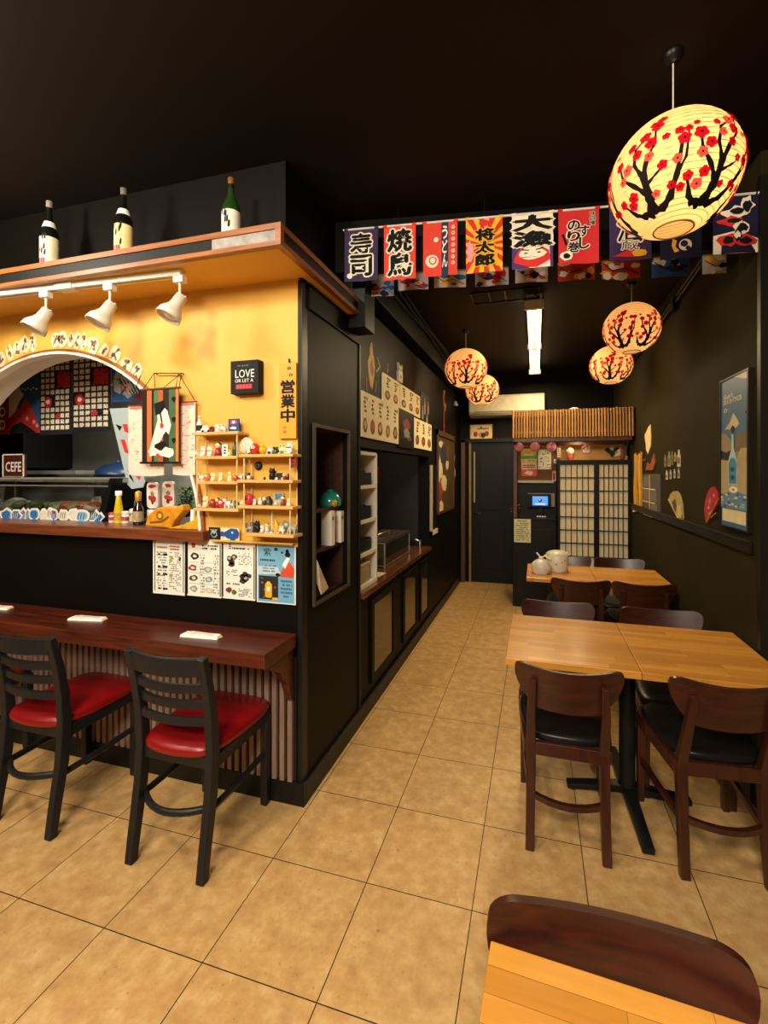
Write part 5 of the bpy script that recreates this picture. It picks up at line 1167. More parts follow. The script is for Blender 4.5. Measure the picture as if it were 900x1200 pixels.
for i,((u,nm,c1,c2),lb) in enumerate(zip(FISH,LBF)):
    p=at(u,592,Y=CYf+.15); m=M(); R=random.Random(i); s=R.uniform(.9,1.15); a_,b_=C(c1,.4,var=.2,scale=40),C(c2,.4,var=.2,scale=40)
    if nm=='greens':
        for k in range(16): m.ell((R.uniform(-.055,.055),R.uniform(-.06,.06),R.uniform(.01,.05)),(R.uniform(.015,.03),R.uniform(.015,.03),R.uniform(.008,.018)),a_ if k%2 else b_,6,4,Matrix.Rotation(R.uniform(-1,1),3,'Y'))
    elif nm=='wrapped_tray':
        m.slab(rrect(-.08,.08,-.09,.09,.02),0,.015,b_); m.ell((0,0,.03),(.075,.08,.06),a_,14,8)
    else:
        m.ell((0,0,.035),(.065*s,.09,.035),a_,12,6,Matrix.Rotation(R.uniform(-.4,.4),3,'Y')); m.ell((.01,-.03,.05),(.045*s,.05,.025),b_,10,6)
        for k in range(4): m.tube([(-.05+.028*k,-.07,.05),(-.045+.028*k,.0,.068)],.003,C('#efe6d6',.4),5)
    one(m,nm,lb,'food',(p.x,CYf+.15,1.289+zb-.03),R.uniform(-.4,.4),'fish and greens in the display case')
p=at(106,585,Y=CYf+.24); m=M(); m.prism([(-.04,0),(.04,0),(.03,.10)],-.03,.03,C('#c6bfa8',.4)); one(m,'cheese_wedge' if 0 else 'white_wedge','pale upright wedge standing at the back of the case near the red fish','food',(p.x,CYf+.26,1.289+zb-.03),.2)
# fish stickers along the case base
fu=[(-2,605,9),(9,603,15),(21,604,13),(28,603,8),(34,604,7),(42,603,12),(52,604,10),(60,602,9),(65,603,10),(75,604,12),(87,603,11),(98,605,16),(111,604,11),(117,607,11)]
fl=['white outlined sticker at the left picture edge on the case base','round blue fish sticker, second on the case base from the left','blue striped fish sticker beside the round blue one','narrow red and blue sticker on the case base','narrow white sticker left of the dark blue oval','dark blue oval fish sticker on the case base','small white character sticker under the case glass','tall white sticker right of the white character one','blue fish sticker with a red fin on the case base','white sticker with black strokes in the middle right of the case base','rounded white sticker left of the wide light blue one','wide light blue fish sticker near the end of the case base','slanted dark blue sticker next to the last on the case base','white slanted sticker at the right end of the case base']
for i,((u,v,wp),lb) in enumerate(zip(fu,fl)):
    p=at(u,v,Y=CYf-.007); k=p.y/525*1.28; w=wp*k*1.35; h=14*k*1.08; p.y-=.0035*(i%3); m=M(); R=random.Random(i+3)
    col=('#2f6ea8','#3b7fc0','#2a5f9a','#7fb3d6')[i%4]; wh=C('#e9e4d6',.5)
    sh=blob(0,0,w*.55,h*.55,12,.18,i) if i<12 else [(-w*.6,-h*.5),(-.1*w,-h*.5),(w*.6,h*.1),(w*.2,h*.5)]
    m.prism(sh,-.004,0,wh); m.pr([(x*.74,z*.70) for x,z in sh],C(col if i not in (6,7,9,10) else '#d9d2c4',.5),-.0046)
    for q in range(3): m.line([(-w*.3+w*.2*q,-h*.25),(-w*.2+w*.2*q,h*.25)],w*.05,INK if i%2 else wh,-.0052)
    if i in (3,8): m.pr(blob(w*.1,h*.2,w*.2,h*.15,8,.2,i),C('#b5302a',.5),-.0056)
    one(m,'fish_sticker',lb,'sticker',tuple(p),R.uniform(-.0,.0),'fish stickers on the case base')
# small dark sign on the case
a=at(1,531,Y=CYf+.1); b=at(26,555,Y=CYf+.1); w=b.x-a.x; h=a.z-b.z; zc=1.289+zt_
t=thing('counter_sign','small dark red sign with white outlined letters standing on the display case','sign',(a.x,CYf+.12,zc))
m=M(); m.box(0,w,-.008,.008,0,h+.02,C('#3a1114',.5)); m.build('board',t,bevel=.002)
m=M(); F=C('#cfc4b4',.5)
for r in ((0,w,0,.008),(0,w,h+.012,h+.02),(0,.008,0,h+.02),(w-.008,w,0,h+.02)): m.box(r[0],r[1],-.012,-.008,r[2],r[3],F)
m.build('frame',t); m=M(); m.text('CEFE',w*.5,h*.52,w*.72,h*.46,F,-.0088,.02); m.build('lettering',t); m=M(); m.box(w*.1,w*.9,-.03,.03,-.0,.006,IRON); m.build('stand',t)
# condiments on the ledge
ZL=1.2885
def on(u,v): return at(u,v,Z=ZL)
def vh(u,v,p): return at(u,v,Y=p.y).z-ZL
p=on(139,613); H=vh(139,575,p); t=thing('sauce_bottle','clear bottle of yellow sauce with white cap on the ledge','bottle',(p.x,p.y,ZL)); r=.024
m=M(); m.lathe([(r*.95,0),(r,.006),(r,H*.35),(r*.85,H*.5),(r*.55,H*.78),(r*.5,H*.86),(0,H*.86)],C('#d8b81a',.2,coat=.4),n=18); m.build('glass_body',t); m=M(); m.lathe([(r*.7,H*.85),(r*.7,H*.99),(0,H)],WHT,n=14); m.build('cap',t); m=M(); m.lathe([(r*1.03,H*.1),(r*1.03,H*.32)],C('#b8923a',.5),n=18); m.build('label',t)
p=on(162,615); H=vh(162,575,p); t=thing('soy_bottle','dark soy sauce bottle with gold cap and neck label on the ledge','bottle',(p.x,p.y,ZL)); r=.027
m=M(); m.lathe([(r*.95,0),(r,.006),(r,H*.45),(r*.5,H*.62),(r*.42,H*.74),(0,H*.74)],C('#1a0f0b',.12,coat=.5),n=18); m.build('glass_body',t); m=M(); m.lathe([(r*.55,H*.70),(r*.6,H*.76),(r*.6,H*.96),(0,H)],C('#b98a3a',.4,.3),n=14); m.build('cap',t); m=M(); m.lathe([(r*1.03,H*.1),(r*1.03,H*.4)],C('#a89a72',.5,var=.4,scale=60),n=18); m.build('label',t)
p=at(151,608,Z=ZL); p.y+=.05; H=vh(151,572,p); t=thing('pump_bottle','dark pump bottle with light blue nozzle between the yellow and soy bottles','bottle',(p.x,p.y,ZL))
m=M(); m.lathe([(.026,0),(.027,.01),(.027,H*.6),(.01,H*.7),(0,H*.7)],C('#16181c',.25),n=16); m.build('body',t); m=M(); m.tube([(0,0,H*.68),(0,0,H*.92)],.005,C('#5a8fb0',.4),8); m.obox((-.008,0,H*.95),(.045,.02,.018),C('#6aa3c4',.4)); m.build('pump',t)
for u,v,vt,nm,c,lb in ((131.5,612,600,'shaker','#e3d4cc','small white and red shaker left of the yellow sauce bottle'),(147,613,599,'shaker','#efe3d6','small white box shaker with a red mark right of the yellow sauce bottle'),(157,614,596,'glass_jar','#6b7078','small glass jar with a pale lid in front of the soy bottle')):
    p=on(u,v); H=vh(u,vt,p); t=thing(nm,lb,'shaker' if nm=='shaker' else 'jar',(p.x,p.y,ZL)); r=.018 if nm=='shaker' else .022
    m=M(); m.lathe([(r,0),(r*1.05,.004),(r,H*.75),(0,H*.75)],C(c,.25,coat=.3),n=14); m.build('body',t); m=M(); m.lathe([(r*1.08,H*.72),(r*1.08,H*.94),(r*.8,H),(0,H)],C('#a83a34' if u<140 else '#d9cfc0',.4),n=14); m.build('lid',t)
    m=M(); m.lathe([(r*1.06,H*.2),(r*1.04,H*.55)],C('#b9433c' if nm=='shaker' else '#c9b98a',.5,var=.3,scale=80),n=14); m.build('label',t)
for u0,u1,vt,vb,lb,dy,s in ((173,186,565,611,'tall white plaque with red figures standing on the ledge, left of the pair',0,1),(191,205,564,607,'tall pale plaque with red figures on the ledge, half behind the plant',.02,2)):
    p=on((u0+u1)/2,613); p.y+=dy; a=at(u0,vt,Y=p.y); b=at(u1,vb,Y=p.y); w=b.x-a.x; h=a.z-ZL
    t=thing('standing_plaque',lb,'plaque',(a.x,p.y,ZL)); m=M(); m.prism(rrect(0,w,h*.36,h,w*.3),-.006,.006,C('#e9dfd2',.5)); m.prism(rrect(0,w,.012,h*.33,w*.12),-.006,.006,C('#e9dfd2',.5)); m.prism([(w*.44,h*.3),(w*.56,h*.3),(w*.56,h*.4),(w*.44,h*.4)],-.004,.004,INK); m.build('panel',t)
    m=M(); R=random.Random(s)
    for x,z,rx,rz,c in ((.5,.90,.3,.05,'#a82a26'),(.5,.72,.16,.06,'#8a7a5a'),(.35,.62,.2,.07,'#b3302c'),(.65,.58,.2,.08,'#b3302c'),(.5,.52,.12,.06,'#5a1c1a'),(.5,.20,.22,.07,'#b3302c'),(.55,.16,.1,.04,'#3a5a2a')): m.pr(blob(w*x,h*z,w*rx,h*rz,9,.3,R.random()),C(c,.6),-.0068-.0002*R.randint(0,3))
    m.build('print',t); m=M(); m.box(-.004,w+.004,-.02,.02,0,.014,INK); m.build('base',t)
p=on(214,606); p.y+=.03; H=vh(214,573,p); t=thing('potted_plant','small bushy green plant at the right end of the ledge','plant',(p.x,p.y,ZL))
m=M(); R=random.Random(8)
for k in range(240):
    a=R.uniform(0,2*PI); rr=R.uniform(.01,.066); zz=R.uniform(.045,H*1.05); x,y=rr*math.cos(a)+.012*(zz/H),rr*math.sin(a)*.8
    q=Matrix.Rotation(R.uniform(-1.2,1.2),3,'X')@Matrix.Rotation(R.uniform(-3,3),3,'Z'); L=R.uniform(.010,.019)
    vs=[q@Vector(v)+Vector((x,y,zz)) for v in ((-L,0,0),(0,-L*.45,.002),(L,0,0),(0,L*.45,.002))]; m.add(vs,[(0,1,2,3)],C(('#3f6a28','#557f30','#2c4a1e')[k%3],.5))
m.build('foliage',t); m=M()
for k in range(7): m.tube([(0,0,.03),(R.uniform(-.04,.04),R.uniform(-.04,.04),H*.7)],.002,C('#3a3a1c',.6),5)
m.build('stem',t); m=M(); m.lathe([(.026,0),(.034,.04),(.036,.045),(.03,.045),(.0,.04)],C('#1d1a18',.4),n=16); m.build('pot',t)
p=on(208,619); a=on(184,616); t=thing('wooden_boat','golden carved wooden fish boat ornament at the right end of the ledge','ornament',(a.x,p.y+.01,ZL)); GW=C('#cf8a1c',.4,var=.25,scale=30); L=(on(234,622).x-a.x)
m=M(); m.prism([(L*x,L*z) for x,z in ((0,.02),(.06,.17),(.20,.27),(.34,.30),(.52,.29),(.62,.33),(.66,.25),(.58,.18),(.5,.1),(.44,0))],-.03,.03,GW); m.build('fish_body',t,bevel=.008)
m=M(); m.prism([(L*x,L*z) for x,z in ((.40,0),(.66,.06),(.84,.13),(.93,.26),(1.0,.30),(.97,.13),(1.0,0))],-.042,-.01,C('#d99a24',.4,var=.2,scale=30)); m.build('boat_hull',t,bevel=.006)
m=M(); m.disc(L*.27,L*.17,L*.06,C('#8a5a14',.5),-.0312); m.disc(L*.27,L*.17,L*.03,C('#e0b23a',.4),-.0318); m.line([(L*.1,L*.07),(L*.3,L*.09),(L*.42,L*.16)],L*.03,C('#7a4a10',.5),-.0312); m.build('carving',t)
m=M(); m.tube([(L*.78,-.02,L*.10),(L*.79,-.02,L*.26)],.011,WHT,10); m.build('white_cup',t)
# ================================================================== NICHE
XN=XL-.072
p=at(387,592,X=XN); t=thing('bowl_dome','glossy teal bowl turned upside down in the wall niche','bowl',(XN,p.y,ZN1)); m=M(); m.lathe([(.062,0),(.066,.012),(.062,.04),(.045,.07),(.02,.084),(0,.086)],C('#1c8f7c',.2,coat=.5,var=.15,scale=20),n=28); m.build('shell',t)
m=M(); m.lathe([(.02,.084),(.02,.092),(.016,.092),(.016,.084)],C('#1a7d6c',.25),n=16); m.build('foot_ring',t); m=M(); m.ell((.045,-.045,.018),(.018,.022,.02),C('#c98f2a',.4)); m.build('gold_ornament',t)
for u,lb,h_ in ((383,'white folded menu standing in the niche below the teal bowl, nearer one',.19),(394,'white folded menu in the niche below the teal bowl, farther one',.18)):
    p=at(u,635,X=XL-.05); m=M()
    vs=[(0,0,0),(.07,-.012,0),(.07,-.012,h_),(.0,0,h_+.01),(0,.02,0),(.07,.03,0),(.07,.03,h_),(0,.02,h_+.01)]
    m.add(vs,[(0,1,2,3),(5,4,7,6),(4,0,3,7),(1,5,6,2),(3,2,6,7),(4,5,1,0)],WHT); m.box(.071,.073,-.006,.012,h_*.75,h_*.85,C('#8a6a3a',.6))
    one(m,'folded_menu',lb,'menu',(XL-.085,p.y,ZN2),0,'folded menus in the wall niche')
pts=[at(u,v,X=XL+.014) for u,v in ((369,641),(373,660),(389,689),(377,697),(370,668))]; o=pts[3]
m=M(); q=[(p.y-o.y,p.z-o.z) for p in pts]; m.add([(-.02+.02*(i%2),y,z) for i,(y,z) in enumerate(q)]+[(-.024+.02*(i%2),y,z) for i,(y,z) in enumerate(q)],[(0,1,2,3,4),(9,8,7,6,5)]+[(i,i+5,(i+1)%5+5,(i+1)%5) for i in range(5)],C('#dccdb0',.6))
one(m,'loose_paper','cream sheet of paper hanging out of the bottom of the wall niche','paper',tuple(o))
# ================================================================== PASS-THROUGH
ZW=.815
t=thing('shelf_unit','white open shelf unit with four compartments at the near end of the worktop','shelf',(XL-.02,2.66,ZW)); SW=C('#e2dac8',.5,var=.05); D=.28; Wd=.36; Ht=.90
for y0 in (0,Wd-.02):
    m=M(); m.box(-D,0,y0,y0+.02,0,Ht,SW); m.build('side_panel',t)
m=M(); m.box(-D-.01,-D,0,Wd,0,Ht,SW); m.build('back_panel',t)
zs=[.0,.21,.43,.66,Ht-.015]
for z in zs:
    m=M(); m.box(-D,0.0,.02,Wd-.02,z,z+.022,SW); m.build('shelf_board',t)
TR=C('#100e0d',.3)
for i,(z,lb) in enumerate(zip(zs[1:4],('black plastic trays on the second shelf of the white unit','black plastic trays on the third shelf of the white unit','black plastic tray on the highest shelf of the white unit'))):
    m=M(); Y0,Y1=.04,.29
    for k in range(2): m.add([(x*s,y,zz+k*.035) for zz,s,e in ((0,.86,.02),(.05,1,0)) for x,y in ((-.25,Y0+e),(-.02,Y0+e),(-.02,Y1-e),(-.25,Y1-e))],[(3,2,1,0),(0,1,5,4),(1,2,6,5),(2,3,7,6),(3,0,4,7)],TR)
    m.box(-.2,-.03,.08,.2,.08,.10,TR); one(m,'serving_tray',lb,'tray',(XL-.02,2.66,ZW+z+.022),0,'trays in the white shelf unit')
m=M(); m.box(-.2,-.02,.04,.26,0,.12,C('#a88f66',.5)); m.box(-.205,-.015,.035,.265,.12,.132,C('#b89f76',.5)); one(m,'storage_box','beige lidded box in the bottom compartment of the white unit','box',(XL-.02,2.66,ZW+.022),0,None,.006)
a=at(452,641,Z=ZW); b=at(487,640,Z=ZW); t=thing('wire_basket','steel edged glass food case on the worktop','food case',(XL-.10,3.42,ZW)); Lb=.72
GLS=C('#2c2822',.12,coat=.4,var=.3,scale=15); m=M(); m.box(-.26,0,0,Lb,.012,.19,GLS); m.build('body',t,bevel=.004)
ST2=C('#b5b0a2',.3,.85)
m=M()
for x in (-.26,0):
    for y in (0,Lb): m.box(x-.006,x+.006,y-.006,y+.006,0,.2,ST2)
for z in (.012,.195):
    for x in (-.26,0): m.box(x-.005,x+.005,0,Lb,z-.005,z+.005,ST2)
    for y in (0,Lb): m.box(-.26,0,y-.005,y+.005,z-.005,z+.005,ST2)
m.build('frame',t); m=M(); m.box(-.27,.01,-.01,Lb+.01,.2,.214,C('#3a342c',.3)); m.build('lid',t,bevel=.003); m=M(); m.tube([(-.13,.2,.214),(-.13,.2,.235),(-.13,.5,.235),(-.13,.5,.214)],.006,ST2,6); m.build('handle',t)
t=thing('pot','dark steel pot with pale lid behind the food case','pot',(XL-.45,3.35,ZW)); m=M(); m.lathe([(.09,0),(.10,.01),(.10,.30),(0,.30)],C('#4a4236',.3,.5),n=24); m.build('body',t); m=M(); m.lathe([(.105,.30),(.1,.325),(.02,.34),(0,.34)],C('#a89878',.35,.3),n=24); m.build('lid',t); m=M(); m.ell((0,0,.35),.014,IRON); m.build('knob',t)
p=at(443,557,X=XL-.35); t=thing('paddle','dark red round paddle hanging in the pass-through opening','paddle',(XL-.35,p.y,p.z)); m=M(); m.lathe([(.0,-.006),(.055,-.006),(.06,0),(.055,.006),(0,.006)],C('#5a1f14',.4),n=24,M3=Matrix.Rotation(PI/2,3,'Y')@Matrix.Scale(1.35,3,Vector((1,0,0)))); m.build('blade',t); m=M(); m.tube([(0,0,.07),(0,0,2.0-p.z)],.004,IRON,6); m.build('handle',t)
p=at(490,637,Z=ZW); t=thing('tap','small steel tap at the far end of the worktop','tap',(XL-.06,4.40,ZW)); m=M(); m.tube([(0,0,0),(0,0,.07),(-.05,0,.09)],.010,ST2,8); m.build('spout',t); m=M(); m.tube([(0,-.03,.075),(0,.03,.075)],.007,ST2,8); m.build('handle',t)
m=M(); m.slab([(-.06,-.07),(.05,-.08),(.06,.07),(-.05,.08)],0,.002,C('#c9bfa8',.6)); one(m,'paper_slip','small pale sheet of paper lying on the worktop beside the white unit','paper',(XL-.09,3.18,ZW))
# ================================================================== MENU BOARDS ON THE LEFT WALL
MB=C('#eedcae',.55,var=.05,scale=12)
def lw_box(u0,u1,vt,vb):
    a=at(u0,vt,X=XL); b=at(u1,vb,X=XL); return a.y,b.y,a.z,b.z
zlt=at(421,457,X=XL).z; zlb=at(424,512,X=XL).z; zut=at(448,437,X=XL).z; zub=at(448,470,X=XL).z
def board(u0,u1,zb,zt2,seed,label,n=1):
    y0=at(u0,480,X=XL).y; y1=at(u1,480,X=XL).y; w,h=y1-y0-.004,zt2-zb; R=random.Random(seed)
    t=thing('menu_board',label,'menu board',(XL+.001,y0,zb),RL,'picture menu boards over the pass-through')
    m=M(); m.box(0,w,-.012,0,0,h,MB); m.build('board',t)
    m=M()
    for k in range(n):
        cx=w*(k+.5)/n; ww=w/n
        m.pr(blob(cx,h*.27,ww*.30,h*.17,12,.12,R.random()),C(R.choice(('#6a3a1c','#3a2418','#8a5a24','#7a2a1a')),.6),-.0126); m.pr(blob(cx,h*.28,ww*.17,h*.09,10,.25,R.random()),C(R.choice(('#c08a3a','#a8502a','#d0a860')),.6),-.0132)
        for q in range(4): m.pr(blob(cx+ww*R.uniform(-.06,.06),h*(.58+.095*q),ww*.16,h*.036,8,.35,R.random()),C('#3a2e20',.6),-.0128)
        if R.random()<.7: m.pr(blob(cx+ww*.25,h*.86,ww*.09,h*.05,7,.35,R.random()),C('#4a3a26',.6),-.013)
    m.build('print',t)
for i,(u0,u1,lb) in enumerate(((421.5,430,'cream picture menu board at the near end of the lower row'),(430,439,'cream menu board second from the near end of the lower row'),(439,448,'cream menu board third in the lower row, below the upper row corner'),(448,457,'cream menu board fourth in the lower row'),(457,465.5,'cream menu board left of the black poster in the lower row'))): board(u0,u1,zlb,zlt,20+i,lb)
board(447,466.5,zub+.0,zut,31,'cream two dish menu board at the near end of the upper row',2); board(467,491,zub+.0,zut,32,'cream three dish menu board at the far end of the upper row',3)
board(483.5,504.5,zlb,zlt-.02,33,'cream menu board right of the black poster, end of the lower row',3)
y0=at(465.5,480,X=XL).y; y1=at(483.3,480,X=XL).y; w,h=y1-y0,zlt-zlb
m=M(); m.box(0,w,-.014,0,-.02,h,C('#15110e',.4)); m.pr(blob(w*.5,h*.45,w*.32,h*.32,14,.12,2),C('#2a1a14',.5),-.0146); m.pr(blob(w*.5,h*.62,w*.24,h*.16,12,.2,3),C('#7a2418',.5),-.0150); m.pr(blob(w*.48,h*.36,w*.22,h*.14,12,.3,4),C('#8a8272',.5),-.0154); m.pr(blob(w*.66,h*.2,w*.14,h*.06,9,.3,5),C('#4a4a3a',.5),-.0152)
one(m,'dark_poster','black poster with a red and grey dish between the cream menu boards','poster',(XL+.001,y0,zlb),RL)
y0=at(492,480,X=XL).y; y1=at(502,480,X=XL).y; w=y1-y0; m=M(); m.box(0,w,-.008,0,0,.30,C('#0d0b0a',.5))
for k,(x,z,hh) in enumerate(((.2,.04,.13),(.45,.1,.16),(.7,.02,.09),(.85,.12,.12))): m.prism([(w*x-.02,z),(w*x+.02,z),(w*x+.02,z+hh*.6),(w*x+.008,z+hh*.75),(w*x+.008,z+hh),(w*x-.008,z+hh),(w*x-.008,z+hh*.75),(w*x-.02,z+hh*.6)],-.011,-.008,C('#b8ab90',.5))
one(m,'bottle_poster','black panel with pale bottle pictures beside the upper menu boards','poster',(XL+.001,y0,zlt-.04),RL)
def sticker(u,v,poly,mat,name,label,X=XL,rz=RL,marks=(),th=.004,grp=None,cat='sticker'):
    p=at(u,v,X=X); m=M(); m.prism(poly,-th,0,mat)
    for q,mm in marks: m.pr(q,mm,-th-.0008)
    one(m,name,label,cat,tuple(p),rz,grp)
YS_=C('#dcae50',.6,var=.2,scale=40)
sticker(435,428,[(x*.11,z*.16) for x,z in ((-.2,-.9),(.1,-1),(.4,-.5),(.55,0),(.4,.4),(.2,.5),(.15,.9),(-.1,1),(-.35,.7),(-.3,.4),(-.6,.1),(-.5,-.4))],YS_,'wall_figure','yellow paper figure on the left wall above the menu boards',marks=[(blob(0,-.02,.03,.05,9,.3,2),C('#9a5a1e',.6)),(blob(.0,.09,.02,.03,8,.3,3),C('#e8cf9a',.6))],cat='decoration')
sticker(467,437,[(x*.07,z*.075) for x,z in ((-.7,-1),(.7,-1),(.8,-.2),(.6,.3),(.7,1),(.3,.65),(-.3,.65),(-.7,1),(-.6,.3),(-.9,0))],C('#d9cfb8',.6),'lucky_cat','small white cat plaque on the left wall above the upper boards',marks=[(blob(-.02,.02,.008,.01,6,.1,1),INK),(blob(.02,.02,.008,.01,6,.1,1),INK),(blob(0,-.035,.02,.015,8,.2,2),C('#8a6a4a',.6))],th=.02,cat='decoration')
for u,v,a_,c,lb in ((429,450,.1,'#8a4a2e','small reddish strip on the left wall near the cabinet edge'),(439.5,453,-.4,'#5a5226','small olive strip below the yellow paper figure'),(443,424,.9,'#a08a58','small tan strip beside the yellow paper figure, upper one'),(442.5,433,2.2,'#a8945e','small tan strip beside the yellow paper figure, lower one'),(454,428,0,'#9a8a70','tiny pale strip left of the white cat plaque, upper one'),(454,434,0,'#b0a088','tiny pale strip left of the white cat plaque, lower one')):
    s_,c_=math.sin(a_),math.cos(a_); L=.045 if 'tiny' not in lb else .016
    sticker(u,v,[(x*c_-z*s_,x*s_+z*c_) for x,z in ((-.008,-L),(.008,-L),(.01,L),(-.006,L))],C(c,.6),'wall_strip',lb,grp='paper strips on the left wall',cat='decoration')
# framed board, strips, bell and white frame farther along
y0=at(510.5,550,X=XL).y; y1=at(531,550,X=XL).y; za=at(520,507,X=XL).z; zb_=at(520,600,X=XL).z; w,h=y1-y0,za-zb_
t=thing('framed_picture','dark wood framed brown board with pale figures farther along the left wall','picture',(XL+.001,y0,zb_),RL); FWD=wood('frame_wood','#3a2412','#5a3a1e',.4,'Z',6,10,.1)
m=M(); m.box(0,w,-.01,0,0,h,C('#4d371d',.6,var=.15)); m.build('board',t)
m=M(); m.box(0,w,-.025,0,h-.06,h,FWD); m.box(0,.05,-.025,0,0,h,FWD); m.box(w-.05,w,-.02,0,0,h,FWD); m.box(0,w,-.02,0,0,.03,FWD); m.build('frame',t)
m=M(); 
for x,z,rx,rz,c in ((.18,.50,.12,.20,'#cbbb98'),(.34,.72,.17,.13,'#2b3038'),(.62,.76,.13,.10,'#5a4026'),(.55,.60,.10,.06,'#c9b48e'),(.22,.33,.14,.10,'#8a3a26'),(.40,.36,.16,.10,'#c9b48e'),(.17,.18,.09,.16,'#7a3020'),(.24,.08,.12,.07,'#d0bd92'),(.22,.84,.14,.04,'#c9b894')): m.pr(blob(w*x,h*z,w*rx,h*rz,11,.25,x),C(c,.6),-.0106-.0003*int(x*10))
m.build('picture_print',t)
y0=at(520,480,X=XL).y; za=at(520,462,X=XL).z; zb_=at(520,508,X=XL).z; m=M(); m.box(-.02,.02,-.008,0,zb_-za,0,C('#8a4a26',.6)); m.prism([(-.02,-.10),(-.09,-.02),(-.03,-.16)],-.012,-.004,C('#c26a2a',.6)); m.prism([(.02,-.10),(.1,-.12),(.03,-.2)],-.012,-.004,C('#d98a3a',.6)); m.prism([(-.01,0),(.03,0),(.02,.05),(0,.05)],-.008,0,C('#b8aa98',.6))
one(m,'hanging_ribbon','long orange ribbon with a bow hanging above the framed board','decoration',(XL+.001,y0,za),RL)
y0=5.98; za=1.84; zb_=1.50; m=M(); n=14; L=za-zb_
pts=[(.05*math.sin(i*.75)+.05*i/n,-L*i/n) for i in range(n+1)]; m.bar([(x,-.006,z) for x,z in pts],.05,.004,C('#cbbfa4',.6),side=(1,0,0)); one(m,'paper_streamer','white wavy paper streamer to the right of the framed board','decoration',(XL+.001,y0,za),RL)
p=at(533.5,473,X=XL+.03); t=thing('wind_bell','small pale bell hanging high on the left wall near the far end','bell',tuple(p)); m=M(); m.lathe([(.035,-.03),(.032,0),(.018,.028),(0,.034)],C('#b9b4a8',.3),n=14); m.build('bell',t); m=M(); m.tube([(0,0,.03),(-.03,0,.09)],.003,IRON,5); m.tube([(0,0,-.03),(0,0,-.08)],.002,IRON,5); m.build('cord',t)
y0=at(503.5,590,X=XL).y; y1=at(511,590,X=XL).y; za=at(504,545,X=XL).z; zb_=at(504,628,X=XL).z; w,h=y1-y0,za-zb_; m=M(); PF=C('#bfb196',.5)
for r in ((0,.05,0,h),(0,w,0,.05),): m.box(r[0],r[1],-.02,0,r[2],r[3],PF)
m.box(.05,w,-.008,0,.05,h,C('#0f0d0b',.5)); one(m,'white_trim_frame','white L shaped strip edging a black panel beside the pass-through','frame',(XL+.001,y0,zb_),RL)
# ================================================================== FAR END
t=thing('air_conditioner','white wall air conditioner above the back door','air conditioner',(-.905,YB,2.36)); w=1.02
m=M(); prof=[(0,.0),(-.18,.02),(-.22,.07),(-.215,.27),(-.19,.30),(0,.30)]
m.add([(x,y,z) for x in (0,w) for y,z in prof],[tuple(range(6)),tuple(range(11,5,-1))]+[(i,i+6,(i+1)%6+6,(i+1)%6) for i in range(6)],C('#d0c6b0',.4)); m.build('body',t,bevel=.01)
m=M(); m.box(.03,w-.03,-.222,-.17,.012,.045,C('#6a6356',.5)); m.build('air_vent',t); m=M(); m.box(.08,.6,-.224,-.2,.07,.075,C('#8d8676',.5)); m.box(w-.3,w-.14,-.2225,-.21,.24,.25,C('#efe6d2',.4)); m.build('trim_line',t)
a=at(551,498,Y=YB); b=at(577,517,Y=YB); w,h=b.x-a.x,a.z-b.z; t=thing('small_picture','cream picture with red fruits above the back door','picture',(a.x,YB,b.z)); m=M(); m.box(0,w,-.012,0,0,h,C('#d6b878',.5)); m.build('panel',t,bevel=.003)
m=M(); m.rect(w*.05,w*.95,h*.07,h*.93,C('#e0cb98',.6),-.0124)
for x,z,c in ((.25,.42,'#a8281e'),(.48,.38,'#c08a2a'),(.75,.45,'#a8281e'),(.6,.36,'#3a4a24')): m.disc(w*x,h*z,w*.1,C(c,.6),-.013,rz=h*.16)
scrib(m,w*.2,w*.85,h*.68,h*.82,1,C('#5a3a20',.6),random.Random(2),.8,-.013); m.disc(w*.5,h*.82,w*.05,C('#4a6a3a',.6),-.0134); m.build('print',t)
KY=5.45
t=thing('order_counter','black order counter at the back beside the paper screens','counter',(-.262,KY,0)); w=.49
KB=C('#0e0d0d',.4); m=M(); m.box(0,w,0,.5,0,1.02,KB); m.build('body',t,bevel=.003); m=M(); m.box(-.01,w,-.015,.52,1.02,1.05,C('#161413',.3)); m.build('counter_top',t,bevel=.003)
m=M(); m.box(.05,w-.05,-.006,0,.1,.92,C('#0f0e0d',.42)); m.build('front_panel',t,bevel=.002)
t=thing('kiosk_frame','wooden post and beam frame with a cork back over the order counter','frame',(-.262,KY,0)); RW=wood('kiosk_wood','#4a2410','#6e3a1a',.45,'Z',5,10,.1)
m=M(); m.box(.005,.05,.0,.045,1.05,1.96,RW); m.build('post',t,bevel=.003); m=M(); m.box(.0,1.235,.0,.05,1.90,1.96,RW); m.build('beam',t,bevel=.003); m=M(); m.box(.49,.53,.0,.04,1.72,1.92,RW); m.build('post',t,bevel=.003)
cz=at(630,563,Y=KY+.2).z; m=M(); m.box(.05,.5,.2,.215,cz,1.92,C('#6d4a20',.8,var=.2,scale=60)); m.build('cork_board',t); m=M(); m.box(.05,.47,.14,.2,cz-.03,cz,C('#b8ab90',.5)); m.build('ledge',t,bevel=.002); m=M(); m.box(.0,.5,.215,.24,1.05,1.95,KB); m.build('back_panel',t)
m=M(); m.box(.5,1.235,.18,.2,1.73,1.92,C('#a8772a',.5,var=.15,scale=8)); m.box(.5,1.235,.0,.2,1.715,1.73,RW); m.box(1.2,1.235,.0,.2,1.73,1.9,RW); m.build('gold_alcove',t)
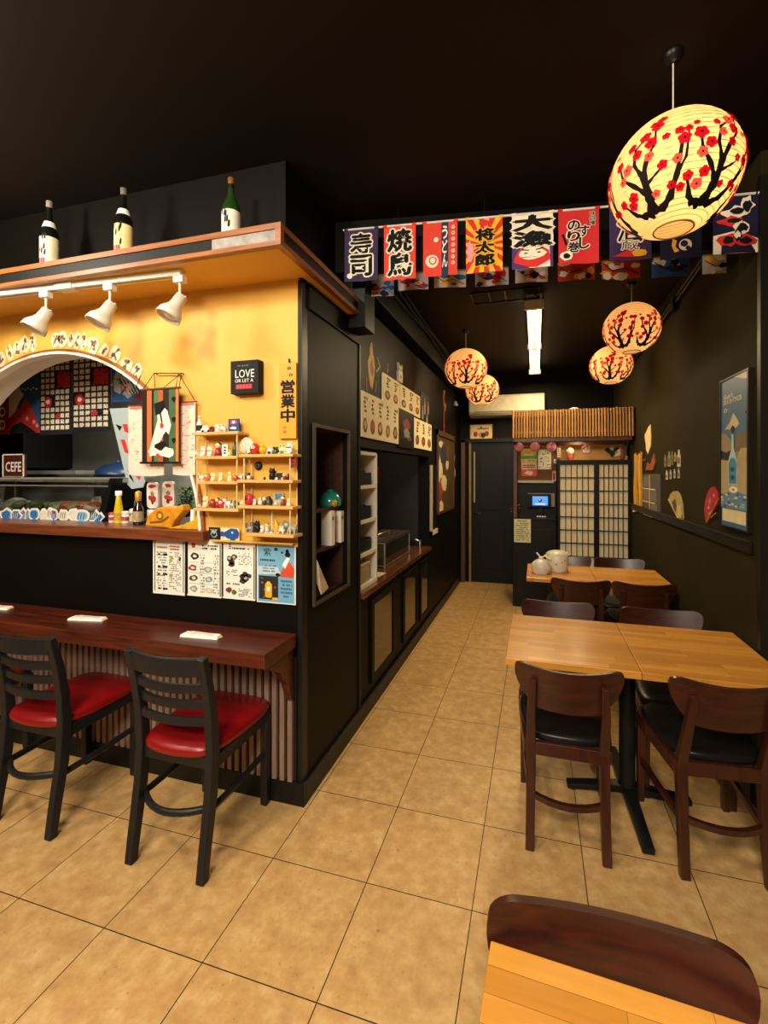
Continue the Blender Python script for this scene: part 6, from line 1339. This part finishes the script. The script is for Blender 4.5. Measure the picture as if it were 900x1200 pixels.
def kpin(u0,v0,u1,v1,base,nm,label,draw,dy=.2,cat='flyer'):
    a=at(u0,v0,Y=KY+dy); b=at(u1,v1,Y=KY+dy); w,h=b.x-a.x,a.z-b.z; m=M(); m.box(0,w,-.003,0,0,h,C(base,.6)); draw(m,w,h,random.Random(int(u0*10))); one(m,nm,label,cat,(a.x,KY+dy,b.z),0)
def fy1(m,w,h,R): m.rect(0,w,h*.25,h*.5,C('#4a9a4a',.6),-.0036); m.pr(blob(w*.45,h*.75,w*.3,h*.15,9,.3,1),C('#e08a3a',.6),-.0036); scrib(m,w*.1,w*.9,h*.05,h*.22,1,C('#8a5a20',.6),R,.8,-.0036)
def fy2(m,w,h,R): m.rect(0,w,0,h*.5,C('#d8544a',.6),-.0036); scrib(m,w*.1,w*.9,h*.6,h*.9,2,C('#3a3a2a',.6),R,.9,-.004); m.pr(blob(w*.5,h*.25,w*.3,h*.15,9,.3,1),C('#f0d0b0',.6),-.004)
def fy3(m,w,h,R):
    for k in range(22): m.pr(blob(w*R.uniform(.1,.9),h*R.uniform(.08,.92),w*.06,h*.03,7,.4,k),C(('#5a7a3a','#a83a2a','#4a4a2a')[k%3],.6),-.0036)
kpin(610.5,526,629,542,'#d9c060','flyer','yellow and green flyer pinned at the top left of the cork board',fy1)
kpin(611,542.5,629,558,'#e8c0a0','flyer','pink and red flyer pinned below the yellow one',fy2)
kpin(630.5,527,646,550,'#e6dcc0','flyer','white flyer with small floral pictures at the right of the cork board',fy3)
kpin(653,525,657,536,'#d8c890','paper_tag','narrow cream tag hanging beside the kiosk post',lambda m,w,h,R:scrib(m,w*.2,w*.8,h*.1,h*.9,4,C('#6a5a3a',.6),R,.8,-.0036),0.,'tag')
kpin(647,552,651.5,564,'#d9a890','paper_tag','red and white tag at the lower right of the cork board',lambda m,w,h,R:m.rect(w*.2,w*.8,h*.15,h*.8,C('#a8352a',.6),-.0036),.2,'tag')
kpin(649,538,652.5,543,'#d8d0c0','wall_switch','small white switch right of the cork board flyers',lambda m,w,h,R:m.rect(w*.3,w*.7,h*.3,h*.7,C('#a8a090',.5),-.0036),.195,'switch')
kpin(602.5,608,622,636,'#cfc49a','notice_sheet','pale green printed sheet hanging on the front of the order counter',lambda m,w,h,R:(scrib(m,w*.12,w*.88,h*.06,h*.86,9,C('#5a7a4a',.6),R,.8,-.0036),scrib(m,w*.2,w*.8,h*.88,h*.95,1,C('#3a3a2a',.6),R,1,-.0036)),-.015,'notice')
PKL=C('#d98a92',.6,var=.15,scale=30)
for u,lb in ((608,'pink paper ball under the left corner of the bamboo awning'),(627,'pink paper ball hanging in the middle of the three above the flyers'),(646,'pink paper ball nearest the kiosk post above the white flyer')):
    p=at(u,524,Y=KY-.05); m=M(); 
    for k in range(10): m.ell((0,0,0),(.058,.058*.35,.055),PKL,10,8,Matrix.Rotation(k*PI/10,3,'Z'))
    m.tube([(0,0,.05),(0,0,1.99-p.z)],.0025,IRON,5); one(m,'paper_ball',lb,'decoration',tuple(p),0,'pink paper balls under the awning')
t=thing('tablet_register','tablet register with a lit blue screen on the order counter','register',(at(634,590,Y=KY+.15).x,KY+.12,1.05)); a=at(618,578,Y=KY+.12); b=at(650,594,Y=KY+.12); w=(b.x-a.x)/2; z0=b.z-1.05; z1=a.z-1.05
m=M(); m.box(-w,w,0,.03,z0,z1,C('#77706a',.4)); m.box(-w,w*.75,-.004,0,z0-.01,z1-.006,C('#15151a',.3)); m.build('case',t,bevel=.004)
SCR=C('#4a86d8',.3,var=.05,emit=1.1); sa=at(624,581.5,Y=KY+.115); sb_=at(642,592.5,Y=KY+.115); ox=at(634,590,Y=KY+.15).x
m=M(); x0,x1=sa.x-ox,sb_.x-ox; zz0,zz1=sb_.z-1.05,sa.z-1.05; m.rect(x0,x1,zz0,zz1,SCR,-.0048); m.disc((x0+x1)/2,(zz0+zz1)/2+.006,.022,C('#1c2c4a',.4),-.0054); m.disc((x0+x1)/2-.004,(zz0+zz1)/2+.012,.009,C('#d8e4f4',.3,emit=.8),-.006); m.rect(x0+.03,x1-.03,zz0+.012,zz0+.022,C('#d8e4f4',.3,emit=.8),-.0054); m.build('screen',t)
m=M(); m.box(-.05,.05,-.02,.08,0,.012,KB); m.box(-.015,.015,.01,.03,.01,z0+.02,KB); m.build('stand',t)
m=M(); m.box(-.06,.06,-.06,-.0,0,.03,C('#1a1a1c',.4)); 
for k in range(4): m.box(-.05+.028*k,-.03+.028*k,-.061,-.06,.008,.022,WHT)
m.build('card_reader',t)
p=at(603,602,Y=KY+.05); t=thing('flower_sprig','small dark dried sprig standing at the left end of the order counter','plant',(-.23,KY+.08,1.05)); m=M(); R=random.Random(3)
for k in range(14): m.tube([(0,0,.05),(R.uniform(-.07,.05),R.uniform(-.03,.03),R.uniform(.08,.15))],.002,C('#4a3018',.6),4)
for k in range(20): m.ell((R.uniform(-.06,.05),R.uniform(-.03,.03),R.uniform(.06,.15)),.008,C(('#5a3a22','#7a2a2a','#8a7a5a')[k%3],.6),6,4)
m.build('sprig',t); m=M(); m.lathe([(.02,0),(.026,.03),(.016,.06),(.0,.055)],KB,n=12); m.build('vase',t)
# bamboo awning
a=at(600,481,Y=5.12); b=at(740,481,Y=5.12); wA=XR-.01-a.x-.0
zA0=at(620,513,Y=5.12).z; zA1=at(620,481,Y=5.12).z
t=thing('bamboo_awning','awning of upright bamboo canes over the order counter and paper screens','awning',(a.x,5.12,0)); BM=[C(c,.5,var=.15,scale=12) for c in ('#a1733a','#966830','#ab7c3e','#8a5e2b')]
n=42; wA=(b.x-a.x)+.03
for g in range(1):
    m=M(); R=random.Random(1)
    for k in range(n):
        x=wA*(k+.5)/n; r=wA/n*.41*R.uniform(.94,1); dz=R.uniform(-.003,.003); zz=[(zA0+dz),(zA0+.1),(zA0+.19),zA1+R.uniform(-.004,.004)]
        m.tube([(x,.0,zz[0]),(x,.008,zz[1]),(x,.02,zz[3])],[r,r*.97,r*.95],BM[R.randrange(4)],8)
    m.build('bamboo_canes',t)
m=M()
for z in (zA0+.06,zA1-.05): m.tube([(0,.035,z),(wA,.035,z)],.012,BM[3],8)
m.build('batten',t); m=M(); m.box(.0,wA,.02,KY-5.12+.02,zA1-.03,zA1-.0,C('#7a5a30',.6)); m.build('roof_board',t); m=M(); m.box(.02,wA-.02,.03,.07,zA0-.04,zA0+.0,RW); m.build('front_beam',t)
for x in (.02,wA-.05):
    m=M(); m.box(x,x+.03,.05,KY-5.12,zA0-.03,zA0,RW); m.build('bracket',t)
p=at(673,479,Y=5.25); m=M(); m.lathe([(.05,0),(.06,.008),(.06,.016),(.03,.028),(0,.03)],C('#cfc4aa',.4),n=20); one(m,'round_plate','small white round plate lying on top of the bamboo awning','plate',(p.x,5.25,zA1))
p=at(678,518,Y=5.3); t=thing('puck_light','flat round lit lamp under the bamboo awning','lamp',(p.x,5.32,zA0)); m=M(); m.lathe([(0,-.02),(.075,-.02),(.08,-.012),(.08,.0),(0,.0)],C('#cfc8b8',.4),n=24); m.build('housing',t); m=M(); m.lathe([(0,-.0225),(.068,-.0225),(.07,-.02)],paper_mat('puck_glow','#ffe6b0',6,0),n=24); m.build('diffuser',t); m=M(); m.box(-.01,.01,.0,.13,-.004,.002,RW); m.build('mount',t)
area('puck_lamp',(p.x,5.32,zA0-.03),.14,1.6,(1,.8,.5))
# alcove ornaments
GZ=1.73
def kz(u,v): return at(u,v,Y=KY+.1)
p=kz(668.5,537); t=thing('paper_doll','white and red paper doll at the left of the gold alcove','ornament',(p.x,KY+.1,GZ)); m=M(); m.lathe([(.03,0),(.04,.03),(.025,.07),(0,.07)],C('#b04030',.6),n=12); m.build('body',t); m=M(); m.ell((0,0,.10),.045,C('#e9dcc2',.5)); m.ell((-.012,-.04,.10),.006,INK,6,4); m.ell((.012,-.04,.10),.006,INK,6,4); m.build('head',t)
p=kz(688,526); m=M()
for k in range(5): m.ell((.03*math.cos(k*2*PI/5+.3),0,.03*math.sin(k*2*PI/5+.3)),(.028,.012,.028),C('#d8b0a8',.6)); 
m.ell((0,-.01,0),.014,C('#e8d0a0',.6)); one(m,'paper_flower','pale pink paper flower on the back of the gold alcove','decoration',(p.x,KY+.17,p.z))
p=kz(718,530); m=M(); W_=C('#e0d2b0',.6)
m.prism([(-.08,.03),(-.02,-.02),(.0,-.06),(.03,-.02),(.09,.05),(.05,.06),(.02,.02),(-.02,.06),(-.05,.055)],-.006,.006,C('#1c1a18',.5)); m.prism([(.03,-.05),(.09,-.03),(.1,.06),(.06,.03)],-.008,.004,W_); m.prism([(-.03,.05),(.01,.02),(.02,.07)],-.008,.004,W_); m.pr(blob(.05,.0,.02,.015,8,.3,1),C('#c08a2a',.5),-.0086)
one(m,'bird_ornament','black and white flying bird ornament at the right of the gold alcove','ornament',(p.x,KY+.175,p.z))
p=at(736,537,Y=5.36); m=fig('cat',.05,'#b89a5a','#7a4a2a'); one(m,'cat_figurine','tiny tan figure standing on the right end of the screen rail','figurine',(.955,5.37,1.722))
# shoji screens
SYf=5.36; SHM=C('#d2c2a0',.7,var=.03); SF=C('#120f0d',.4)
def shoji(x0,x1,label):
    w=x1-x0; H=1.70; t=thing('paper_screen',label,'screen',(x0,SYf,0),0,'paper lattice screens')
    m=M(); m.box(0,w,.008,.012,.03,H-.03,SHM); m.build('paper_panel',t)
    m=M(); f=.026
    for r in ((0,f,0,H),(w-f,w,0,H),(f,w-f,0,.05),(f,w-f,H-f,H)): m.box(r[0],r[1],-.012,.016,r[2],r[3],SF)
    m.build('frame',t)
    m=M(); 
    for i in range(1,6): x=f+(w-2*f)*i/6; m.box(x-.0035,x+.0035,-.006,.008,.05,H-f,SF)
    for i in range(1,11): z=.05+(H-f-.05)*i/11; m.box(f,w-f,-.008,.008,z-.0045,z+.0045,SF)
    m.build('lattice',t)
xa=at(653.5,600,Y=SYf).x; xb=at(699,600,Y=SYf).x; xc=XR-.005
shoji(xa,xb-.001,'left white paper lattice screen beside the order counter'); shoji(xb+.001,xc,'right white paper lattice screen against the right wall')
m=M(); m.box(xa-.02,xc,SYf-.03,SYf+.05,1.70,1.722,SF); struct(m,'trim_12')
# ================================================================== RIGHT WALL
def rw_box(u0,u1,v0,v1,X=XR):
    a=at(u0,v0,X=X); b=at(u1,v1,X=X); return a,b
za=(at(849,448,X=XR).z+at(882,433,X=XR).z)/2; zb_=(at(850,612,X=XR).z+at(880,625,X=XR).z)/2; y0=at(849,500,X=XR).y; y1=at(881,500,X=XR).y; w,h=y0-y1,za-zb_
t=thing('wall_poster','tall framed blue poster with a bottle on the right wall','poster',(XR-.001,y0,zb_),RR)
m=M(); m.box(0,w,-.014,0,0,h,C('#3a627c',.4,var=.12,scale=5)); m.build('panel',t)
m=M()
for r in ((-.008,0,-.008,h+.008),(w,w+.016,-.008,h+.008),(0,w,h,h+.008),(0,w,-.008,0)): m.box(r[0],r[1],-.02,0,r[2],r[3],C('#1a1714',.35))
m.build('frame',t)
m=M(); c=lambda hx:C(hx,.5); y=-.0146
m.pr([(w*x,h*z) for x,z in ((.0,.44),(0,.64),(.2,.63),(.4,.58),(.5,.5),(.7,.62),(1,.62),(1,.5),(.9,.44))],c('#8a7a5a'),y); m.pr([(w*x,h*z) for x,z in ((0,.46),(.35,.44),(.45,.52),(.2,.50),(0,.52))],c('#231c14'),y-.0004); m.pr([(w*x,h*z) for x,z in ((.52,.5),(1,.5),(1,.62),(.6,.62))],c('#6a5a3a'),y-.0004)
m.pr([(w*x,h*z) for x,z in ((0,.12),(1,.12),(1,.52),(.75,.52),(.6,.44),(0,.45))],c('#ab966a'),y-.0008); m.pr([(w*x,h*z) for x,z in ((0,.12),(1,.12),(1,.22),(.5,.25),(0,.21))],c('#5d7f8e'),y-.0012)
R=random.Random(5)
for k in range(26): m.pr(blob(w*R.uniform(.04,.94),h*R.uniform(.13,.22),w*.05,h*.008,8,.4,k),c(('#d6c9a0','#2c4a5a','#8aa8b0')[k%3]),y-.0016-.00003*k)
m.pr([(w*x,h*z) for x,z in ((.15,.66),(.35,.70),(.5,.76),(.62,.72),(.72,.68),(.6,.66),(.48,.64),(.3,.66))],c('#bfae84'),y-.0010); m.pr([(w*x,h*z) for x,z in ((.38,.66),(.46,.62),(.56,.66),(.47,.68))],c('#1c1712'),y-.0014)
bt=[(.30,.28),(.64,.28),(.66,.42),(.62,.46),(.52,.52),(.50,.62),(.44,.62),(.42,.52),(.33,.46),(.29,.42)]
m.pr([(w*x,h*z) for x,z in bt],c('#9fb8b4'),y-.0018); m.pr([(w*x,h*z) for x,z in ((.33,.29),(.61,.29),(.62,.42),(.55,.46),(.4,.46),(.32,.42))],c('#3f7f94'),y-.0022); m.disc(w*.47,h*.385,w*.07,c('#183848'),y-.0026,rz=h*.015); m.disc(w*.47,h*.33,w*.07,c('#183848'),y-.0026,rz=h*.018)
m.disc(w*.5,h*.25,w*.16,c('#e6d6b0'),y-.0022,rz=h*.022); m.disc(w*.5,h*.25,w*.05,c('#c2452a'),y-.0026,rz=h*.008)
m.rect(w*.06,w*.94,h*.03,h*.115,c('#d9c698'),y-.0008)
m.text("Gun't",w*.30,h*.885,w*.36,h*.032,c('#d8cba8'),y-.001,.03); m.text("DUCB F'XCB",w*.45,h*.848,w*.68,h*.03,c('#d8cba8'),y-.001,.03); m.text('D...',w*.26,h*.79,w*.24,h*.025,c('#d8cba8'),y-.001,.02)
m.pr([(w*.5,h),(w,h),(w,h*.95),(w*.85,h*.96)],c('#b8b0a0'),y-.0008); m.pr([(w*.9,h*.74),(w*.97,h*.735),(w*.96,h*.75)],INK,y-.001)
m.build('print',t)
def rstick(u,v,poly,mat,nm,lb,marks=(),th=.004,grp=None,cat='decoration'): sticker(u,v,poly,mat,nm,lb,XR-.001,RR,marks,th,grp,cat)
def sc_(u0,u1,v0,v1):
    a=at(u0,v0,X=XR); b=at(u1,v1,X=XR); return a.y-b.y,a.z-b.z
w,h=sc_(756,764.7,501,532); rstick(760,532,[(w*x,h*z) for x,z in ((0,0),(.35,.25),(.4,.6),(.3,1),(.0,.92),(-.2,.8),(-.45,.72),(-.4,.5),(-.3,.4),(-.25,.15))],C('#d8bf88',.6,var=.15,scale=30),'paper_feather','cream feather shaped paper high on the right wall near the screens',th=.006)
w,h=sc_(743,756.7,527,600); a=at(743,600,X=XR); t=thing('paper_streamers','bundle of orange yellow paper streamers hanging beside the paper screens','decoration',(XR-.001,a.y,a.z),RR)
for k,(x,t0,b0,c) in enumerate(((.16,1,.06,'#c9962c'),(.36,.97,.1,'#b8821e'),(.56,.98,.04,'#d0a038'),(.76,1,.05,'#a8741c'))):
    m=M(); ww=w*.17; pts=[(w*x+.02*math.sin(i*.9+k),-.006-.004*(k%2),h*(t0+(b0-t0)*i/8)) for i in range(9)]; m.bar(pts,ww,.004,C(c,.6,var=.15,scale=25),side=(1,0,0)); m.build('streamer',t)
m=M(); m.box(0,w,-.004,0,h*.86,h*.89,C('#7a3a1a',.6)); m.prism([(w*.0,h*.0),(w*.3,h*.03),(w*.28,h*.12),(w*.05,h*.1)],-.014,-.004,C('#d8b878',.6)); m.build('tie_band',t)
w,h=sc_(755,775,549,602.5); a=at(755,602.5,X=XR); t=thing('photo_panel','grey panel of framed photos crossed by yellow straps on the right wall','picture',(XR-.001,a.y,a.z),RR)
m=M(); m.box(0,w,-.010,0,0,h,C('#4a463e',.5,var=.3,scale=20)); m.build('panel',t); m=M(); YB_=C('#d8cba0',.5)
for z in (.34,.65): m.rect(w*.0,w*.75,h*(z-.012),h*(z+.012),YB_,-.0112)
m.rect(w*.4,w*.47,h*.0,h*.98,C('#c98a1e',.5),-.0118); m.build('strap',t); m=M(); R=random.Random(6)
for i,(x,z) in enumerate(((.05,.7),(.5,.7),(.05,.38),(.5,.38),(.05,.08),(.52,.08))): m.rect(w*x,w*(x+.33),h*z,h*(z+.24),C(('#5f6064','#3f4046','#6a6458')[i%3],.4,var=.3,scale=60),-.0106)
m.pr(blob(w*.42,h*.08,w*.14,h*.06,9,.3,1),C('#b8402a',.6),-.0124); m.rect(0,w*.6,0,h*.05,C('#cdb27a',.6),-.0122); m.build('photo',t)
w,h=sc_(758,769,533,551); rstick(763,551,[(w*x,h*z) for x,z in ((-.5,.0),(-.3,.5),(-.1,.3),(.1,.45),(.4,1),(.5,.4),(.3,.0))],C('#8a3f1a',.6,var=.2,scale=30),'paper_fan','small reddish brown folded paper above the photo panel',th=.01)
for i,(u,v,hp_,c,lb) in enumerate(((780,540,12,'#8a6a48','brown bottle sticker at the left of the upper row on the right wall'),(784.5,538,15,'#7a8a5a','green brown bottle sticker, second of the upper row'),(788,537,14,'#5a6a3a','dark green bottle sticker in the middle of the upper row'),(791.5,535.5,9,'#b0983e','small yellow bottle sticker, fourth of the upper row'),(796,537,17,'#c2b69a','tall pale bottle sticker at the right of the upper row'),(781.7,556.7,9,'#c9bfae','pale round bottle sticker at the left of the lower row'),(786.2,556,9,'#b8ae9c','narrow pale bottle sticker, second of the lower row'),(790.8,555,9,'#c0b6a4','pale bottle sticker, third of the lower row'),(795.7,554.5,10,'#a89c86','square pale bottle sticker at the right of the lower row'))):
    hh=hp_*at(u,v,X=XR).y/525*1.05; ww=hh*.30 if i!=5 else hh*.36
    rstick(u,v,[(-ww,-hh*.5),(ww,-hh*.5),(ww,hh*.15),(ww*.45,hh*.3),(ww*.4,hh*.5),(-ww*.4,hh*.5),(-ww*.45,hh*.3),(-ww,hh*.15)],C(c,.5,var=.3,scale=60),'bottle_sticker',lb,[([(-ww*.7,-hh*.3),(ww*.7,-hh*.3),(ww*.7,hh*.05),(-ww*.7,hh*.05)],C('#5a4a38',.5))],.004,'bottle stickers on the right wall','sticker')
def fanobj(u0,u1,v0,v1,poly,ribs,mat,band,lb,nm='hand_fan'):
    w,h=sc_(u0,u1,v0,v1); a=at(u0,v1,X=XR); t=thing(nm,lb,'fan',(XR-.001,a.y,a.z),RR); P=[(w*x,h*z) for x,z in poly]; m=M(); m.prism(P,-.008,0,mat); m.build('leaf',t)
    m=M(); 
    for q,c_ in band: m.pr([(w*x,h*z) for x,z in q],c_,-.0088)
    m.build('print',t); m=M()
    for (x0,z0,x1,z1) in ribs: m.tube([(w*x0,-.010,h*z0),(w*x1,-.010,h*z1)],.004,C('#a8823e',.5),5)
    m.build('rib',t)
fanobj(785,802,569,608,((0,.68),(.12,.86),(.35,.98),(.6,1),(.8,.88),(.95,.6),(1,.2),(.95,.02),(.6,.12),(.55,.2)),((.0,.68,.85,.0),(.98,.3,.9,.0)),C('#a8945e',.6,var=.15,scale=20),[(((.25,.6),(.5,.75),(.6,.5),(.5,.25)),C('#4a4534',.6)),(((.6,.5),(.85,.6),(.9,.2),(.7,.18)),C('#c9b07a',.6)),(((.3,.85),(.55,.9),(.5,.78)),C('#b88a2a',.6))],'beige folding fan open on the right wall above the rail')
fanobj(827,844,565,612,((.0,.36),(.1,.62),(.3,.88),(.5,.98),(.68,1),(.88,.9),(1,.7),(.9,.55),(.55,.3),(.2,.0),(.08,.08)),((.2,.02,1,.68),(.55,.18,.85,.32)),C('#a81f30',.5,var=.1,scale=20),[(((.3,.28),(.65,.40),(.85,.55),(.6,.32),(.4,.18)),C('#c98f2a',.6)),(((.3,.6),(.45,.72),(.55,.6),(.42,.5)),C('#c9606a',.6)),(((.6,.8),(.78,.82),(.75,.7)),C('#d07078',.6)),(((.25,.42),(.4,.5),(.38,.38)),C('#d8a09a',.6))],'red folding fan on the right wall left of the blue poster')
# ================================================================== BAGS ON THE REAR TABLE
p=at(653,669,Z=.7505); H=at(653,645,Y=p.y).z-.75
t=thing('food_container','white round food container with a handle on the rear table','container',(p.x,p.y,.7505)); PW=C('#d8cdb4',.4,var=.06); r=.088
m=M(); m.lathe([(r*.9,0),(r,.015),(r*1.02,H*.75),(r*.92,H*.82),(0,H*.82)],PW,n=28); m.build('body',t); m=M(); m.lathe([(r*.98,H*.80),(r*.9,H*.9),(r*.5,H*.97),(0,H)],C('#cbbd9f',.35),n=28); m.build('lid',t); m=M(); m.tube([(r*math.cos(a),-.02,H*.80+.035*math.sin(a)) for a in [PI*i/12 for i in range(13)]],.007,PW,8); m.build('handle',t)
m=M(); 
for a,z in ((-1.2,.5),(-.9,.6),(-1.7,.4)): m.ell((r*1.0*math.cos(a),r*1.0*math.sin(a),H*z),(.008,.004,.008),C('#b8783a',.5),6,4)
m.build('mark',t)
p=at(634,671,Z=.7505); t=thing('takeout_bag','small knotted white plastic bag on the rear table beside the round container','bag',(p.x,p.y-.02,.7505))
m=M(); R=random.Random(9); prof=[]; n=26; rows_=[(.9,0),(1.05,.02),(1.08,.05),(.98,.08),(.66,.105),(.28,.118)]; vs=[]
for r_,z in rows_:
    for k in range(n): a=2*PI*k/n; q=.062*r_*(1+.10*math.sin(a*5+z*60)+R.uniform(-.04,.04)); vs.append((q*1.15*math.cos(a),q*math.sin(a),z+R.uniform(-.002,.002)*(z>0)))
m.add(vs,[(i*n+k,i*n+(k+1)%n,(i+1)*n+(k+1)%n,(i+1)*n+k) for i in range(5) for k in range(n)],C('#d5cbb6',.35,var=.08,scale=50),True); m.add(vs[:n],[tuple(range(n-1,-1,-1))],PW); m.build('bag_body',t)
m=M(); m.ell((0,0,.122),(.022,.02,.016),PW); m.bar([(0,0,.125),(.03,-.01,.15),(.075,-.02,.12)],[.02,.034,.02],.004,PW,side=(0,1,.3)); m.bar([(0,0,.125),(-.025,.01,.155),(-.035,.02,.165)],[.02,.03,.012],.004,PW,side=(0,1,.3)); m.build('knot',t)
